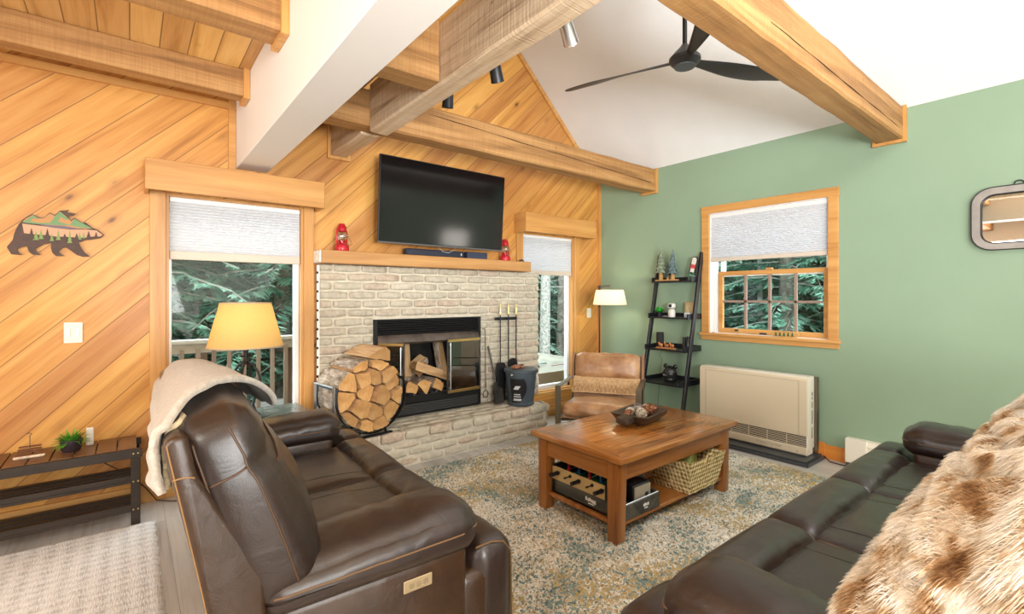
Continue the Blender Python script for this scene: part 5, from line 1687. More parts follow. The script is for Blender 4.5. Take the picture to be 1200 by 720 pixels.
nt.links.new(ramp(nt, f, [(0.26, (0.16, 0.075, 0.03)), (0.35, (0.36, 0.20, 0.09)), (0.415, (0.58, 0.40, 0.235)), (0.46, (0.78, 0.67, 0.52)), (0.55, (0.88, 0.82, 0.73))]), b.inputs['Base Color'])
b.inputs['Roughness'].default_value = 0.8; b.inputs['Specular IOR Level'].default_value = 0.2
FUR = m
t = thing('fur_throw', 'shaggy cream and caramel striped faux fur throw over the dark sofa back', 'throw blanket', (1.8, 0.1, 0.6))
m = MB(); m.grid(lambda u, v: fur_surface(u, v), 140, 60)
obj('backing', m, FUR, t, smooth=180)
rnd = random.Random(3)
V = []; F = []
for k in range(110000):
    u, v = rnd.random(), rnd.random() * 0.80
    p = fur_surface(u, v); pu = fur_surface(min(u + 0.004, 1), v); pv = fur_surface(u, min(v + 0.01, 1))
    n_ = (pu - p).cross(pv - p)
    if n_.length < 1e-9: continue
    n_.normalize()
    if n_.z < 0 and v < 0.8: n_ = -n_
    q = noise.noise_vector(Vector((u * 9, v * 6, 7)))
    d = (n_ * 0.62 + Vector((-0.35 + q.x * 0.8 + rnd.uniform(-.3, .3), 0.45 + q.y * 0.7, -0.45 + q.z * 0.6)) * 0.75).normalized()
    L = rnd.uniform(0.012, 0.026)
    sd = d.cross(Vector((rnd.uniform(-1, 1), rnd.uniform(-1, 1), rnd.uniform(-1, 1)))).normalized() * 0.0008
    p = p + n_ * 0.004
    mid = p + d * L * 0.55; tip = p + d * L + Vector((-0.004, 0.004, -0.012))
    i0 = len(V)
    V += [p - sd, p + sd, mid + sd * 0.8, mid - sd * 0.8, tip + sd * 0.2, tip - sd * 0.2]
    F += [(i0, i0 + 1, i0 + 2, i0 + 3), (i0 + 3, i0 + 2, i0 + 4, i0 + 5)]
fp = raw('fur_pile', [tuple(q) for q in V], F, FUR, t, smooth=180)
fp['kind'] = 'stuff'

# ------------------------------------------------------------------ shoe bench, its plant and ornament
ESP = wood('espresso_wood', ((0.012, 0.008, 0.006), (0.022, 0.015, 0.011), (0.035, 0.024, 0.017)), 'xyz', rough=0.38, bumpy=0.05)
ESP_TOP = wood('espresso_top', ((0.10, 0.045, 0.018), (0.16, 0.075, 0.03), (0.20, 0.10, 0.045)), 'yxz', rough=0.42, bumpy=0.05)
bn = thing('shoe_bench', 'dark espresso slatted shoe bench standing against the diagonal pine wall', 'bench', (-0.75, 3.78, 0))
bx0, bx1, by0, by1 = -1.56, 0.052, 3.61, 3.94
m = MB()
x = bx0
while x < bx1 - 0.04:
    m.box((x, by0 + 0.012, 0.44), (min(x + 0.088, bx1), by1, 0.456), 0.003); x += 0.094
obj('seat_slats', m, ESP_TOP, bn)
m = MB(); m.box((bx0, by0 - 0.006, 0.398), (bx1 + 0.006, by0 + 0.014, 0.45), 0.002); m.box((bx0, by1 - 0.02, 0.398), (bx1 + 0.006, by1, 0.44), 0.002)
ra = obj('seat_rail', m, ESP, bn)
for nm, z in (('upper_shelf', 0.245), ('lower_shelf', 0.075)):
    m = MB()
    for k in range(4): m.box((bx0 + 0.02, by0 + 0.01 + k * 0.082, z), (bx1 - 0.02, by0 + 0.055 + k * 0.082, z + 0.018), 0.003)
    m.box((bx0 + 0.02, by0 + 0.012, z + 0.0), (bx1 - 0.02, by0 + 0.024, z + 0.045), 0.002)
    obj(nm, m, ESP, bn)
for x in (bx0 + 0.003, bx1 - 0.047):
    for y in (by0, by1 - 0.03):
        m = MB(); m.box((x, y, 0.0), (x + 0.045, y + 0.03, 0.40), 0.003)
        lg = obj('leg', m, ESP, bn)
        if y == by0:
            m = MB()
            for z in (0.257, 0.092, 0.424):
                for dx in (0.012, 0.034): m.cyl((x + dx, y + 0.001 - (0.008 if z > 0.4 else 0), z), (x + dx, y - 0.002 - (0.008 if z > 0.4 else 0), z), 0.0045, seg=10)
            obj('screws', m, BRASS, lg)
def spiky(name, mb, c, n, L, seed, col_mat, parent, spread=1.0, w=0.006, droop=0.4):
    rnd = random.Random(seed)
    V = []; F = []
    for k in range(n):
        a = rnd.uniform(0, 2 * PI); e = rnd.uniform(0.15, 1.35)
        d = Vector((math.cos(a) * math.cos(e) * spread, math.sin(a) * math.cos(e) * spread, math.sin(e)))
        l_ = L * rnd.uniform(0.6, 1.1)
        sd = d.cross(Vector((0, 0, 1))).normalized() if abs(d.z) < 0.99 else Vector((1, 0, 0))
        p0 = Vector(c) + Vector((math.cos(a), math.sin(a), 0)) * rnd.uniform(0, 0.015)
        prev = None
        for s_ in range(5):
            u = s_ / 4
            p = p0 + d * l_ * u - Vector((0, 0, droop * l_ * u * u * (1 - d.z * 0.6)))
            ww = w * (math.sin(PI * (0.12 + 0.86 * u)) ** 0.8)
            i0 = len(V); V += [tuple(p - sd * ww), tuple(p + sd * ww)]
            if prev is not None: F.append((prev, prev + 1, i0 + 1, i0))
            prev = i0
    return raw(name, V, F, col_mat, parent, smooth=60)
FERN = plain('bright_fern_green', (0.10, 0.36, 0.03), 0.5, nscale=30, namt=0.5)
t = thing('potted_plant', 'small bright green plant in a dark pot on the shoe bench', 'plant', (-0.265, 3.77, 0.456))
m = MB(); m.lathe([(0, 0), (0.038, 0), (0.045, 0.01), (0.052, 0.062), (0.052, 0.068), (0.046, 0.068), (0.044, 0.05), (0, 0.05)], (-0.265, 3.77, 0.456), 28)
obj('pot', m, plain('dark_plum_pot', (0.03, 0.022, 0.028), 0.35), t)
spiky('leaves', None, (-0.265, 3.77, 0.50), 170, 0.10, 2, FERN, t, 1.0, 0.0045, 0.45)
V = []
st_ = thing('wire_ornament', 'small slatted wooden ornament with a wire hook lying on the shoe bench', 'ornament', (-0.435, 3.76, 0.456))
m = MB()
for k, (z, w) in enumerate(((0.008, 0.058), (0.033, 0.050), (0.046, 0.048), (0.060, 0.046))):
    m.box((-0.435 - w, 3.745 + 0.006 * k, 0.456 + z - 0.005), (-0.435 + w, 3.765 + 0.006 * k, 0.456 + z + (0.010 if k == 0 else 0.002)), 0.002)
obj('slats', m, plain('brown_slats', (0.16, 0.06, 0.03), 0.5), st_)
m = MB(); m.box((-0.50, 3.735, 0.456), (-0.37, 3.775, 0.47), 0.006)
obj('base_rod', m, plain('birch_rod', (0.68, 0.58, 0.45), 0.6, nscale=40, namt=0.3), st_)
m = MB(); m.tube([(-0.435, 3.76, 0.50), (-0.435, 3.765, 0.575), (-0.428, 3.765, 0.585), (-0.44, 3.765, 0.592), (-0.448, 3.765, 0.585)], 0.0022, 6)
obj('wire', m, DARK_METAL, st_)
m = MB(); m.box((-0.205, 3.84, 0.456), (-0.17, 3.87, 0.56), 0.004)
tag(obj('white_speaker', m, WHITE_PLASTIC), 'small white upright box half hidden behind the potted plant on the bench', 'device')
m = MB(); m.tube([(-0.20, 3.955, 0.44), (-0.12, 3.955, 0.30), (0.0, 3.955, 0.20), (0.08, 3.955, 0.10), (0.14, 3.93, 0.008), (0.22, 3.86, 0.006), (0.30, 3.80, 0.006), (0.42, 3.76, 0.006)], 0.004, 6)
tag(obj('lamp_cord', m, plain('brown_cord', (0.05, 0.03, 0.02), 0.5)), 'brown cord running down behind the shoe bench and along the floor', 'cord')

# ------------------------------------------------------------------ end table and table lamp behind the loveseat
t = thing('end_table', 'dark end table with a grey-green top tucked behind the loveseat', 'table', (0.72, 3.66, 0))
m = MB(); m.box((0.44, 3.40, 0.50), (1.01, 3.93, 0.535), 0.004)
obj('tabletop', m, plain('slate_green_top', (0.12, 0.135, 0.12), 0.25, nscale=14, namt=0.35), t)
m = MB(); m.box((0.46, 3.42, 0.43), (0.99, 3.91, 0.50), 0.002)
obj('apron', m, BLACK_METAL, t)
for x in (0.465, 0.945):
    for y in (3.425, 3.865):
        m = MB(); m.box((x, y, 0), (x + 0.04, y + 0.04, 0.43), 0.003); obj('leg', m, BLACK_METAL, t)


def shade_glow(name, col, strength, weave):
    m, nt, b = new_mat(name)
    n1 = nd(nt, 'ShaderNodeTexNoise', {'Vector': coords(nt, (0, 0, 0), (weave, weave, weave * 0.3)), 'Scale': 1.0, 'Detail': 2.0})
    c = ramp(nt, n1.outputs[0], [(0.3, tuple(q * 0.88 for q in col)), (0.7, col)])
    nt.links.new(c, b.inputs['Base Color']); b.inputs['Roughness'].default_value = 0.9
    nt.links.new(c, b.inputs['Emission Color']); b.inputs['Emission Strength'].default_value = strength
    out = nt.nodes['Material Output']
    tl = nd(nt, 'ShaderNodeBsdfTranslucent', {'Color': (*col, 1)})
    mx = nd(nt, 'ShaderNodeMixShader', {0: 0.45, 1: b.outputs[0], 2: tl.outputs[0]})
    nt.links.new(mx.outputs[0], out.inputs[0])
    return m


def bulb(name, p, energy, col, r=0.03):
    d = bpy.data.lights.new(name, 'POINT'); d.energy = energy; d.color = col; d.shadow_soft_size = r
    o = bpy.data.objects.new(name, d); COL.objects.link(o); o.location = p
LX, LY = 0.605, 3.60
t = thing('table_lamp', 'table lamp with golden tapered shade on a black cage base by the window', 'lamp', (LX, LY, 0.535))
m = MB()
m.lathe([(0.150, 1.308), (0.152, 1.308), (0.225, 1.022), (0.223, 1.022)], (LX, LY, 0), 48)
sh = obj('lamp_shade', m, shade_glow('golden_shade', (0.72, 0.50, 0.20), 0.12, 160), t, smooth=60)
for r, z in ((0.1515, 1.308), (0.2245, 1.022)):
    m = MB(); m.tube([(LX + r * math.cos(a), LY + r * math.sin(a), z) for a in [2 * PI * k / 48 for k in range(48)]], 0.0045, 6, closed=True)
    obj('shade_trim', m, plain('shade_trim', (0.55, 0.42, 0.28), 0.8), sh)
m = MB(); m.lathe([(0, 0.90), (0.018, 0.90), (0.022, 0.925), (0.014, 0.935), (0.014, 0.985), (0.018, 0.99), (0.014, 1.06), (0, 1.06)], (LX, LY, 0), 20)
m.tube([(LX + 0.035 * math.cos(a), LY + 0.035 * math.sin(a), 0.955) for a in [2 * PI * k / 20 for k in range(20)]], 0.004, 6, closed=True)
obj('stem', m, BLACK_METAL, t)
m = MB()
for k in range(4):
    a = PI / 4 + PI / 2 * k + 0.3
    m.tube([(LX + r * math.cos(a), LY + r * math.sin(a), z) for r, z in ((0.012, 0.915), (0.045, 0.895), (0.075, 0.85), (0.088, 0.80), (0.082, 0.74), (0.055, 0.68), (0.045, 0.63), (0.06, 0.585), (0.085, 0.56))], 0.0075, 8)
obj('cage', m, BLACK_METAL, t)
m = MB(); m.lathe([(0, 0.535), (0.11, 0.535), (0.112, 0.55), (0.07, 0.562), (0, 0.566)], (LX, LY, 0), 32)
obj('lamp_base', m, BLACK_METAL, t)
bulb('table_lamp_bulb', (LX, LY, 1.16), 2.2, (1.0, 0.74, 0.40))

# ------------------------------------------------------------------ coffee table and what is on and under it
TX0, TX1, TY0, TY1, TZ = 2.005, 3.262, 1.605, 2.33, 0.498
t = thing('coffee_table', 'cherry wood lift-top coffee table with lower shelf on the shag rug', 'table', ((TX0 + TX1) / 2, (TY0 + TY1) / 2, 0.016))
def top_mat():
    m, nt, b = new_mat('cherry_inlaid_top')
    tc = nt.nodes.new('ShaderNodeTexCoord')
    x, y, z = nd(nt, 'ShaderNodeSeparateXYZ', {'Vector': tc.outputs['Object']}).outputs
    w, h = (TX1 - TX0) / 2, (TY1 - TY0) / 2
    ex = math_(nt, 'SUBTRACT', w, math_(nt, 'ABSOLUTE', x)); ey = math_(nt, 'SUBTRACT', h, math_(nt, 'ABSOLUTE', y))
    border = math_(nt, 'LESS_THAN', math_(nt, 'MINIMUM', ex, ey), 0.115)
    along_y = math_(nt, 'LESS_THAN', ex, ey)
    def grain(sx, sy, seed):
        v = nd(nt, 'ShaderNodeCombineXYZ', {'X': math_(nt, 'MULTIPLY', x, sx), 'Y': math_(nt, 'MULTIPLY', y, sy), 'Z': seed})
        n1 = nd(nt, 'ShaderNodeTexNoise', {'Vector': v.outputs[0], 'Scale': 1.0, 'Detail': 4.0, 'Distortion': 0.5})
        return n1.outputs[0]
    gx = grain(2.5, 40, 1.0); gy = grain(40, 2.5, 4.0)
    bd = math_(nt, 'FLOOR', math_(nt, 'DIVIDE', y, 0.10))
    wn = nd(nt, 'ShaderNodeTexWhiteNoise', {'W': bd}, noise_dimensions='1D')
    bd2 = math_(nt, 'FLOOR', math_(nt, 'DIVIDE', math_(nt, 'ADD', x, math_(nt, 'MULTIPLY', wn.outputs[0], 0.6)), 0.42))
    wn2 = nd(nt, 'ShaderNodeTexWhiteNoise', {'W': math_(nt, 'MULTIPLY_ADD', bd2, 13.7, bd)}, noise_dimensions='1D')
    A = ramp(nt, gx, [(0.3, CHERRY[0]), (0.5, CHERRY[1]), (0.7, CHERRY[2])])
    B_ = ramp(nt, gy, [(0.3, CHERRY[0]), (0.5, CHERRY[1]), (0.7, CHERRY[2])])
    centre = nd(nt, 'ShaderNodeHueSaturation', {'Value': math_(nt, 'MULTIPLY_ADD', wn2.outputs[0], 0.55, 0.85), 'Color': A}).outputs[0]
    edge = mix(nt, along_y, A, B_)
    col = mix(nt, border, centre, edge)
    nt.links.new(col, b.inputs['Base Color']); b.inputs['Roughness'].default_value = 0.22
    b.inputs['Coat Weight'].default_value = 0.3; b.inputs['Coat Roughness'].default_value = 0.15
    return m
m = MB(); m.box((TX0, TY0, 0.462), (TX1, TY1, TZ), 0.009, 3)
obj('tabletop', m, top_mat(), t)
ax0, ax1, ay0, ay1 = TX0 + 0.035, TX1 - 0.035, TY0 + 0.045, TY1 - 0.04
for y in (ay0 + 0.008, ay1 - 0.028):
    m = MB(); m.box((ax0 + 0.03, y, 0.352), (ax1 - 0.03, y + 0.02, 0.462)); obj('apron', m, W_CHERRY_X, t)
for x in (ax0 + 0.008, ax1 - 0.028):
    m = MB(); m.box((x, ay0 + 0.03, 0.352), (x + 0.02, ay1 - 0.03, 0.462)); obj('end_apron', m, W_CHERRY_Y, t)
lw = 0.078
for i, x in enumerate((ax0, ax1 - lw)):
    for j, y in enumerate((ay0, ay1 - lw)):
        m = MB()
        tb = bmesh.new(); bmesh.ops.create_cube(tb, size=1.0)
        for v in tb.verts:
            f = 1.0 if v.co.z > 0 else 0.88
            ox = (0.006 if i else -0.006) if v.co.z < 0 else 0
            v.co = Vector((x + lw / 2 + v.co.x * lw * f + ox, y + lw / 2 + v.co.y * lw * f, 0.016 if v.co.z < 0 else 0.462))
        bmesh.ops.bevel(tb, geom=list(tb.edges), offset=0.004, segments=2, affect='EDGES', profile=0.5)
        m._add(tb)
        obj('leg', m, W_CHERRY_Z, t)
m = MB(); m.box((ax0 + 0.02, ay0 + 0.015, 0.098), (ax1 - 0.02, ay1 - 0.015, 0.122), 0.004)
obj('lower_shelf', m, W_CHERRY_X, t)
for x in (ax0 + 0.09, ax1 - 0.09):
    m = MB(); m.cyl((x, ay0 + 0.05, 0.07), (x, ay0 + 0.05, 0.098), 0.018); obj('glide', m, BLACK_PLASTIC, t)
SHZ = 0.122
# dough bowl with pine cones
BC = Vector((2.73, 2.02, TZ))
brz = math.radians(10)
t = thing('dough_bowl', 'dark carved wooden dough bowl with stub handles on the coffee table', 'bowl', BC, brz)
BOWL = wood('dark_carved_wood', ((0.025, 0.014, 0.009), (0.055, 0.032, 0.02), (0.10, 0.065, 0.043)), 'xyz', rough=0.5, bumpy=0.3)
def bowl_mesh():
    tb = bmesh.new()
    def ring(hx, hy, z, r, n=6):
        P = []
        for cx, cy, a in ((hx - r, hy - r, 0), (-hx + r, hy - r, 90), (-hx + r, -hy + r, 180), (hx - r, -hy + r, 270)):
            P += [tb.verts.new((cx + r * math.cos(math.radians(a + 90 * k / n)), cy + r * math.sin(math.radians(a + 90 * k / n)), z)) for k in range(n + 1)]
        return P
    R = [ring(0.10, 0.075, 0.0, 0.03), ring(0.155, 0.115, 0.03, 0.03), ring(0.178, 0.135, 0.068, 0.03), ring(0.18, 0.137, 0.072, 0.03), ring(0.162, 0.12, 0.074, 0.025), ring(0.14, 0.10, 0.04, 0.03), ring(0.09, 0.065, 0.016, 0.03)]
    tb.faces.new(R[0][::-1]); tb.faces.new(R[-1])
    for A, Bq in zip(R, R[1:]):
        for k in range(len(A)): tb.faces.new((A[k], A[(k + 1) % len(A)], Bq[(k + 1) % len(A)], Bq[k]))
    bmesh.ops.recalc_face_normals(tb, faces=tb.faces)
    return tb
m = MB(); m._add(bowl_mesh())
obj('bowl_body', m, BOWL, t, local=True)
for s_ in (-1, 1):
    m = MB(); m.box((s_ * 0.205 - 0.05, -0.045, 0.028), (s_ * 0.205 + 0.05, 0.045, 0.07), 0.006, 2)
    obj('handle', m, BOWL, t, local=True)
def pine_cone(p, L, rot, lab, cols, seed):
    t = thing('pine_cone', lab, 'pine cone', p, 0, 'pine cones in the dough bowl' if False else None)
    M_ = Euler(rot).to_matrix().to_4x4()
    V = []; F = []
    n = 90
    for k in range(n):
        f = (k + 0.5) / n
        z = (f - 0.5) * L
        r = 0.36 * L * math.sin(PI * min(1, f * 0.86 + 0.12)) ** 0.8
        a = k * 2.39996
        c, s_ = math.cos(a), math.sin(a)
        w = 0.13 * L
        b_ = Vector((c * r * 0.35, s_ * r * 0.35, z)); o = Vector((c * r, s_ * r, z + 0.10 * L)); sd = Vector((-s_, c, 0)) * w * 0.55
        i0 = len(V)
        V += [M_ @ q for q in (b_ - sd * 0.5, b_ + sd * 0.5, o + sd, o - sd, o * 1.08 + Vector((0, 0, 0.03 * L)))]
        F += [(i0, i0 + 1, i0 + 2, i0 + 3), (i0 + 3, i0 + 2, i0 + 4, i0 + 4)]
    m, nt, b = new_mat('cone_scales')
    g = nt.nodes.new('ShaderNodeNewGeometry')
    nt.links.new(ramp(nt, g.outputs['Random Per Island'], [(0, cols[0]), (0.6, cols[1]), (1, cols[2])]), b.inputs['Base Color']); b.inputs['Roughness'].default_value = 0.8
    me_V = [tuple(q) for q in V]
    me = bpy.data.meshes.new('scales'); me.from_pydata(me_V, [], [tuple(dict.fromkeys(q)) for q in F]); me.update()
    finish('scales', me, m, t, 0, True)
    mb = MB(); mb.ball((0, 0, 0), 0.34 * L, 2, (0.62, 0.62, 1.35), rot=rot)
    obj('core', mb, m, t, local=True)
FROST = ((0.34, 0.25, 0.16), (0.62, 0.54, 0.42), (0.80, 0.75, 0.66)); RUST = ((0.20, 0.06, 0.025), (0.36, 0.13, 0.06), (0.55, 0.30, 0.16)); GREYC = ((0.10, 0.08, 0.08), (0.32, 0.28, 0.26), (0.6, 0.55, 0.5))
pine_cone(BC + Vector((0.055, -0.015, 0.070)), 0.115, (1.2, 0.3, 0.8), 'large rust-red pine cone in the middle of the dough bowl', RUST, 1)
pine_cone(BC + Vector((-0.045, -0.04, 0.070)), 0.10, (1.4, 0, -0.4), 'pale frosted pine cone in the bowl nearest its near rim', FROST, 2)
pine_cone(BC + Vector((0.03, 0.055, 0.072)), 0.10, (1.3, 0.2, 0.3), 'grey speckled pine cone at the far side of the bowl', GREYC, 3)
pine_cone(BC + Vector((-0.105, 0.03, 0.060)), 0.075, (0.8, 0.4, 0), 'small reddish pine cone at the handle end of the bowl', RUST, 4)
pine_cone(BC + Vector((-0.055, 0.045, 0.068)), 0.075, (1.5, 0.2, 1.5), 'small cream pine cone between the reddish and grey ones', FROST, 5)
pine_cone(BC + Vector((0.105, 0.03, 0.064)), 0.085, (1.5, 0.1, 2.2), 'tan pine cone at the green wall end of the bowl', ((0.40, 0.24, 0.12), (0.60, 0.42, 0.25), (0.7, 0.55, 0.38)), 6)
# tabletop football game on the shelf
GX0, GX1, GY0, GY1 = 2.085, 2.43, 1.66, 2.235
t = thing('foosball_game', 'tabletop football game with black rod handles on the coffee table shelf', 'game', ((GX0 + GX1) / 2, (GY0 + GY1) / 2, SHZ))
MARB = wood('marbled_case', ((0.010, 0.010, 0.009), (0.04, 0.037, 0.03), (0.12, 0.11, 0.09)), 'yzx', rough=0.12, grain=0.5, bumpy=0)
m = MB()
m.box((GX0, GY0, SHZ), (GX0 + 0.012, GY1, SHZ + 0.085), 0.002); m.box((GX1 - 0.012, GY0, SHZ), (GX1, GY1, SHZ + 0.085), 0.002); m.box((GX0, GY0, SHZ), (GX1, GY0 + 0.012, SHZ + 0.085), 0.002); m.box((GX0, GY1 - 0.012, SHZ), (GX1, GY1, SHZ + 0.085), 0.002)
m.box((GX0, GY0, SHZ), (GX1, GY1, SHZ + 0.01))
cs = obj('case', m, MARB, t)
PLY = wood('golden_ply', ((0.42, 0.27, 0.10), (0.56, 0.39, 0.16), (0.62, 0.45, 0.21)), 'yzx', rough=0.4, bumpy=0.02)
for x in (GX0 - 0.002, GX1 - 0.010):
    m = MB(); m.box((x, GY0 + 0.12, SHZ + 0.085), (x + 0.012, GY1 - 0.03, SHZ + 0.165), 0.002); obj('side_board', m, PLY, t)
for ya, yb, za, zb in ((GY1 - 0.05, GY1 - 0.03, 0.02, 0.18), (GY0 + 0.11, GY0 + 0.125, 0.06, 0.165)):
    m = MB(); m.box((GX0, ya, SHZ + za), (GX1, yb, SHZ + zb), 0.003); obj('end_board', m, BLACK_PLASTIC, t)
m = MB(); m.box((GX0 + 0.012, GY0 + 0.125, SHZ + 0.085), (GX1 - 0.012, GY1 - 0.05, SHZ + 0.09))
obj('pitch', m, plain('pitch_green', (0.02, 0.22, 0.08), 0.5), t)
ys = [GY1 - 0.10 - k * 0.088 for k in range(5)]
for k, y in enumerate(ys):
    m = MB(); m.cyl((GX0 - (0.06 if k % 2 == 0 else 0.05), y, SHZ + 0.142), (GX1 + 0.015, y, SHZ + 0.142), 0.0035, seg=8)
    rd = obj('rod', m, BLACK_METAL if k % 2 else CHROME, t)
    m = MB()
    if k % 2 == 0: m.cyl((GX0 - 0.085, y, SHZ + 0.142), (GX0 - 0.025, y, SHZ + 0.142), 0.0115, seg=14); m.cyl((GX0 - 0.025, y, SHZ + 0.142), (GX0 - 0.012, y, SHZ + 0.142), 0.015, 0.009, 14)
    else: m.cyl((GX0 - 0.055, y, SHZ + 0.142), (GX0 - 0.04, y, SHZ + 0.142), 0.006, seg=10); m.cyl((GX0 - 0.008, y, SHZ + 0.142), (GX0 - 0.001, y, SHZ + 0.142), 0.010, seg=12)
    obj('grip', m, BLACK_PLASTIC, rd)
    for q in range(3):
        m = MB(); x = GX0 + 0.075 + 0.1 * q
        m.cushion((x, y, SHZ + 0.135), (0.010, 0.007, 0.030), 0.006, n=3); m.ball((x, y, SHZ + 0.172), 0.010, 2)
        obj('player', m, plain('player_red' if k % 2 == 0 else 'player_blue', (0.55, 0.02, 0.03) if k % 2 == 0 else (0.02, 0.12, 0.30), 0.4), rd)
m = MB()
for k, (x, z, s_) in enumerate(((-0.034, 0.052, 0.011), (-0.018, 0.048, 0.009), (-0.006, 0.052, 0.010), (0.006, 0.048, 0.009), (0.018, 0.046, 0.010), (0.032, 0.046, 0.011))):
    m.box((GX0 - 0.0008, 1.885 - x - s_ * 0.62, SHZ + z - s_), (GX0 + 0.001, 1.885 - x + s_ * 0.62, SHZ + z + s_), 0.0)
m.box((GX0 - 0.0008, 1.86, SHZ + 0.026), (GX0 + 0.001, 1.905, SHZ + 0.032))
obj('emblem', m, plain('emblem_white', (0.72, 0.72, 0.70), 0.5), cs)
m = MB()
for k, (x, s_) in enumerate(((-0.02, 0.010), (-0.008, 0.013), (0.006, 0.010), (0.02, 0.012))):
    m.box((2.30 + x - s_ * 0.5, GY0 - 0.0008, SHZ + 0.045 - s_ * 0.6), (2.30 + x + s_ * 0.5, GY0 + 0.001, SHZ + 0.045 + s_ * 0.8))
m.box((2.285, GY0 - 0.0008, SHZ + 0.025), (2.315, GY0 + 0.001, SHZ + 0.031))
obj('end_emblem', m, plain('emblem_white2', (0.72, 0.72, 0.70), 0.5), cs)
m = MB()
m.tube([(GX0 + 0.01, GY0 + 0.006, SHZ + 0.087), (GX1 - 0.006, GY0 + 0.006, SHZ + 0.087), (GX1 - 0.006, GY0 + 0.11, SHZ + 0.087)], 0.003, 6)
for k in range(1, 4): m.tube([(GX0 + (GX1 - GX0) * k / 4, GY0 + 0.01, SHZ + 0.075), (GX0 + (GX1 - GX0) * k / 4, GY0 + 0.105, SHZ + 0.075)], 0.002, 6)
obj('steel_edge', m, CHROME, t)
m = MB(); m.box((GX0 + 0.012, GY0 + 0.012, SHZ + 0.06), (GX1 - 0.012, GY0 + 0.11, SHZ + 0.066))
obj('black_tray', m, BLACK_PLASTIC, t)
# score counter box clipped over the game's near end
t = thing('score_box', 'black and tan plastic ball-return box sitting on the near end of the game', 'box', (2.30, 1.70, SHZ + 0.066))
m = MB(); m.box((2.22, 1.685, SHZ + 0.066), (2.375, 1.77, SHZ + 0.16), 0.012, 3)
obj('shell', m, BLACK_PLASTIC, t)
m = MB(); m.box((2.225, 1.678, SHZ + 0.07), (2.37, 1.688, SHZ + 0.15), 0.008, 2)
fc = obj('face', m, plain('tan_plastic', (0.36, 0.32, 0.25), 0.3), t)
m = MB(); m.box((2.315, 1.676, SHZ + 0.066), (2.345, 1.680, SHZ + 0.105), 0.006)
obj('return_slot', m, plain('slot_black', (0.008, 0.008, 0.008), 0.6), fc)
# thin game boxes standing behind
for k, (x, c_, lab) in enumerate(((2.462, (0.60, 0.10, 0.04), 'thin orange-red game box standing between football game and basket'), (2.485, (0.10, 0.06, 0.20), 'thin dark purple game box standing next to the woven basket'))):
    m = MB(); m.box((x, 1.90, SHZ), (x + 0.020, 2.20, SHZ + 0.21), 0.002)
    tag(obj('game_box', m, plain('game_card_%d' % k, c_, 0.5, nscale=25, namt=0.6)), lab, 'game box')
# woven basket
BKX, BKY = 2.875, 1.76
t = thing('woven_basket', 'tapered straw-coloured woven basket with loop handles on the table shelf', 'basket', (BKX, BKY, SHZ))
def weave_mat():
    m, nt, b = new_mat('braided_straw')
    tc = nt.nodes.new('ShaderNodeTexCoord')
    x, y, z = nd(nt, 'ShaderNodeSeparateXYZ', {'Vector': tc.outputs['Object']}).outputs
    h = math_(nt, 'ADD', x, y)
    a = math_(nt, 'SINE', math_(nt, 'MULTIPLY', math_(nt, 'ADD', h, z), 2 * PI / 0.055)); c = math_(nt, 'SINE', math_(nt, 'MULTIPLY', math_(nt, 'SUBTRACT', h, z), 2 * PI / 0.055))
    w = math_(nt, 'MULTIPLY', a, c)
    n1 = nd(nt, 'ShaderNodeTexNoise', {'Vector': coords(nt), 'Scale': 50.0, 'Detail': 3.0})
    f = math_(nt, 'ADD', math_(nt, 'MULTIPLY', w, 0.35), n1.outputs[0])
    nt.links.new(ramp(nt, f, [(0.22, (0.26, 0.16, 0.05)), (0.42, (0.62, 0.47, 0.20)), (0.75, (0.88, 0.74, 0.44))]), b.inputs['Base Color']); b.inputs['Roughness'].default_value = 0.8
    bump(nt, b, f, 1.0, 0.012)
    return m
STRAW = weave_mat()
tb = bmesh.new()
def brick_ring(hx, hy, z):
    P = []
    for i in range(4):
        a = [(-hx, -hy), (hx, -hy), (hx, hy), (-hx, hy)][i]; b_ = [(-hx, -hy), (hx, -hy), (hx, hy), (-hx, hy)][(i + 1) % 4]
        for k in range(10):
            P.append(tb.verts.new((a[0] + (b_[0] - a[0]) * k / 10, a[1] + (b_[1] - a[1]) * k / 10, z + 0.003 * math.sin(k * 2.0 + i))))
    return P
R = [brick_ring(0.165 + 0.045 * f, 0.125 + 0.035 * f, 0.002 + 0.205 * f) for f in [k / 8 for k in range(9)]] + [brick_ring(0.165 + 0.035 * f, 0.125 + 0.025 * f, 0.002 + 0.205 * f) for f in (1.0, 0.1)]
tb.faces.new(R[0][::-1]); tb.faces.new(R[-1])
for A, Bq in zip(R, R[1:]):
    for k in range(len(A)): tb.faces.new((A[k], A[(k + 1) % len(A)], Bq[(k + 1) % len(A)], Bq[k]))
for v in tb.verts:
    n_ = 0.004 * math.sin((v.co.x + v.co.y) * 160) * math.sin(v.co.z * 160)
    v.co.x *= 1 + n_ * 3; v.co.y *= 1 + n_ * 3
m = MB(); m._add(tb)
obj('basket_body', m, STRAW, t, local=True, smooth=60)
for s_ in (-1, 1):
    m = MB(); m.tube([(0.19 * s_ + 0.0, -0.045, 0.17), (0.21 * s_, -0.04, 0.215), (0.213 * s_, -0.02, 0.245), (0.213 * s_, 0.02, 0.245), (0.21 * s_, 0.04, 0.215), (0.19 * s_, 0.045, 0.17)] if False else [(-0.045, 0.158 * s_, 0.17), (-0.042, 0.162 * s_, 0.205), (-0.022, 0.162 * s_, 0.228), (0.022, 0.162 * s_, 0.228), (0.042, 0.162 * s_, 0.205), (0.045, 0.158 * s_, 0.17)], 0.006, 8)
    obj('handle', m, STRAW, t, local=True)
m = MB(); m.box((BKX - 0.10, BKY - 0.06, SHZ + 0.02), (BKX + 0.0, BKY + 0.05, SHZ + 0.222), 0.003, rot=(0.1, 0.12, 0.3))
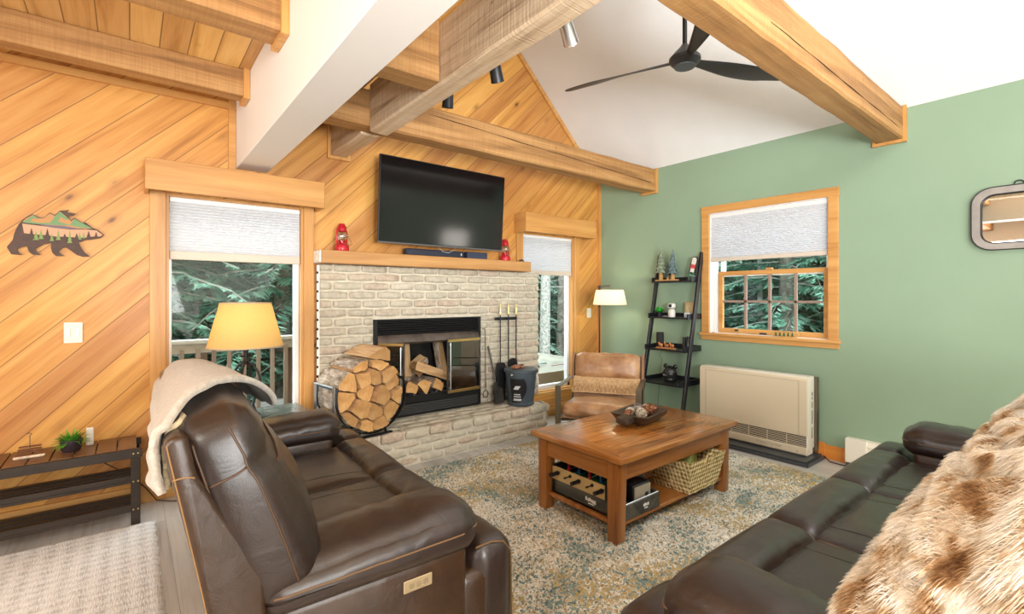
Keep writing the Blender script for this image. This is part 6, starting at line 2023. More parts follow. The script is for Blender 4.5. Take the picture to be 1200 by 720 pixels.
tag(obj('green_booklet', m, plain('lime_paper', (0.45, 0.52, 0.18), 0.7)), 'lime green booklet sticking out of the woven basket', 'booklet')
m = MB(); m.box((BKX + 0.0, BKY - 0.05, SHZ + 0.02), (BKX + 0.06, BKY + 0.06, SHZ + 0.215), 0.003, rot=(0.05, -0.1, -0.3))
tag(obj('olive_packet', m, plain('olive_card', (0.30, 0.24, 0.05), 0.6)), 'olive brown packet standing in the woven basket', 'packet')

# ------------------------------------------------------------------ leather sling chair
ch = thing('leather_armchair', 'low tan leather sling armchair with flat metal frame in the far corner', 'chair', (3.43, 2.95, 0.008), math.radians(-147.5))
TAN = leather('tan_leather', (0.30, 0.135, 0.052), (0.56, 0.32, 0.16), 0.36, 7.0, coat=0.3)
FRM = plain('bronze_frame', (0.20, 0.165, 0.115), 0.4, 0.8)
for s_ in (-1, 1):
    y = s_ * 0.345
    m = MB()
    m.bar((0.34, y, 0.008), (0.34, y, 0.56), 0.05, 0.014, 0.002, up=(1, 0, 0)); m.bar((0.36, y, 0.555), (-0.33, y, 0.545), 0.045, 0.010, 0.002, up=(0, 0, 1)); m.bar((-0.30, y, 0.008), (-0.33, y, 0.56), 0.045, 0.012, 0.002, up=(0, 1, 0)); m.bar((0.34, y, 0.014), (-0.30, y, 0.014), 0.045, 0.010, 0.002, up=(0, 0, 1))
    obj('side_frame', m, FRM, ch, local=True)
m = MB(); m.bar((0.28, -0.345, 0.25), (0.28, 0.345, 0.25), 0.03, 0.02, 0.003); m.bar((-0.26, -0.345, 0.24), (-0.26, 0.345, 0.24), 0.03, 0.02, 0.003); m.bar((-0.36, -0.345, 0.52), (-0.36, 0.345, 0.52), 0.03, 0.02, 0.003)
obj('cross_rail', m, FRM, ch, local=True)
m = MB()
sl = [(0.33, 0.275), (0.22, 0.255), (0.0, 0.235), (-0.16, 0.25), (-0.24, 0.32), (-0.31, 0.52), (-0.355, 0.76)]
m.grid(lambda u, v: (sl[min(int(u * 6), 5)][0] * (1 - (u * 6 - min(int(u * 6), 5))) + sl[min(int(u * 6) + 1, 6)][0] * (u * 6 - min(int(u * 6), 5)), -0.325 + 0.65 * v, sl[min(int(u * 6), 5)][1] * (1 - (u * 6 - min(int(u * 6), 5))) + sl[min(int(u * 6) + 1, 6)][1] * (u * 6 - min(int(u * 6), 5))), 24, 8, thick=0.008)
obj('sling', m, TAN, ch, local=True, smooth=60)
def wrinkle(q, p):
    if p.x > 0 or p.z > 0: q += Vector((1, 0, 1)) * 0.010 * noise.noise(Vector((p.y * 6, p.x * 2, p.z * 2)))
    return q
m = MB(); m.cushion((0.075, 0, 0.33), (0.285, 0.312, 0.065), 0.055, (0.02, 0.0, 0.025), 16, rot=(0, -0.06, 0), fn=wrinkle)
obj('seat_cushion', m, TAN, ch, local=True, smooth=180)
mt = Matrix.Translation((-0.275, 0, 0.655)) @ Matrix.Rotation(math.radians(-14), 4, 'Y')
m = MB(); m.cushion((0, 0, 0), (0.055, 0.315, 0.125), 0.05, (0.03, 0.0, 0.01), 14, fn=wrinkle, mat=mt)
obj('back_cushion', m, TAN, ch, local=True, smooth=180)
WRAP = leather('tan_wrap', (0.20, 0.085, 0.03), (0.36, 0.18, 0.08), 0.5)
for s_ in (-1, 1):
    m = MB(); m.box((-0.37, s_ * 0.338 - 0.012, 0.53), (-0.28, s_ * 0.338 + 0.012, 0.78), 0.003, rot=(0, -0.22, 0))
    obj('leather_wrap', m, WRAP, ch, local=True)
# fringed woven band between the cushions
BAND = plain('pale_suede', (0.58, 0.38, 0.20), 0.9, nscale=40, namt=0.2, bscale=120, bamt=0.5)
m = MB(); m.grid(lambda u, v: (-0.135 - 0.075 * u + 0.01 * math.sin(v * 30) * 0.3, -0.318 + 0.636 * v, 0.418 + 0.145 * u), 6, 30, thick=0.012)
bd_ = obj('woven_band', m, BAND, ch, local=True)
m = MB()
for k in range(17):
    y = -0.30 + 0.6 * k / 16
    m.tube([(-0.146, y, 0.50), (-0.135, y + 0.009, 0.475), (-0.115, y + 0.017, 0.44)], 0.004, 6); m.tube([(-0.146, y, 0.50), (-0.135, y - 0.009, 0.475), (-0.115, y - 0.017, 0.44)], 0.004, 6); m.ball((-0.147, y, 0.503), 0.006, 1)
obj('knotted_fringe', m, BAND, bd_, local=True)

# ------------------------------------------------------------------ swing-arm floor lamp in the corner
fl_ = at(704, 345, Y=3.72)
PX, PY = 4.24, 3.70
t = thing('floor_lamp', 'slim black swing-arm floor lamp with cream linen shade in the corner', 'lamp', (PX, PY, 0))
SXc, SYc = 4.17, 3.49
m = MB(); m.lathe([(0, 0), (0.13, 0), (0.13, 0.015), (0.02, 0.025), (0, 0.025)], (PX, PY, 0), 32)
obj('lamp_base', m, BLACK_METAL, t)
m = MB(); m.cyl((PX, PY, 0.02), (PX, PY, 1.475), 0.009, seg=14); m.cyl((PX, PY, 1.22), (PX, PY, 1.25), 0.013, seg=14); m.cyl((PX, PY, 1.435), (PX, PY, 1.48), 0.013, seg=14)
obj('pole', m, BLACK_METAL, t)
m = MB(); m.tube([(PX, PY, 1.47), (PX + 0.06, PY - 0.10, 1.475), (SXc, SYc, 1.47), (SXc, SYc, 1.44)], 0.007, 8); m.tube([(PX, PY, 1.452), (PX + 0.06, PY - 0.10, 1.457), (SXc, SYc, 1.452)], 0.005, 8); m.ball((SXc, SYc, 1.465), 0.014, 2)
obj('swing_arm', m, DARK_METAL, t)
m = MB(); m.lathe([(0.148, 1.425), (0.150, 1.425), (0.186, 1.262), (0.184, 1.262)], (SXc, SYc, 0), 48)
obj('lamp_shade', m, shade_glow('linen_shade', (0.72, 0.64, 0.52), 0.06, 220), t, smooth=60)
bulb('floor_lamp_bulb', (SXc, SYc, 1.34), 4.5, (1.0, 0.82, 0.55))

# ------------------------------------------------------------------ ladder shelf and its things
lt = thing('ladder_shelf', 'black leaning ladder shelf with four trays beside the green wall window', 'shelf', (4.38, 2.84, 0))
BLK = plain('black_stained_wood', (0.012, 0.012, 0.016), 0.38, nscale=20, namt=0.3)
def railx(z): return 4.535 - 0.40 * (1 - z / 1.80)
LY0, LY1 = 2.60, 3.09
for y in (LY0, LY1):
    m = MB(); m.bar((railx(0.0), y, 0.0), (railx(1.80), y, 1.80), 0.05, 0.024, 0.003, up=(0, 1, 0))
    obj('side_rail', m, BLK, lt)
TR = ((1.535, 0.15), (1.16, 0.215), (0.835, 0.275), (0.50, 0.345))
for z, d in TR:
    x1 = XG - 0.012; x0 = x1 - d - 0.03
    m = MB(); m.box((x0, LY0 + 0.014, z - 0.035), (x1, LY1 - 0.014, z - 0.02)); m.box((x1 - 0.014, LY0 + 0.014, z - 0.035), (x1, LY1 - 0.014, z + 0.02)); m.box((x0, LY0 + 0.013, z - 0.036), (x1, LY0 + 0.026, z + 0.018)); m.box((x0, LY1 - 0.026, z - 0.036), (x1, LY1 - 0.013, z + 0.018))
    obj('tray', m, BLK, lt)
def sp(z): return z - 0.02
# top tray
z = sp(1.535)
def carved_tree(x, y, zz, h, r, mat_, parent):
    m = MB(); n = 6
    for k in range(n):
        f0 = k / n; zb = zz + h * (0.22 + 0.78 * f0); rr_ = r * (1 - f0 * 0.82)
        hh = h * 0.26
        tb = bmesh.new(); c = tb.verts.new((0, 0, hh)); R = []
        for q in range(14):
            a = 2 * PI * q / 14 + k * 0.4
            rad = rr_ * (1.0 if q % 2 == 0 else 0.72)
            R.append(tb.verts.new((rad * math.cos(a), rad * math.sin(a), -0.012 if q % 2 == 0 else 0.004)))
        for q in range(14): tb.faces.new((R[q], R[(q + 1) % 14], c))
        tb.faces.new(R[::-1])
        m._add(tb, Matrix.Translation((x, y, zb)))
    obj('carved_foliage', m, mat_, parent)
    m = MB(); m.cyl((x, y, zz), (x, y, zz + h * 0.30), r * 0.34, r * 0.26, 10)
    obj('trunk', m, plain('driftwood', (0.42, 0.24, 0.09), 0.7, nscale=40, namt=0.3), parent)
td = thing('wooden_tree_trio', 'three carved grey-green wooden trees on a plank, on the top shelf tray', 'decoration', (4.42, 2.96, z))
m = MB(); m.box((4.385, 2.80, z), (4.445, 3.055, z + 0.016), 0.004)
obj('plank', m, plain('tan_plank', (0.50, 0.29, 0.11), 0.6, nscale=30, namt=0.2), td)
carved_tree(4.415, 3.0, z + 0.016, 0.33, 0.070, plain('frosted_green', (0.20, 0.25, 0.17), 0.8, nscale=60, namt=0.6), td)
carved_tree(4.425, 2.865, z + 0.016, 0.285, 0.070, plain('dusty_blue', (0.12, 0.18, 0.19), 0.8, nscale=60, namt=0.5), td)
carved_tree(4.445, 2.935, z + 0.016, 0.17, 0.045, plain('slate_green', (0.10, 0.14, 0.12), 0.8, nscale=60, namt=0.4), td)
t = thing('snowman_ornament', 'narrow tilted green, red and white snowman plank ornament on the top tray', 'ornament', (4.44, 2.65, z))
MT = Matrix.Translation((4.44, 2.675, z)) @ Matrix.Rotation(math.radians(14), 4, 'X')
def pl(name, a, b_, x0, x1, col, r=0.0):
    m = MB(); m.prism(rr(a[0], b_[0], a[1], b_[1], r or 0.004, 5), 'x', x0, x1, mat=MT)
    return obj(name, m, plain('snow_' + name, col, 0.55, nscale=60, namt=0.15), t)
pl('backing', (-0.032, 0.0), (0.032, 0.245), -0.004, 0.008, (0.012, 0.012, 0.014), 0.03)
pl('green_foot', (-0.03, 0.002), (0.024, 0.085), -0.010, -0.004, (0.08, 0.20, 0.11))
pl('white_body', (-0.022, 0.07), (0.018, 0.135), -0.010, -0.004, (0.66, 0.66, 0.62), 0.012)
pl('red_scarf', (-0.026, 0.125), (0.022, 0.165), -0.0115, -0.004, (0.55, 0.06, 0.07))
pl('white_face', (-0.024, 0.16), (0.022, 0.235), -0.010, -0.004, (0.70, 0.68, 0.62), 0.018)
m = MB(); m.box((4.42, 2.62, z), (4.445, 2.66, z + 0.045), 0.003)
tag(obj('blue_grey_block', m, plain('blue_grey', (0.25, 0.30, 0.42), 0.5)), 'small blue-grey block at the foot of the snowman ornament', 'block')
# second tray
z = sp(1.16)
t = thing('succulent', 'vivid green succulent in a black pot on the second tray', 'plant', (4.40, 3.01, z))
m = MB(); m.lathe([(0, 0), (0.028, 0), (0.036, 0.045), (0.032, 0.05), (0, 0.045)], (4.40, 3.01, z), 20)
obj('pot', m, BLACK_PLASTIC, t)
spiky('leaves', None, (4.40, 3.01, z + 0.04), 70, 0.075, 5, plain('succulent_green', (0.03, 0.42, 0.04), 0.4, nscale=20, namt=0.4), t, 1.0, 0.011, 0.15)
t = thing('security_camera', 'small white pan-and-tilt camera with round head on the second tray', 'camera', (4.40, 2.86, z))
m = MB(); m.lathe([(0, 0), (0.035, 0), (0.037, 0.01), (0.036, 0.06), (0.025, 0.082), (0, 0.085)], (4.40, 2.86, z), 24)
obj('body', m, plain('camera_white', (0.68, 0.66, 0.62), 0.4), t)
m = MB(); m.cushion((4.40, 2.86, z + 0.115), (0.03, 0.036, 0.027), 0.02, n=6)
hd = obj('head', m, plain('camera_head', (0.72, 0.71, 0.68), 0.35), t)
m = MB(); m.cyl((4.372, 2.858, z + 0.117), (4.367, 2.857, z + 0.117), 0.017, seg=20)
obj('lens', m, BLACK_PLASTIC, hd)
t = thing('wooden_sign', 'square tan wooden picture block standing on the second tray', 'sign', (4.49, 2.70, z))
m = MB(); m.box((4.485, 2.63, z), (4.50, 2.765, z + 0.155), 0.01, 2, rot=(0, 0.08, 0))
obj('block', m, plain('tan_sign', (0.50, 0.36, 0.17), 0.6, nscale=25, namt=0.15), t)
m = MB(); m.box((4.479, 2.65, z + 0.025), (4.4835, 2.745, z + 0.13), 0.002, rot=(0, 0.08, 0))
obj('pale_centre', m, plain('sign_centre', (0.56, 0.44, 0.25), 0.7, nscale=70, namt=0.3), t)
m = MB(); m.box((4.36, 2.645, z), (4.40, 2.695, z + 0.05), 0.004)
tag(obj('white_cube', m, plain('pale_blue_plastic', (0.55, 0.62, 0.72), 0.4)), 'small pale blue-white cube on the second tray near the rail', 'device')
m = MB(); m.tube([(4.40, 2.97, z + 0.004), (4.39, 2.93, z + 0.01), (4.40, 2.90, z + 0.004)], 0.003, 6)
tag(obj('camera_cable', m, plain('cable_grey', (0.55, 0.55, 0.55), 0.5)), 'short white cable beside the camera on the second tray', 'cable')
# third tray
z = sp(0.835)
t = thing('smart_speaker', 'tall dark cylinder speaker standing on the third tray', 'speaker', (4.40, 3.0, z))
m = MB(); m.lathe([(0, 0), (0.037, 0), (0.038, 0.004), (0.038, 0.155), (0.034, 0.16), (0, 0.16)], (4.40, 3.0, z), 28)
obj('body', m, plain('speaker_mesh', (0.018, 0.018, 0.02), 0.6, bscale=400, bamt=0.5), t)
m = MB(); m.lathe([(0, 0.161), (0.028, 0.161), (0.030, 0.159), (0, 0.158)], (4.40, 3.0, z), 24)
obj('top_ring', m, DARK_METAL, t)
t = thing('wooden_sleigh', 'orange wooden animal train ornament lying along the third tray', 'ornament', (4.31, 2.86, z))
m = MB(); m.box((4.295, 2.76, z), (4.33, 2.985, z + 0.012), 0.004)
obj('runner', m, plain('orange_wood', (0.52, 0.22, 0.07), 0.5, nscale=30, namt=0.3), t)
m = MB()
for k, y in enumerate((2.80, 2.86, 2.93)):
    m.cushion((4.31, y, z + 0.038), (0.012, 0.022, 0.014), 0.009, n=4); m.ball((4.31, y + 0.022, z + 0.055), 0.011, 2); m.cyl((4.31, y - 0.014, z + 0.01), (4.31, y - 0.014, z + 0.03), 0.005, seg=8); m.cyl((4.31, y + 0.014, z + 0.01), (4.31, y + 0.014, z + 0.03), 0.005, seg=8)
obj('carved_animals', m, plain('rust_wood', (0.48, 0.18, 0.06), 0.5, nscale=30, namt=0.4), t)
for y, h_, lab in ((2.70, 0.13, 'small dark jar on the third tray nearest the front rail'), (2.745, 0.12, 'small dark jar on the third tray nearest the orange ornament')):
    t = thing('dark_jar', lab, 'jar', (4.45, y, z))
    m = MB(); m.lathe([(0, 0), (0.020, 0), (0.021, h_ * 0.7), (0.016, h_ * 0.76), (0, h_ * 0.76)], (4.45, y, z), 18); obj('glass_body', m, plain('smoke_glass_jar', (0.05, 0.055, 0.06), 0.15), t)
    m = MB(); m.lathe([(0.0, h_ * 0.76), (0.018, h_ * 0.76), (0.018, h_), (0, h_)], (4.45, y, z), 18); obj('lid', m, BLACK_PLASTIC, t)
# bottom tray: black bear head
z = sp(0.50)
t = thing('bear_head_figurine', 'glossy black bear head figurine on the lowest tray', 'figurine', (4.33, 2.84, z))
BB = plain('black_resin', (0.02, 0.02, 0.022), 0.25, nscale=30, namt=0.5, bscale=60, bamt=0.6)
m = MB(); m.ball((4.335, 2.84, z + 0.085), 0.072, 3, (0.95, 1.0, 1.05), 0.12, 3); m.lathe([(0, 0), (0.055, 0), (0.062, 0.02), (0.06, 0.06), (0, 0.08)], (4.34, 2.84, z), 20)
m.ball((4.275, 2.845, z + 0.07), 0.034, 2, (1.2, 0.95, 0.8))
hd = obj('head', m, BB, t, smooth=180)
for dy in (-0.055, 0.055):
    m = MB(); m.ball((4.345, 2.84 + dy, z + 0.155), 0.025, 2, (0.6, 1, 1.05)); obj('ear', m, BB, t, smooth=180)
m = MB(); m.ball((4.24, 2.846, z + 0.078), 0.012, 2)
for dy in (-0.028, 0.034): m.ball((4.276, 2.84 + dy, z + 0.112), 0.007, 2)
obj('nose_and_eyes', m, plain('nose_grey', (0.16, 0.13, 0.11), 0.3), t)
m = MB(); m.tube([(4.50, 3.05, 0.80), (4.49, 3.06, 0.72), (4.50, 3.04, 0.66), (4.485, 3.06, 0.58), (4.49, 3.07, 0.40), (4.47, 3.08, 0.10), (4.42, 3.05, 0.01)], 0.0025, 6)
tag(obj('speaker_cable', m, plain('cable_dark', (0.06, 0.07, 0.08), 0.5)), 'thin dark cable hanging down behind the ladder shelf', 'cable')
m = MB(); m.tube([(3.95, 2.95, 0.006), (4.05, 2.90, 0.006), (4.12, 2.84, 0.02), (4.20, 2.78, 0.006), (4.30, 2.66, 0.006), (4.42, 2.60, 0.006)], 0.005, 6)
tag(obj('extension_cord', m, plain('cord_white', (0.7, 0.7, 0.68), 0.5)), 'white extension cord looping on the floor below the ladder shelf', 'cord')

# paddle lying along the window sill
t = thing('canoe_paddle', 'little wooden canoe paddle with green pines lying on the window sill', 'decoration', (XG - 0.012, 1.95, 0.99))
PAD = plain('paddle_wood', (0.58, 0.33, 0.11), 0.45, nscale=20, namt=0.2)
c0 = 1.012
m = MB()
m.prism([(2.26, c0 - 0.008), (2.24, c0 + 0.022), (2.21, c0 + 0.018), (2.19, c0 + 0.006), (1.98, c0 + 0.006), (1.92, c0 + 0.02), (1.84, c0 + 0.035), (1.74, c0 + 0.035), (1.70, c0 + 0.02), (1.695, c0 + 0.0), (1.71, c0 - 0.015), (1.76, c0 - 0.021), (1.86, c0 - 0.018), (1.94, c0 - 0.008), (2.19, c0 - 0.008)], 'x', XG - 0.03, XG - 0.018, 0.002)
obj('paddle_body', m, PAD, t)
m = MB(); m.box((XG - 0.0315, 1.965, c0 - 0.009), (XG - 0.0165, 2.03, c0 + 0.007)); m.box((XG - 0.032, 2.225, c0 + 0.008), (XG - 0.016, 2.262, c0 + 0.026), 0.003)
obj('dark_band', m, plain('burnt_wood', (0.035, 0.025, 0.018), 0.5), t)
m = MB()
for k in range(5):
    y = 1.885 - k * 0.034
    m.prism([(y - 0.014, c0 - 0.010), (y + 0.014, c0 - 0.010), (y + 0.004, c0 + 0.006), (y + 0.009, c0 + 0.006), (y, c0 + 0.026), (y - 0.009, c0 + 0.006), (y - 0.004, c0 + 0.006)], 'x', XG - 0.0312, XG - 0.0305)
obj('painted_pines', m, plain('pine_paint', (0.01, 0.09, 0.035), 0.6), t)
# ------------------------------------------------------------------ outdoors: deck, railing, hot tub, woods
m = MB(); m.box((-3.0, 4.12, -0.14), (4.5, 7.2, -0.06))
struct('deck_floor', m, wood('grey_deck_boards', ((0.13, 0.12, 0.10), (0.20, 0.18, 0.16), (0.26, 0.24, 0.21)), 'xyz', width=0.14, rough=0.8))
GREYW = wood('weathered_rail', ((0.13, 0.09, 0.065), (0.22, 0.16, 0.115), (0.29, 0.22, 0.17)), 'zxy', rough=0.8)
CAPW = wood('pale_rail_cap', ((0.30, 0.28, 0.23), (0.40, 0.38, 0.33), (0.46, 0.45, 0.40)), 'xyz', rough=0.7)
t = thing('deck_railing', 'weathered wooden deck railing with a pale cap outside the tall window', 'railing', (0.8, 6.0, -0.06))
RY = 6.0
m = MB(); m.box((-1.5, RY - 0.07, 0.86), (2.75, RY + 0.07, 0.90), 0.004); m.box((-1.5, RY - 0.03, 0.76), (2.75, RY + 0.02, 0.86), 0.003)
obj('cap_rail', m, CAPW, t)
m = MB(); m.box((-1.5, RY - 0.02, 0.0), (2.75, RY + 0.02, 0.08), 0.003)
obj('lower_rail', m, GREYW, t)
for k in range(30):
    x = -1.45 + k * 0.142
    m = MB(); m.box((x, RY - 0.055, 0.02), (x + 0.04, RY - 0.02, 0.80), 0.002)
    obj('baluster', m, GREYW, t)
for x in (-0.9, 0.55, 1.42):
    m = MB(); m.box((x, RY + 0.02, -0.06), (x + 0.10, RY + 0.12, 0.86), 0.004)
    obj('post', m, GREYW, t)
m = MB(); m.box((1.62, RY - 0.06, -0.06), (1.67, RY - 0.02, 0.78), 0.003)
obj('yellow_post', m, plain('new_lumber', (0.66, 0.60, 0.30), 0.7, nscale=20, namt=0.15), t)['label'] = 'newer yellowish post'
# hot tub
t = thing('hot_tub', 'cream square hot tub outside the corner window', 'hot tub', (4.3, 5.4, -0.06))
TUB = plain('tub_acrylic', (0.29, 0.265, 0.21), 0.25, nscale=6, namt=0.05)
hx0_, hx1_, hy0_, hy1_, hz_ = 3.35, 5.35, 4.38, 6.4, 0.42
tb = bmesh.new()
def sq(a, z, r):
    P = []
    cx, cy = (hx0_ + hx1_) / 2, (hy0_ + hy1_) / 2; hx, hy = (hx1_ - hx0_) / 2 - a, (hy1_ - hy0_) / 2 - a
    for sx_, sy_, an in ((1, 1, 0), (-1, 1, 90), (-1, -1, 180), (1, -1, 270)):
        P += [tb.verts.new((cx + sx_ * (hx - r) + r * math.cos(math.radians(an + 18 * k)), cy + sy_ * (hy - r) + r * math.sin(math.radians(an + 18 * k)), z)) for k in range(6)]
    return P
R = [sq(0.04, -0.06, 0.1), sq(0.02, hz_ - 0.06, 0.1), sq(0.0, hz_ - 0.03, 0.12), sq(0.0, hz_ - 0.01, 0.12), sq(0.03, hz_, 0.12), sq(0.62, hz_ + 0.012, 0.25), sq(0.66, hz_ - 0.02, 0.25), sq(0.72, hz_ - 0.4, 0.25)]
tb.faces.new(R[-1])
for A, Bq in zip(R, R[1:]):
    for k in range(len(A)): tb.faces.new((A[k], A[(k + 1) % len(A)], Bq[(k + 1) % len(A)], Bq[k]))
bmesh.ops.recalc_face_normals(tb, faces=tb.faces)
m = MB(); m._add(tb)
obj('shell', m, TUB, t, smooth=40)
m = MB(); m.box((4.30, 4.86, hz_ - 0.01), (4.50, 4.95, hz_ + 0.022), 0.02, 2)
cpn = obj('control_panel', m, plain('tub_panel', (0.10, 0.14, 0.12), 0.3), t)
m = MB()
for k in range(3): m.cyl((4.34 + 0.06 * k, 4.905, hz_ + 0.02), (4.34 + 0.06 * k, 4.905, hz_ + 0.027), 0.018, seg=14)
obj('buttons', m, plain('tub_button', (0.45, 0.48, 0.45), 0.4), cpn)
m = MB(); m.cyl((4.18, 4.70, hz_ - 0.005), (4.18, 4.70, hz_ + 0.03), 0.028, seg=16)
obj('air_knob', m, DARK_METAL, t)
m = MB(); m.box((4.42, 4.67, hz_ - 0.004), (4.62, 4.70, hz_ + 0.014), 0.003)
obj('maker_plate', m, plain('plate_maroon', (0.20, 0.10, 0.09), 0.4), t)

# ground
rnd = random.Random(77)
V = []; F = []
nx, ny = 60, 60
for i in range(nx + 1):
    for j in range(ny + 1):
        x = -10 + 38 * i / nx; y = -8 + 38 * j / ny
        d = max(0, max(y - 4.2, x - 4.8))
        z = -0.55 + 0.03 * d + 0.008 * d * d + 0.12 * noise.noise(Vector((x * 0.5, y * 0.5, 0)))
        if -4.3 < x < 4.75 and y < 4.2: z = -0.55
        V.append((x, y, z))
for i in range(nx):
    for j in range(ny):
        k = i * (ny + 1) + j
        F.append((k, k + ny + 1, k + ny + 2, k + 1))
gr = raw('forest_ground', V, F, plain('leaf_litter', (0.14, 0.11, 0.07), 0.95, nscale=6, namt=0.7, bscale=12, bamt=0.8), smooth=180)
gr['kind'] = 'structure'
def ground_z(x, y):
    d = max(0, max(y - 4.2, x - 4.8)); return -0.55 + 0.03 * d + 0.008 * d * d

def foliage_mat(name, c0, c1, c2):
    m, nt, b = new_mat(name)
    g = nt.nodes.new('ShaderNodeNewGeometry')
    oi = nt.nodes.new('ShaderNodeObjectInfo')
    f = math_(nt, 'MULTIPLY_ADD', oi.outputs['Random'], 0.25, math_(nt, 'MULTIPLY', g.outputs['Random Per Island'], 0.75))
    nt.links.new(ramp(nt, f, [(0.0, c0), (0.5, c1), (1.0, c2)]), b.inputs['Base Color'])
    b.inputs['Roughness'].default_value = 0.7
    tl = nd(nt, 'ShaderNodeBsdfTranslucent', {'Color': b.inputs['Base Color'].links[0].from_socket})
    mx = nd(nt, 'ShaderNodeMixShader', {0: 0.45, 1: b.outputs[0], 2: tl.outputs[0]})
    nt.links.new(mx.outputs[0], nt.nodes['Material Output'].inputs[0])
    return m
NEEDLE = foliage_mat('spruce_needles', (0.11, 0.26, 0.18), (0.24, 0.45, 0.33), (0.50, 0.66, 0.56))
BARKM = plain('grey_bark', (0.20, 0.17, 0.14), 0.9, nscale=14, namt=0.5, bscale=20, bamt=1.0)
PALE = plain('pale_bark', (0.30, 0.285, 0.26), 0.9, nscale=10, namt=0.4, bscale=16, bamt=1.0)
TWIG = plain('pale_twigs', (0.36, 0.34, 0.30), 0.9)


def conifer_meshes(seed, h, r0, nb):
    rnd = random.Random(seed)
    V = []; F = []; BV = []; BF = []
    def quad(a, b_, c, d):
        i0 = len(V); V.extend((tuple(a), tuple(b_), tuple(c), tuple(d))); F.append((i0, i0 + 1, i0 + 2, i0 + 3))
    for k in range(nb):
        f = (k / nb) ** 0.9
        z = h * (0.06 + 0.92 * f)
        a = k * 2.4 + rnd.uniform(-0.4, 0.4)
        L = r0 * (1 - f) ** 0.8 * rnd.uniform(0.7, 1.15) + 0.15
        d = Vector((math.cos(a), math.sin(a), 0)); sd = Vector((-d.y, d.x, 0))
        pts = []
        for s_ in range(7):
            u = s_ / 6
            pts.append(Vector((0, 0, z)) + d * L * u + Vector((0, 0, 0.10 * L * u - 0.38 * L * u * u + 0.03 * rnd.uniform(-1, 1))) + sd * 0.04 * rnd.uniform(-1, 1))
        for p, q in zip(pts, pts[1:]):
            w = 0.010
            i0 = len(BV); BV.extend((tuple(p + Vector((0, 0, w))), tuple(p - Vector((0, 0, w))), tuple(q - Vector((0, 0, w))), tuple(q + Vector((0, 0, w))))); BF.append((i0, i0 + 1, i0 + 2, i0 + 3))
        nspr = max(6, int(L * 22))
        for s_ in range(nspr):
            u = 0.12 + 0.88 * s_ / nspr
            i = min(int(u * 6), 5); p = pts[i].lerp(pts[i + 1], u * 6 - i)
            for sg in (-1, 1):
                ll = (0.15 + 0.30 * (1 - u)) * min(1, L) * rnd.uniform(0.6, 1.2)
                e = (sd * sg * 0.8 + d * rnd.uniform(0.3, 0.9) + Vector((0, 0, rnd.uniform(-0.55, 0.05)))).normalized()
                side = e.cross(Vector((rnd.uniform(-.5, .5), rnd.uniform(-.5, .5), 1))).normalized()
                # a spray: three slim leaflets off one twig
                for o in (-0.5, 0, 0.5):
                    e2 = (e + side * o * 0.8).normalized(); w = ll * 0.075
                    s2 = e2.cross(Vector((0, 0, 1)));
                    s2 = s2.normalized() if s2.length > 1e-4 else side
                    st_ = p + e * ll * (0.15 + 0.2 * abs(o))
                    l2 = ll * (0.75 - 0.25 * abs(o))
                    quad(st_ - s2 * w * 0.5, st_ + e2 * l2 * 0.5 - s2 * w, st_ + e2 * l2, st_ + e2 * l2 * 0.45 + s2 * w)
    return V, F, BV, BF
def conifer(name, label, seed, h, r0, nb, loc, bark, group):
    t = thing(name, label, 'tree', loc, 0, group)
    V, F, BV, BF = conifer_meshes(seed, h, r0, nb)
    raw('foliage', V, F, NEEDLE, t, local=True)
    raw('branches', BV, BF, TWIG, t, local=True)
    m = MB(); m.cyl((0, 0, -0.4), (0, 0, h * 0.97), 0.10 + h * 0.008, 0.02, 12)
    obj('trunk', m, bark, t, local=True)
    return t
GRP = 'spruces in the woods outside the windows'
LABT = 'dark green spruce standing in the woods outside the windows'
protos = [conifer('spruce_tree', LABT, 11, 6.5, 2.0, 120, (0.9, 9.0, ground_z(0.9, 9.0)), BARKM, GRP),
          conifer('spruce_tree', LABT, 12, 8.0, 2.3, 140, (2.6, 10.4, ground_z(2.6, 10.4)), BARKM, GRP),
          conifer('spruce_tree', LABT, 13, 5.0, 1.7, 95, (0.2, 8.0, ground_z(0.2, 8.0)), PALE, GRP)]
rnd = random.Random(9)
spots = [(1.9, 8.3), (-0.4, 10.2), (1.2, 11.8), (3.6, 12.5), (-1.6, 9.0), (4.4, 11.5), (2.2, 13.8), (0.2, 13.2),
         (6.8, 8.8), (8.3, 9.6), (9.6, 12.0), (7.4, 11.4), (11.3, 10.4), (5.6, 13.5), (10.5, 14.0), (8.4, 14.5),
         (8.6, 3.4), (9.2, 4.9), (9.6, 2.0), (10.8, 3.6), (11.2, 5.6), (10.9, 1.2), (12.6, 2.6), (12.8, 4.6), (8.8, 6.6), (12.4, 6.6), (13.6, 0.6), (9.0, 0.6), (14.5, 3.6), (14.2, 5.8), (3.4, 15.5), (1.0, 15.8), (6.4, 16.0), (11.5, 8.2)]
for k, (x, y) in enumerate(spots):
    dup(protos[k % 3], (x, y, ground_z(x, y)), rnd.uniform(0, 6.28))


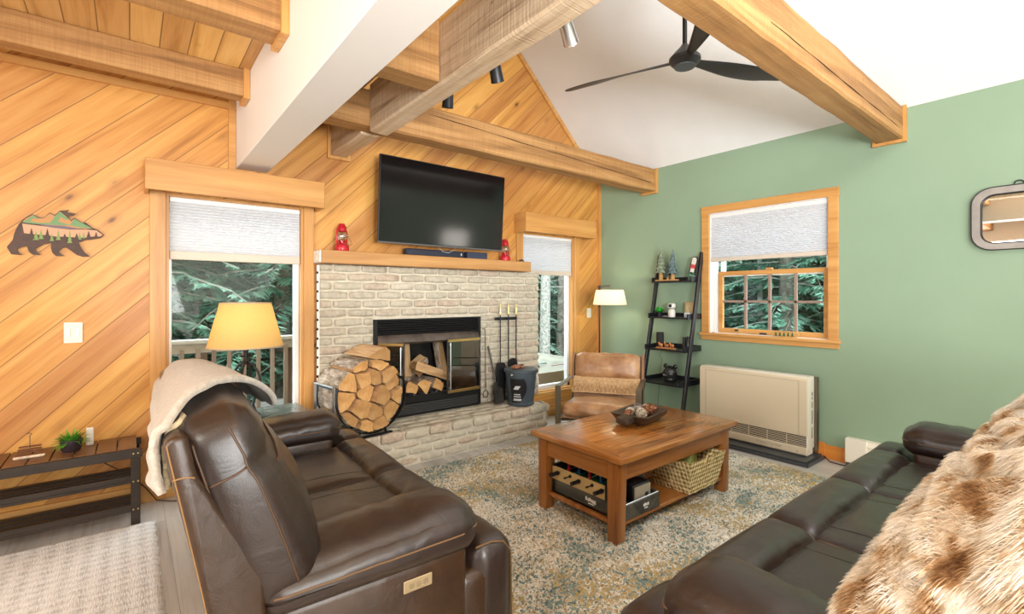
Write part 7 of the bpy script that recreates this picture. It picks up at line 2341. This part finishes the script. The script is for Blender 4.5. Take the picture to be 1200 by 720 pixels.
def bare_tree(label, seed, h, r, loc, bark, group, lean=0.0):
    rnd = random.Random(seed)
    t = thing('bare_tree', label, 'tree', loc, 0, group)
    m = MB()
    pts = [Vector((lean * u * h + 0.05 * math.sin(u * 5 + seed), 0.05 * math.cos(u * 4 + seed), -0.4 + (h + 0.4) * u)) for u in [k / 8 for k in range(9)]]
    m.tube(pts, r, 12, rads=[r * (1 - 0.55 * k / 8) for k in range(9)])
    obj('trunk', m, bark, t, local=True, smooth=60)
    m = MB()
    def branch(p, d, L, rr_, dep):
        q = [p]
        for k in range(4):
            d = (d + Vector((rnd.uniform(-.25, .25), rnd.uniform(-.25, .25), rnd.uniform(-.2, .2)))).normalized()
            q.append(q[-1] + d * L / 4)
        m.tube(q, rr_, 4, rads=[rr_ * (1 - 0.18 * k) for k in range(5)])
        if dep > 0:
            for k in range(3):
                e = (d + Vector((rnd.uniform(-1, 1), rnd.uniform(-1, 1), rnd.uniform(-.5, .6)))).normalized()
                branch(q[rnd.randint(1, 4)], e, L * 0.55, rr_ * 0.55, dep - 1)
    for k in range(14):
        z = h * rnd.uniform(0.12, 0.85); a = rnd.uniform(0, 6.28)
        branch(Vector((lean * z, 0, z)), Vector((math.cos(a), math.sin(a), rnd.uniform(-0.25, 0.25))), rnd.uniform(0.8, 1.7), 0.0085, 2)
    obj('branches', m, TWIG, t, local=True, smooth=0)
    return t
BG = 'thin bare trees among the spruces'
BL = 'thin bare pale-twigged tree among the spruces outside'
b0 = bare_tree(BL, 1, 6.0, 0.045, (0.75, 8.6, ground_z(0.75, 8.6)), PALE, BG)
b1 = bare_tree(BL, 2, 7.0, 0.055, (9.6, 5.0, ground_z(9.6, 5.0)), PALE, BG)
for k, (x, y) in enumerate([(0.5, 10.6), (2.6, 12.2), (8.6, 9.2), (8.6, 3.9), (9.8, 2.9), (8.9, 7.6), (10.2, 6.5), (2.3, 9.6)]):
    dup((b0, b1)[k % 2], (x, y, ground_z(x, y)), rnd.uniform(0, 6.28))
bare_tree('thick flaking pale tree trunk close outside the corner window', 5, 8.0, 0.11, (6.24, 6.75, ground_z(6.33, 6.75)), plain('flaking_bark', (0.36, 0.34, 0.30), 0.95, nscale=26, namt=0.55, bscale=30, bamt=1.0), None)
DB = 'straight dark trunks beyond the corner window'
d0 = bare_tree('straight dark grey tree trunk beyond the hot tub', 6, 9.0, 0.10, (7.75, 7.9, ground_z(7.75, 7.9)), BARKM, DB)
for x, y in ((8.3, 8.2), (8.9, 8.9), (8.9, 8.5), (8.0, 8.7)): dup(d0, (x, y, ground_z(x, y)), rnd.uniform(0, 6))

# dense evergreen thicket on the hillside behind the trees: nobody could count its leaves
def thicket(name, label, n, pos, seed):
    rg = np.random.default_rng(seed)
    P = pos(rg, n)
    L = rg.uniform(0.10, 0.28, n)
    a = rg.uniform(0, 2 * PI, n); e = rg.uniform(-0.7, 0.25, n)
    D = np.stack([np.cos(a) * np.cos(e), np.sin(a) * np.cos(e), np.sin(e)], -1)
    Sd = np.stack([-np.sin(a), np.cos(a), rg.uniform(-0.5, 0.5, n)], -1) * (L * 0.16)[:, None]
    D = D * L[:, None]
    V = np.stack([P, P + D * 0.5 - Sd, P + D, P + D * 0.5 + Sd], 1).reshape(-1, 3)
    F = np.arange(n * 4).reshape(-1, 4)
    o = raw(name, V, F, NEEDLE)
    return tag(o, label, 'thicket', None, 'stuff')
def clumps(rg, n, box):
    (x0, x1), (y0, y1), (z0, z1) = box
    m_ = n // 60
    c = np.stack([rg.uniform(x0, x1, m_), rg.uniform(y0, y1, m_), rg.uniform(z0, z1, m_)], -1)
    k = rg.integers(0, m_, n)
    return c[k] + rg.normal(0, 1, (n, 3)) * np.array([0.45, 0.3, 0.16])
thicket('evergreen_thicket', 'dense evergreen thicket on the slope seen through the fireplace wall windows', 150000, lambda rg, n: clumps(rg, n, ((-4, 18), (11.0, 17.0), (-0.3, 6.0))), 1)
thicket('evergreen_thicket', 'dense evergreen thicket on the slope seen through the green wall window', 110000, lambda rg, n: clumps(rg, n, ((11.5, 17.0), (-4, 12), (-0.3, 6.0))), 2)
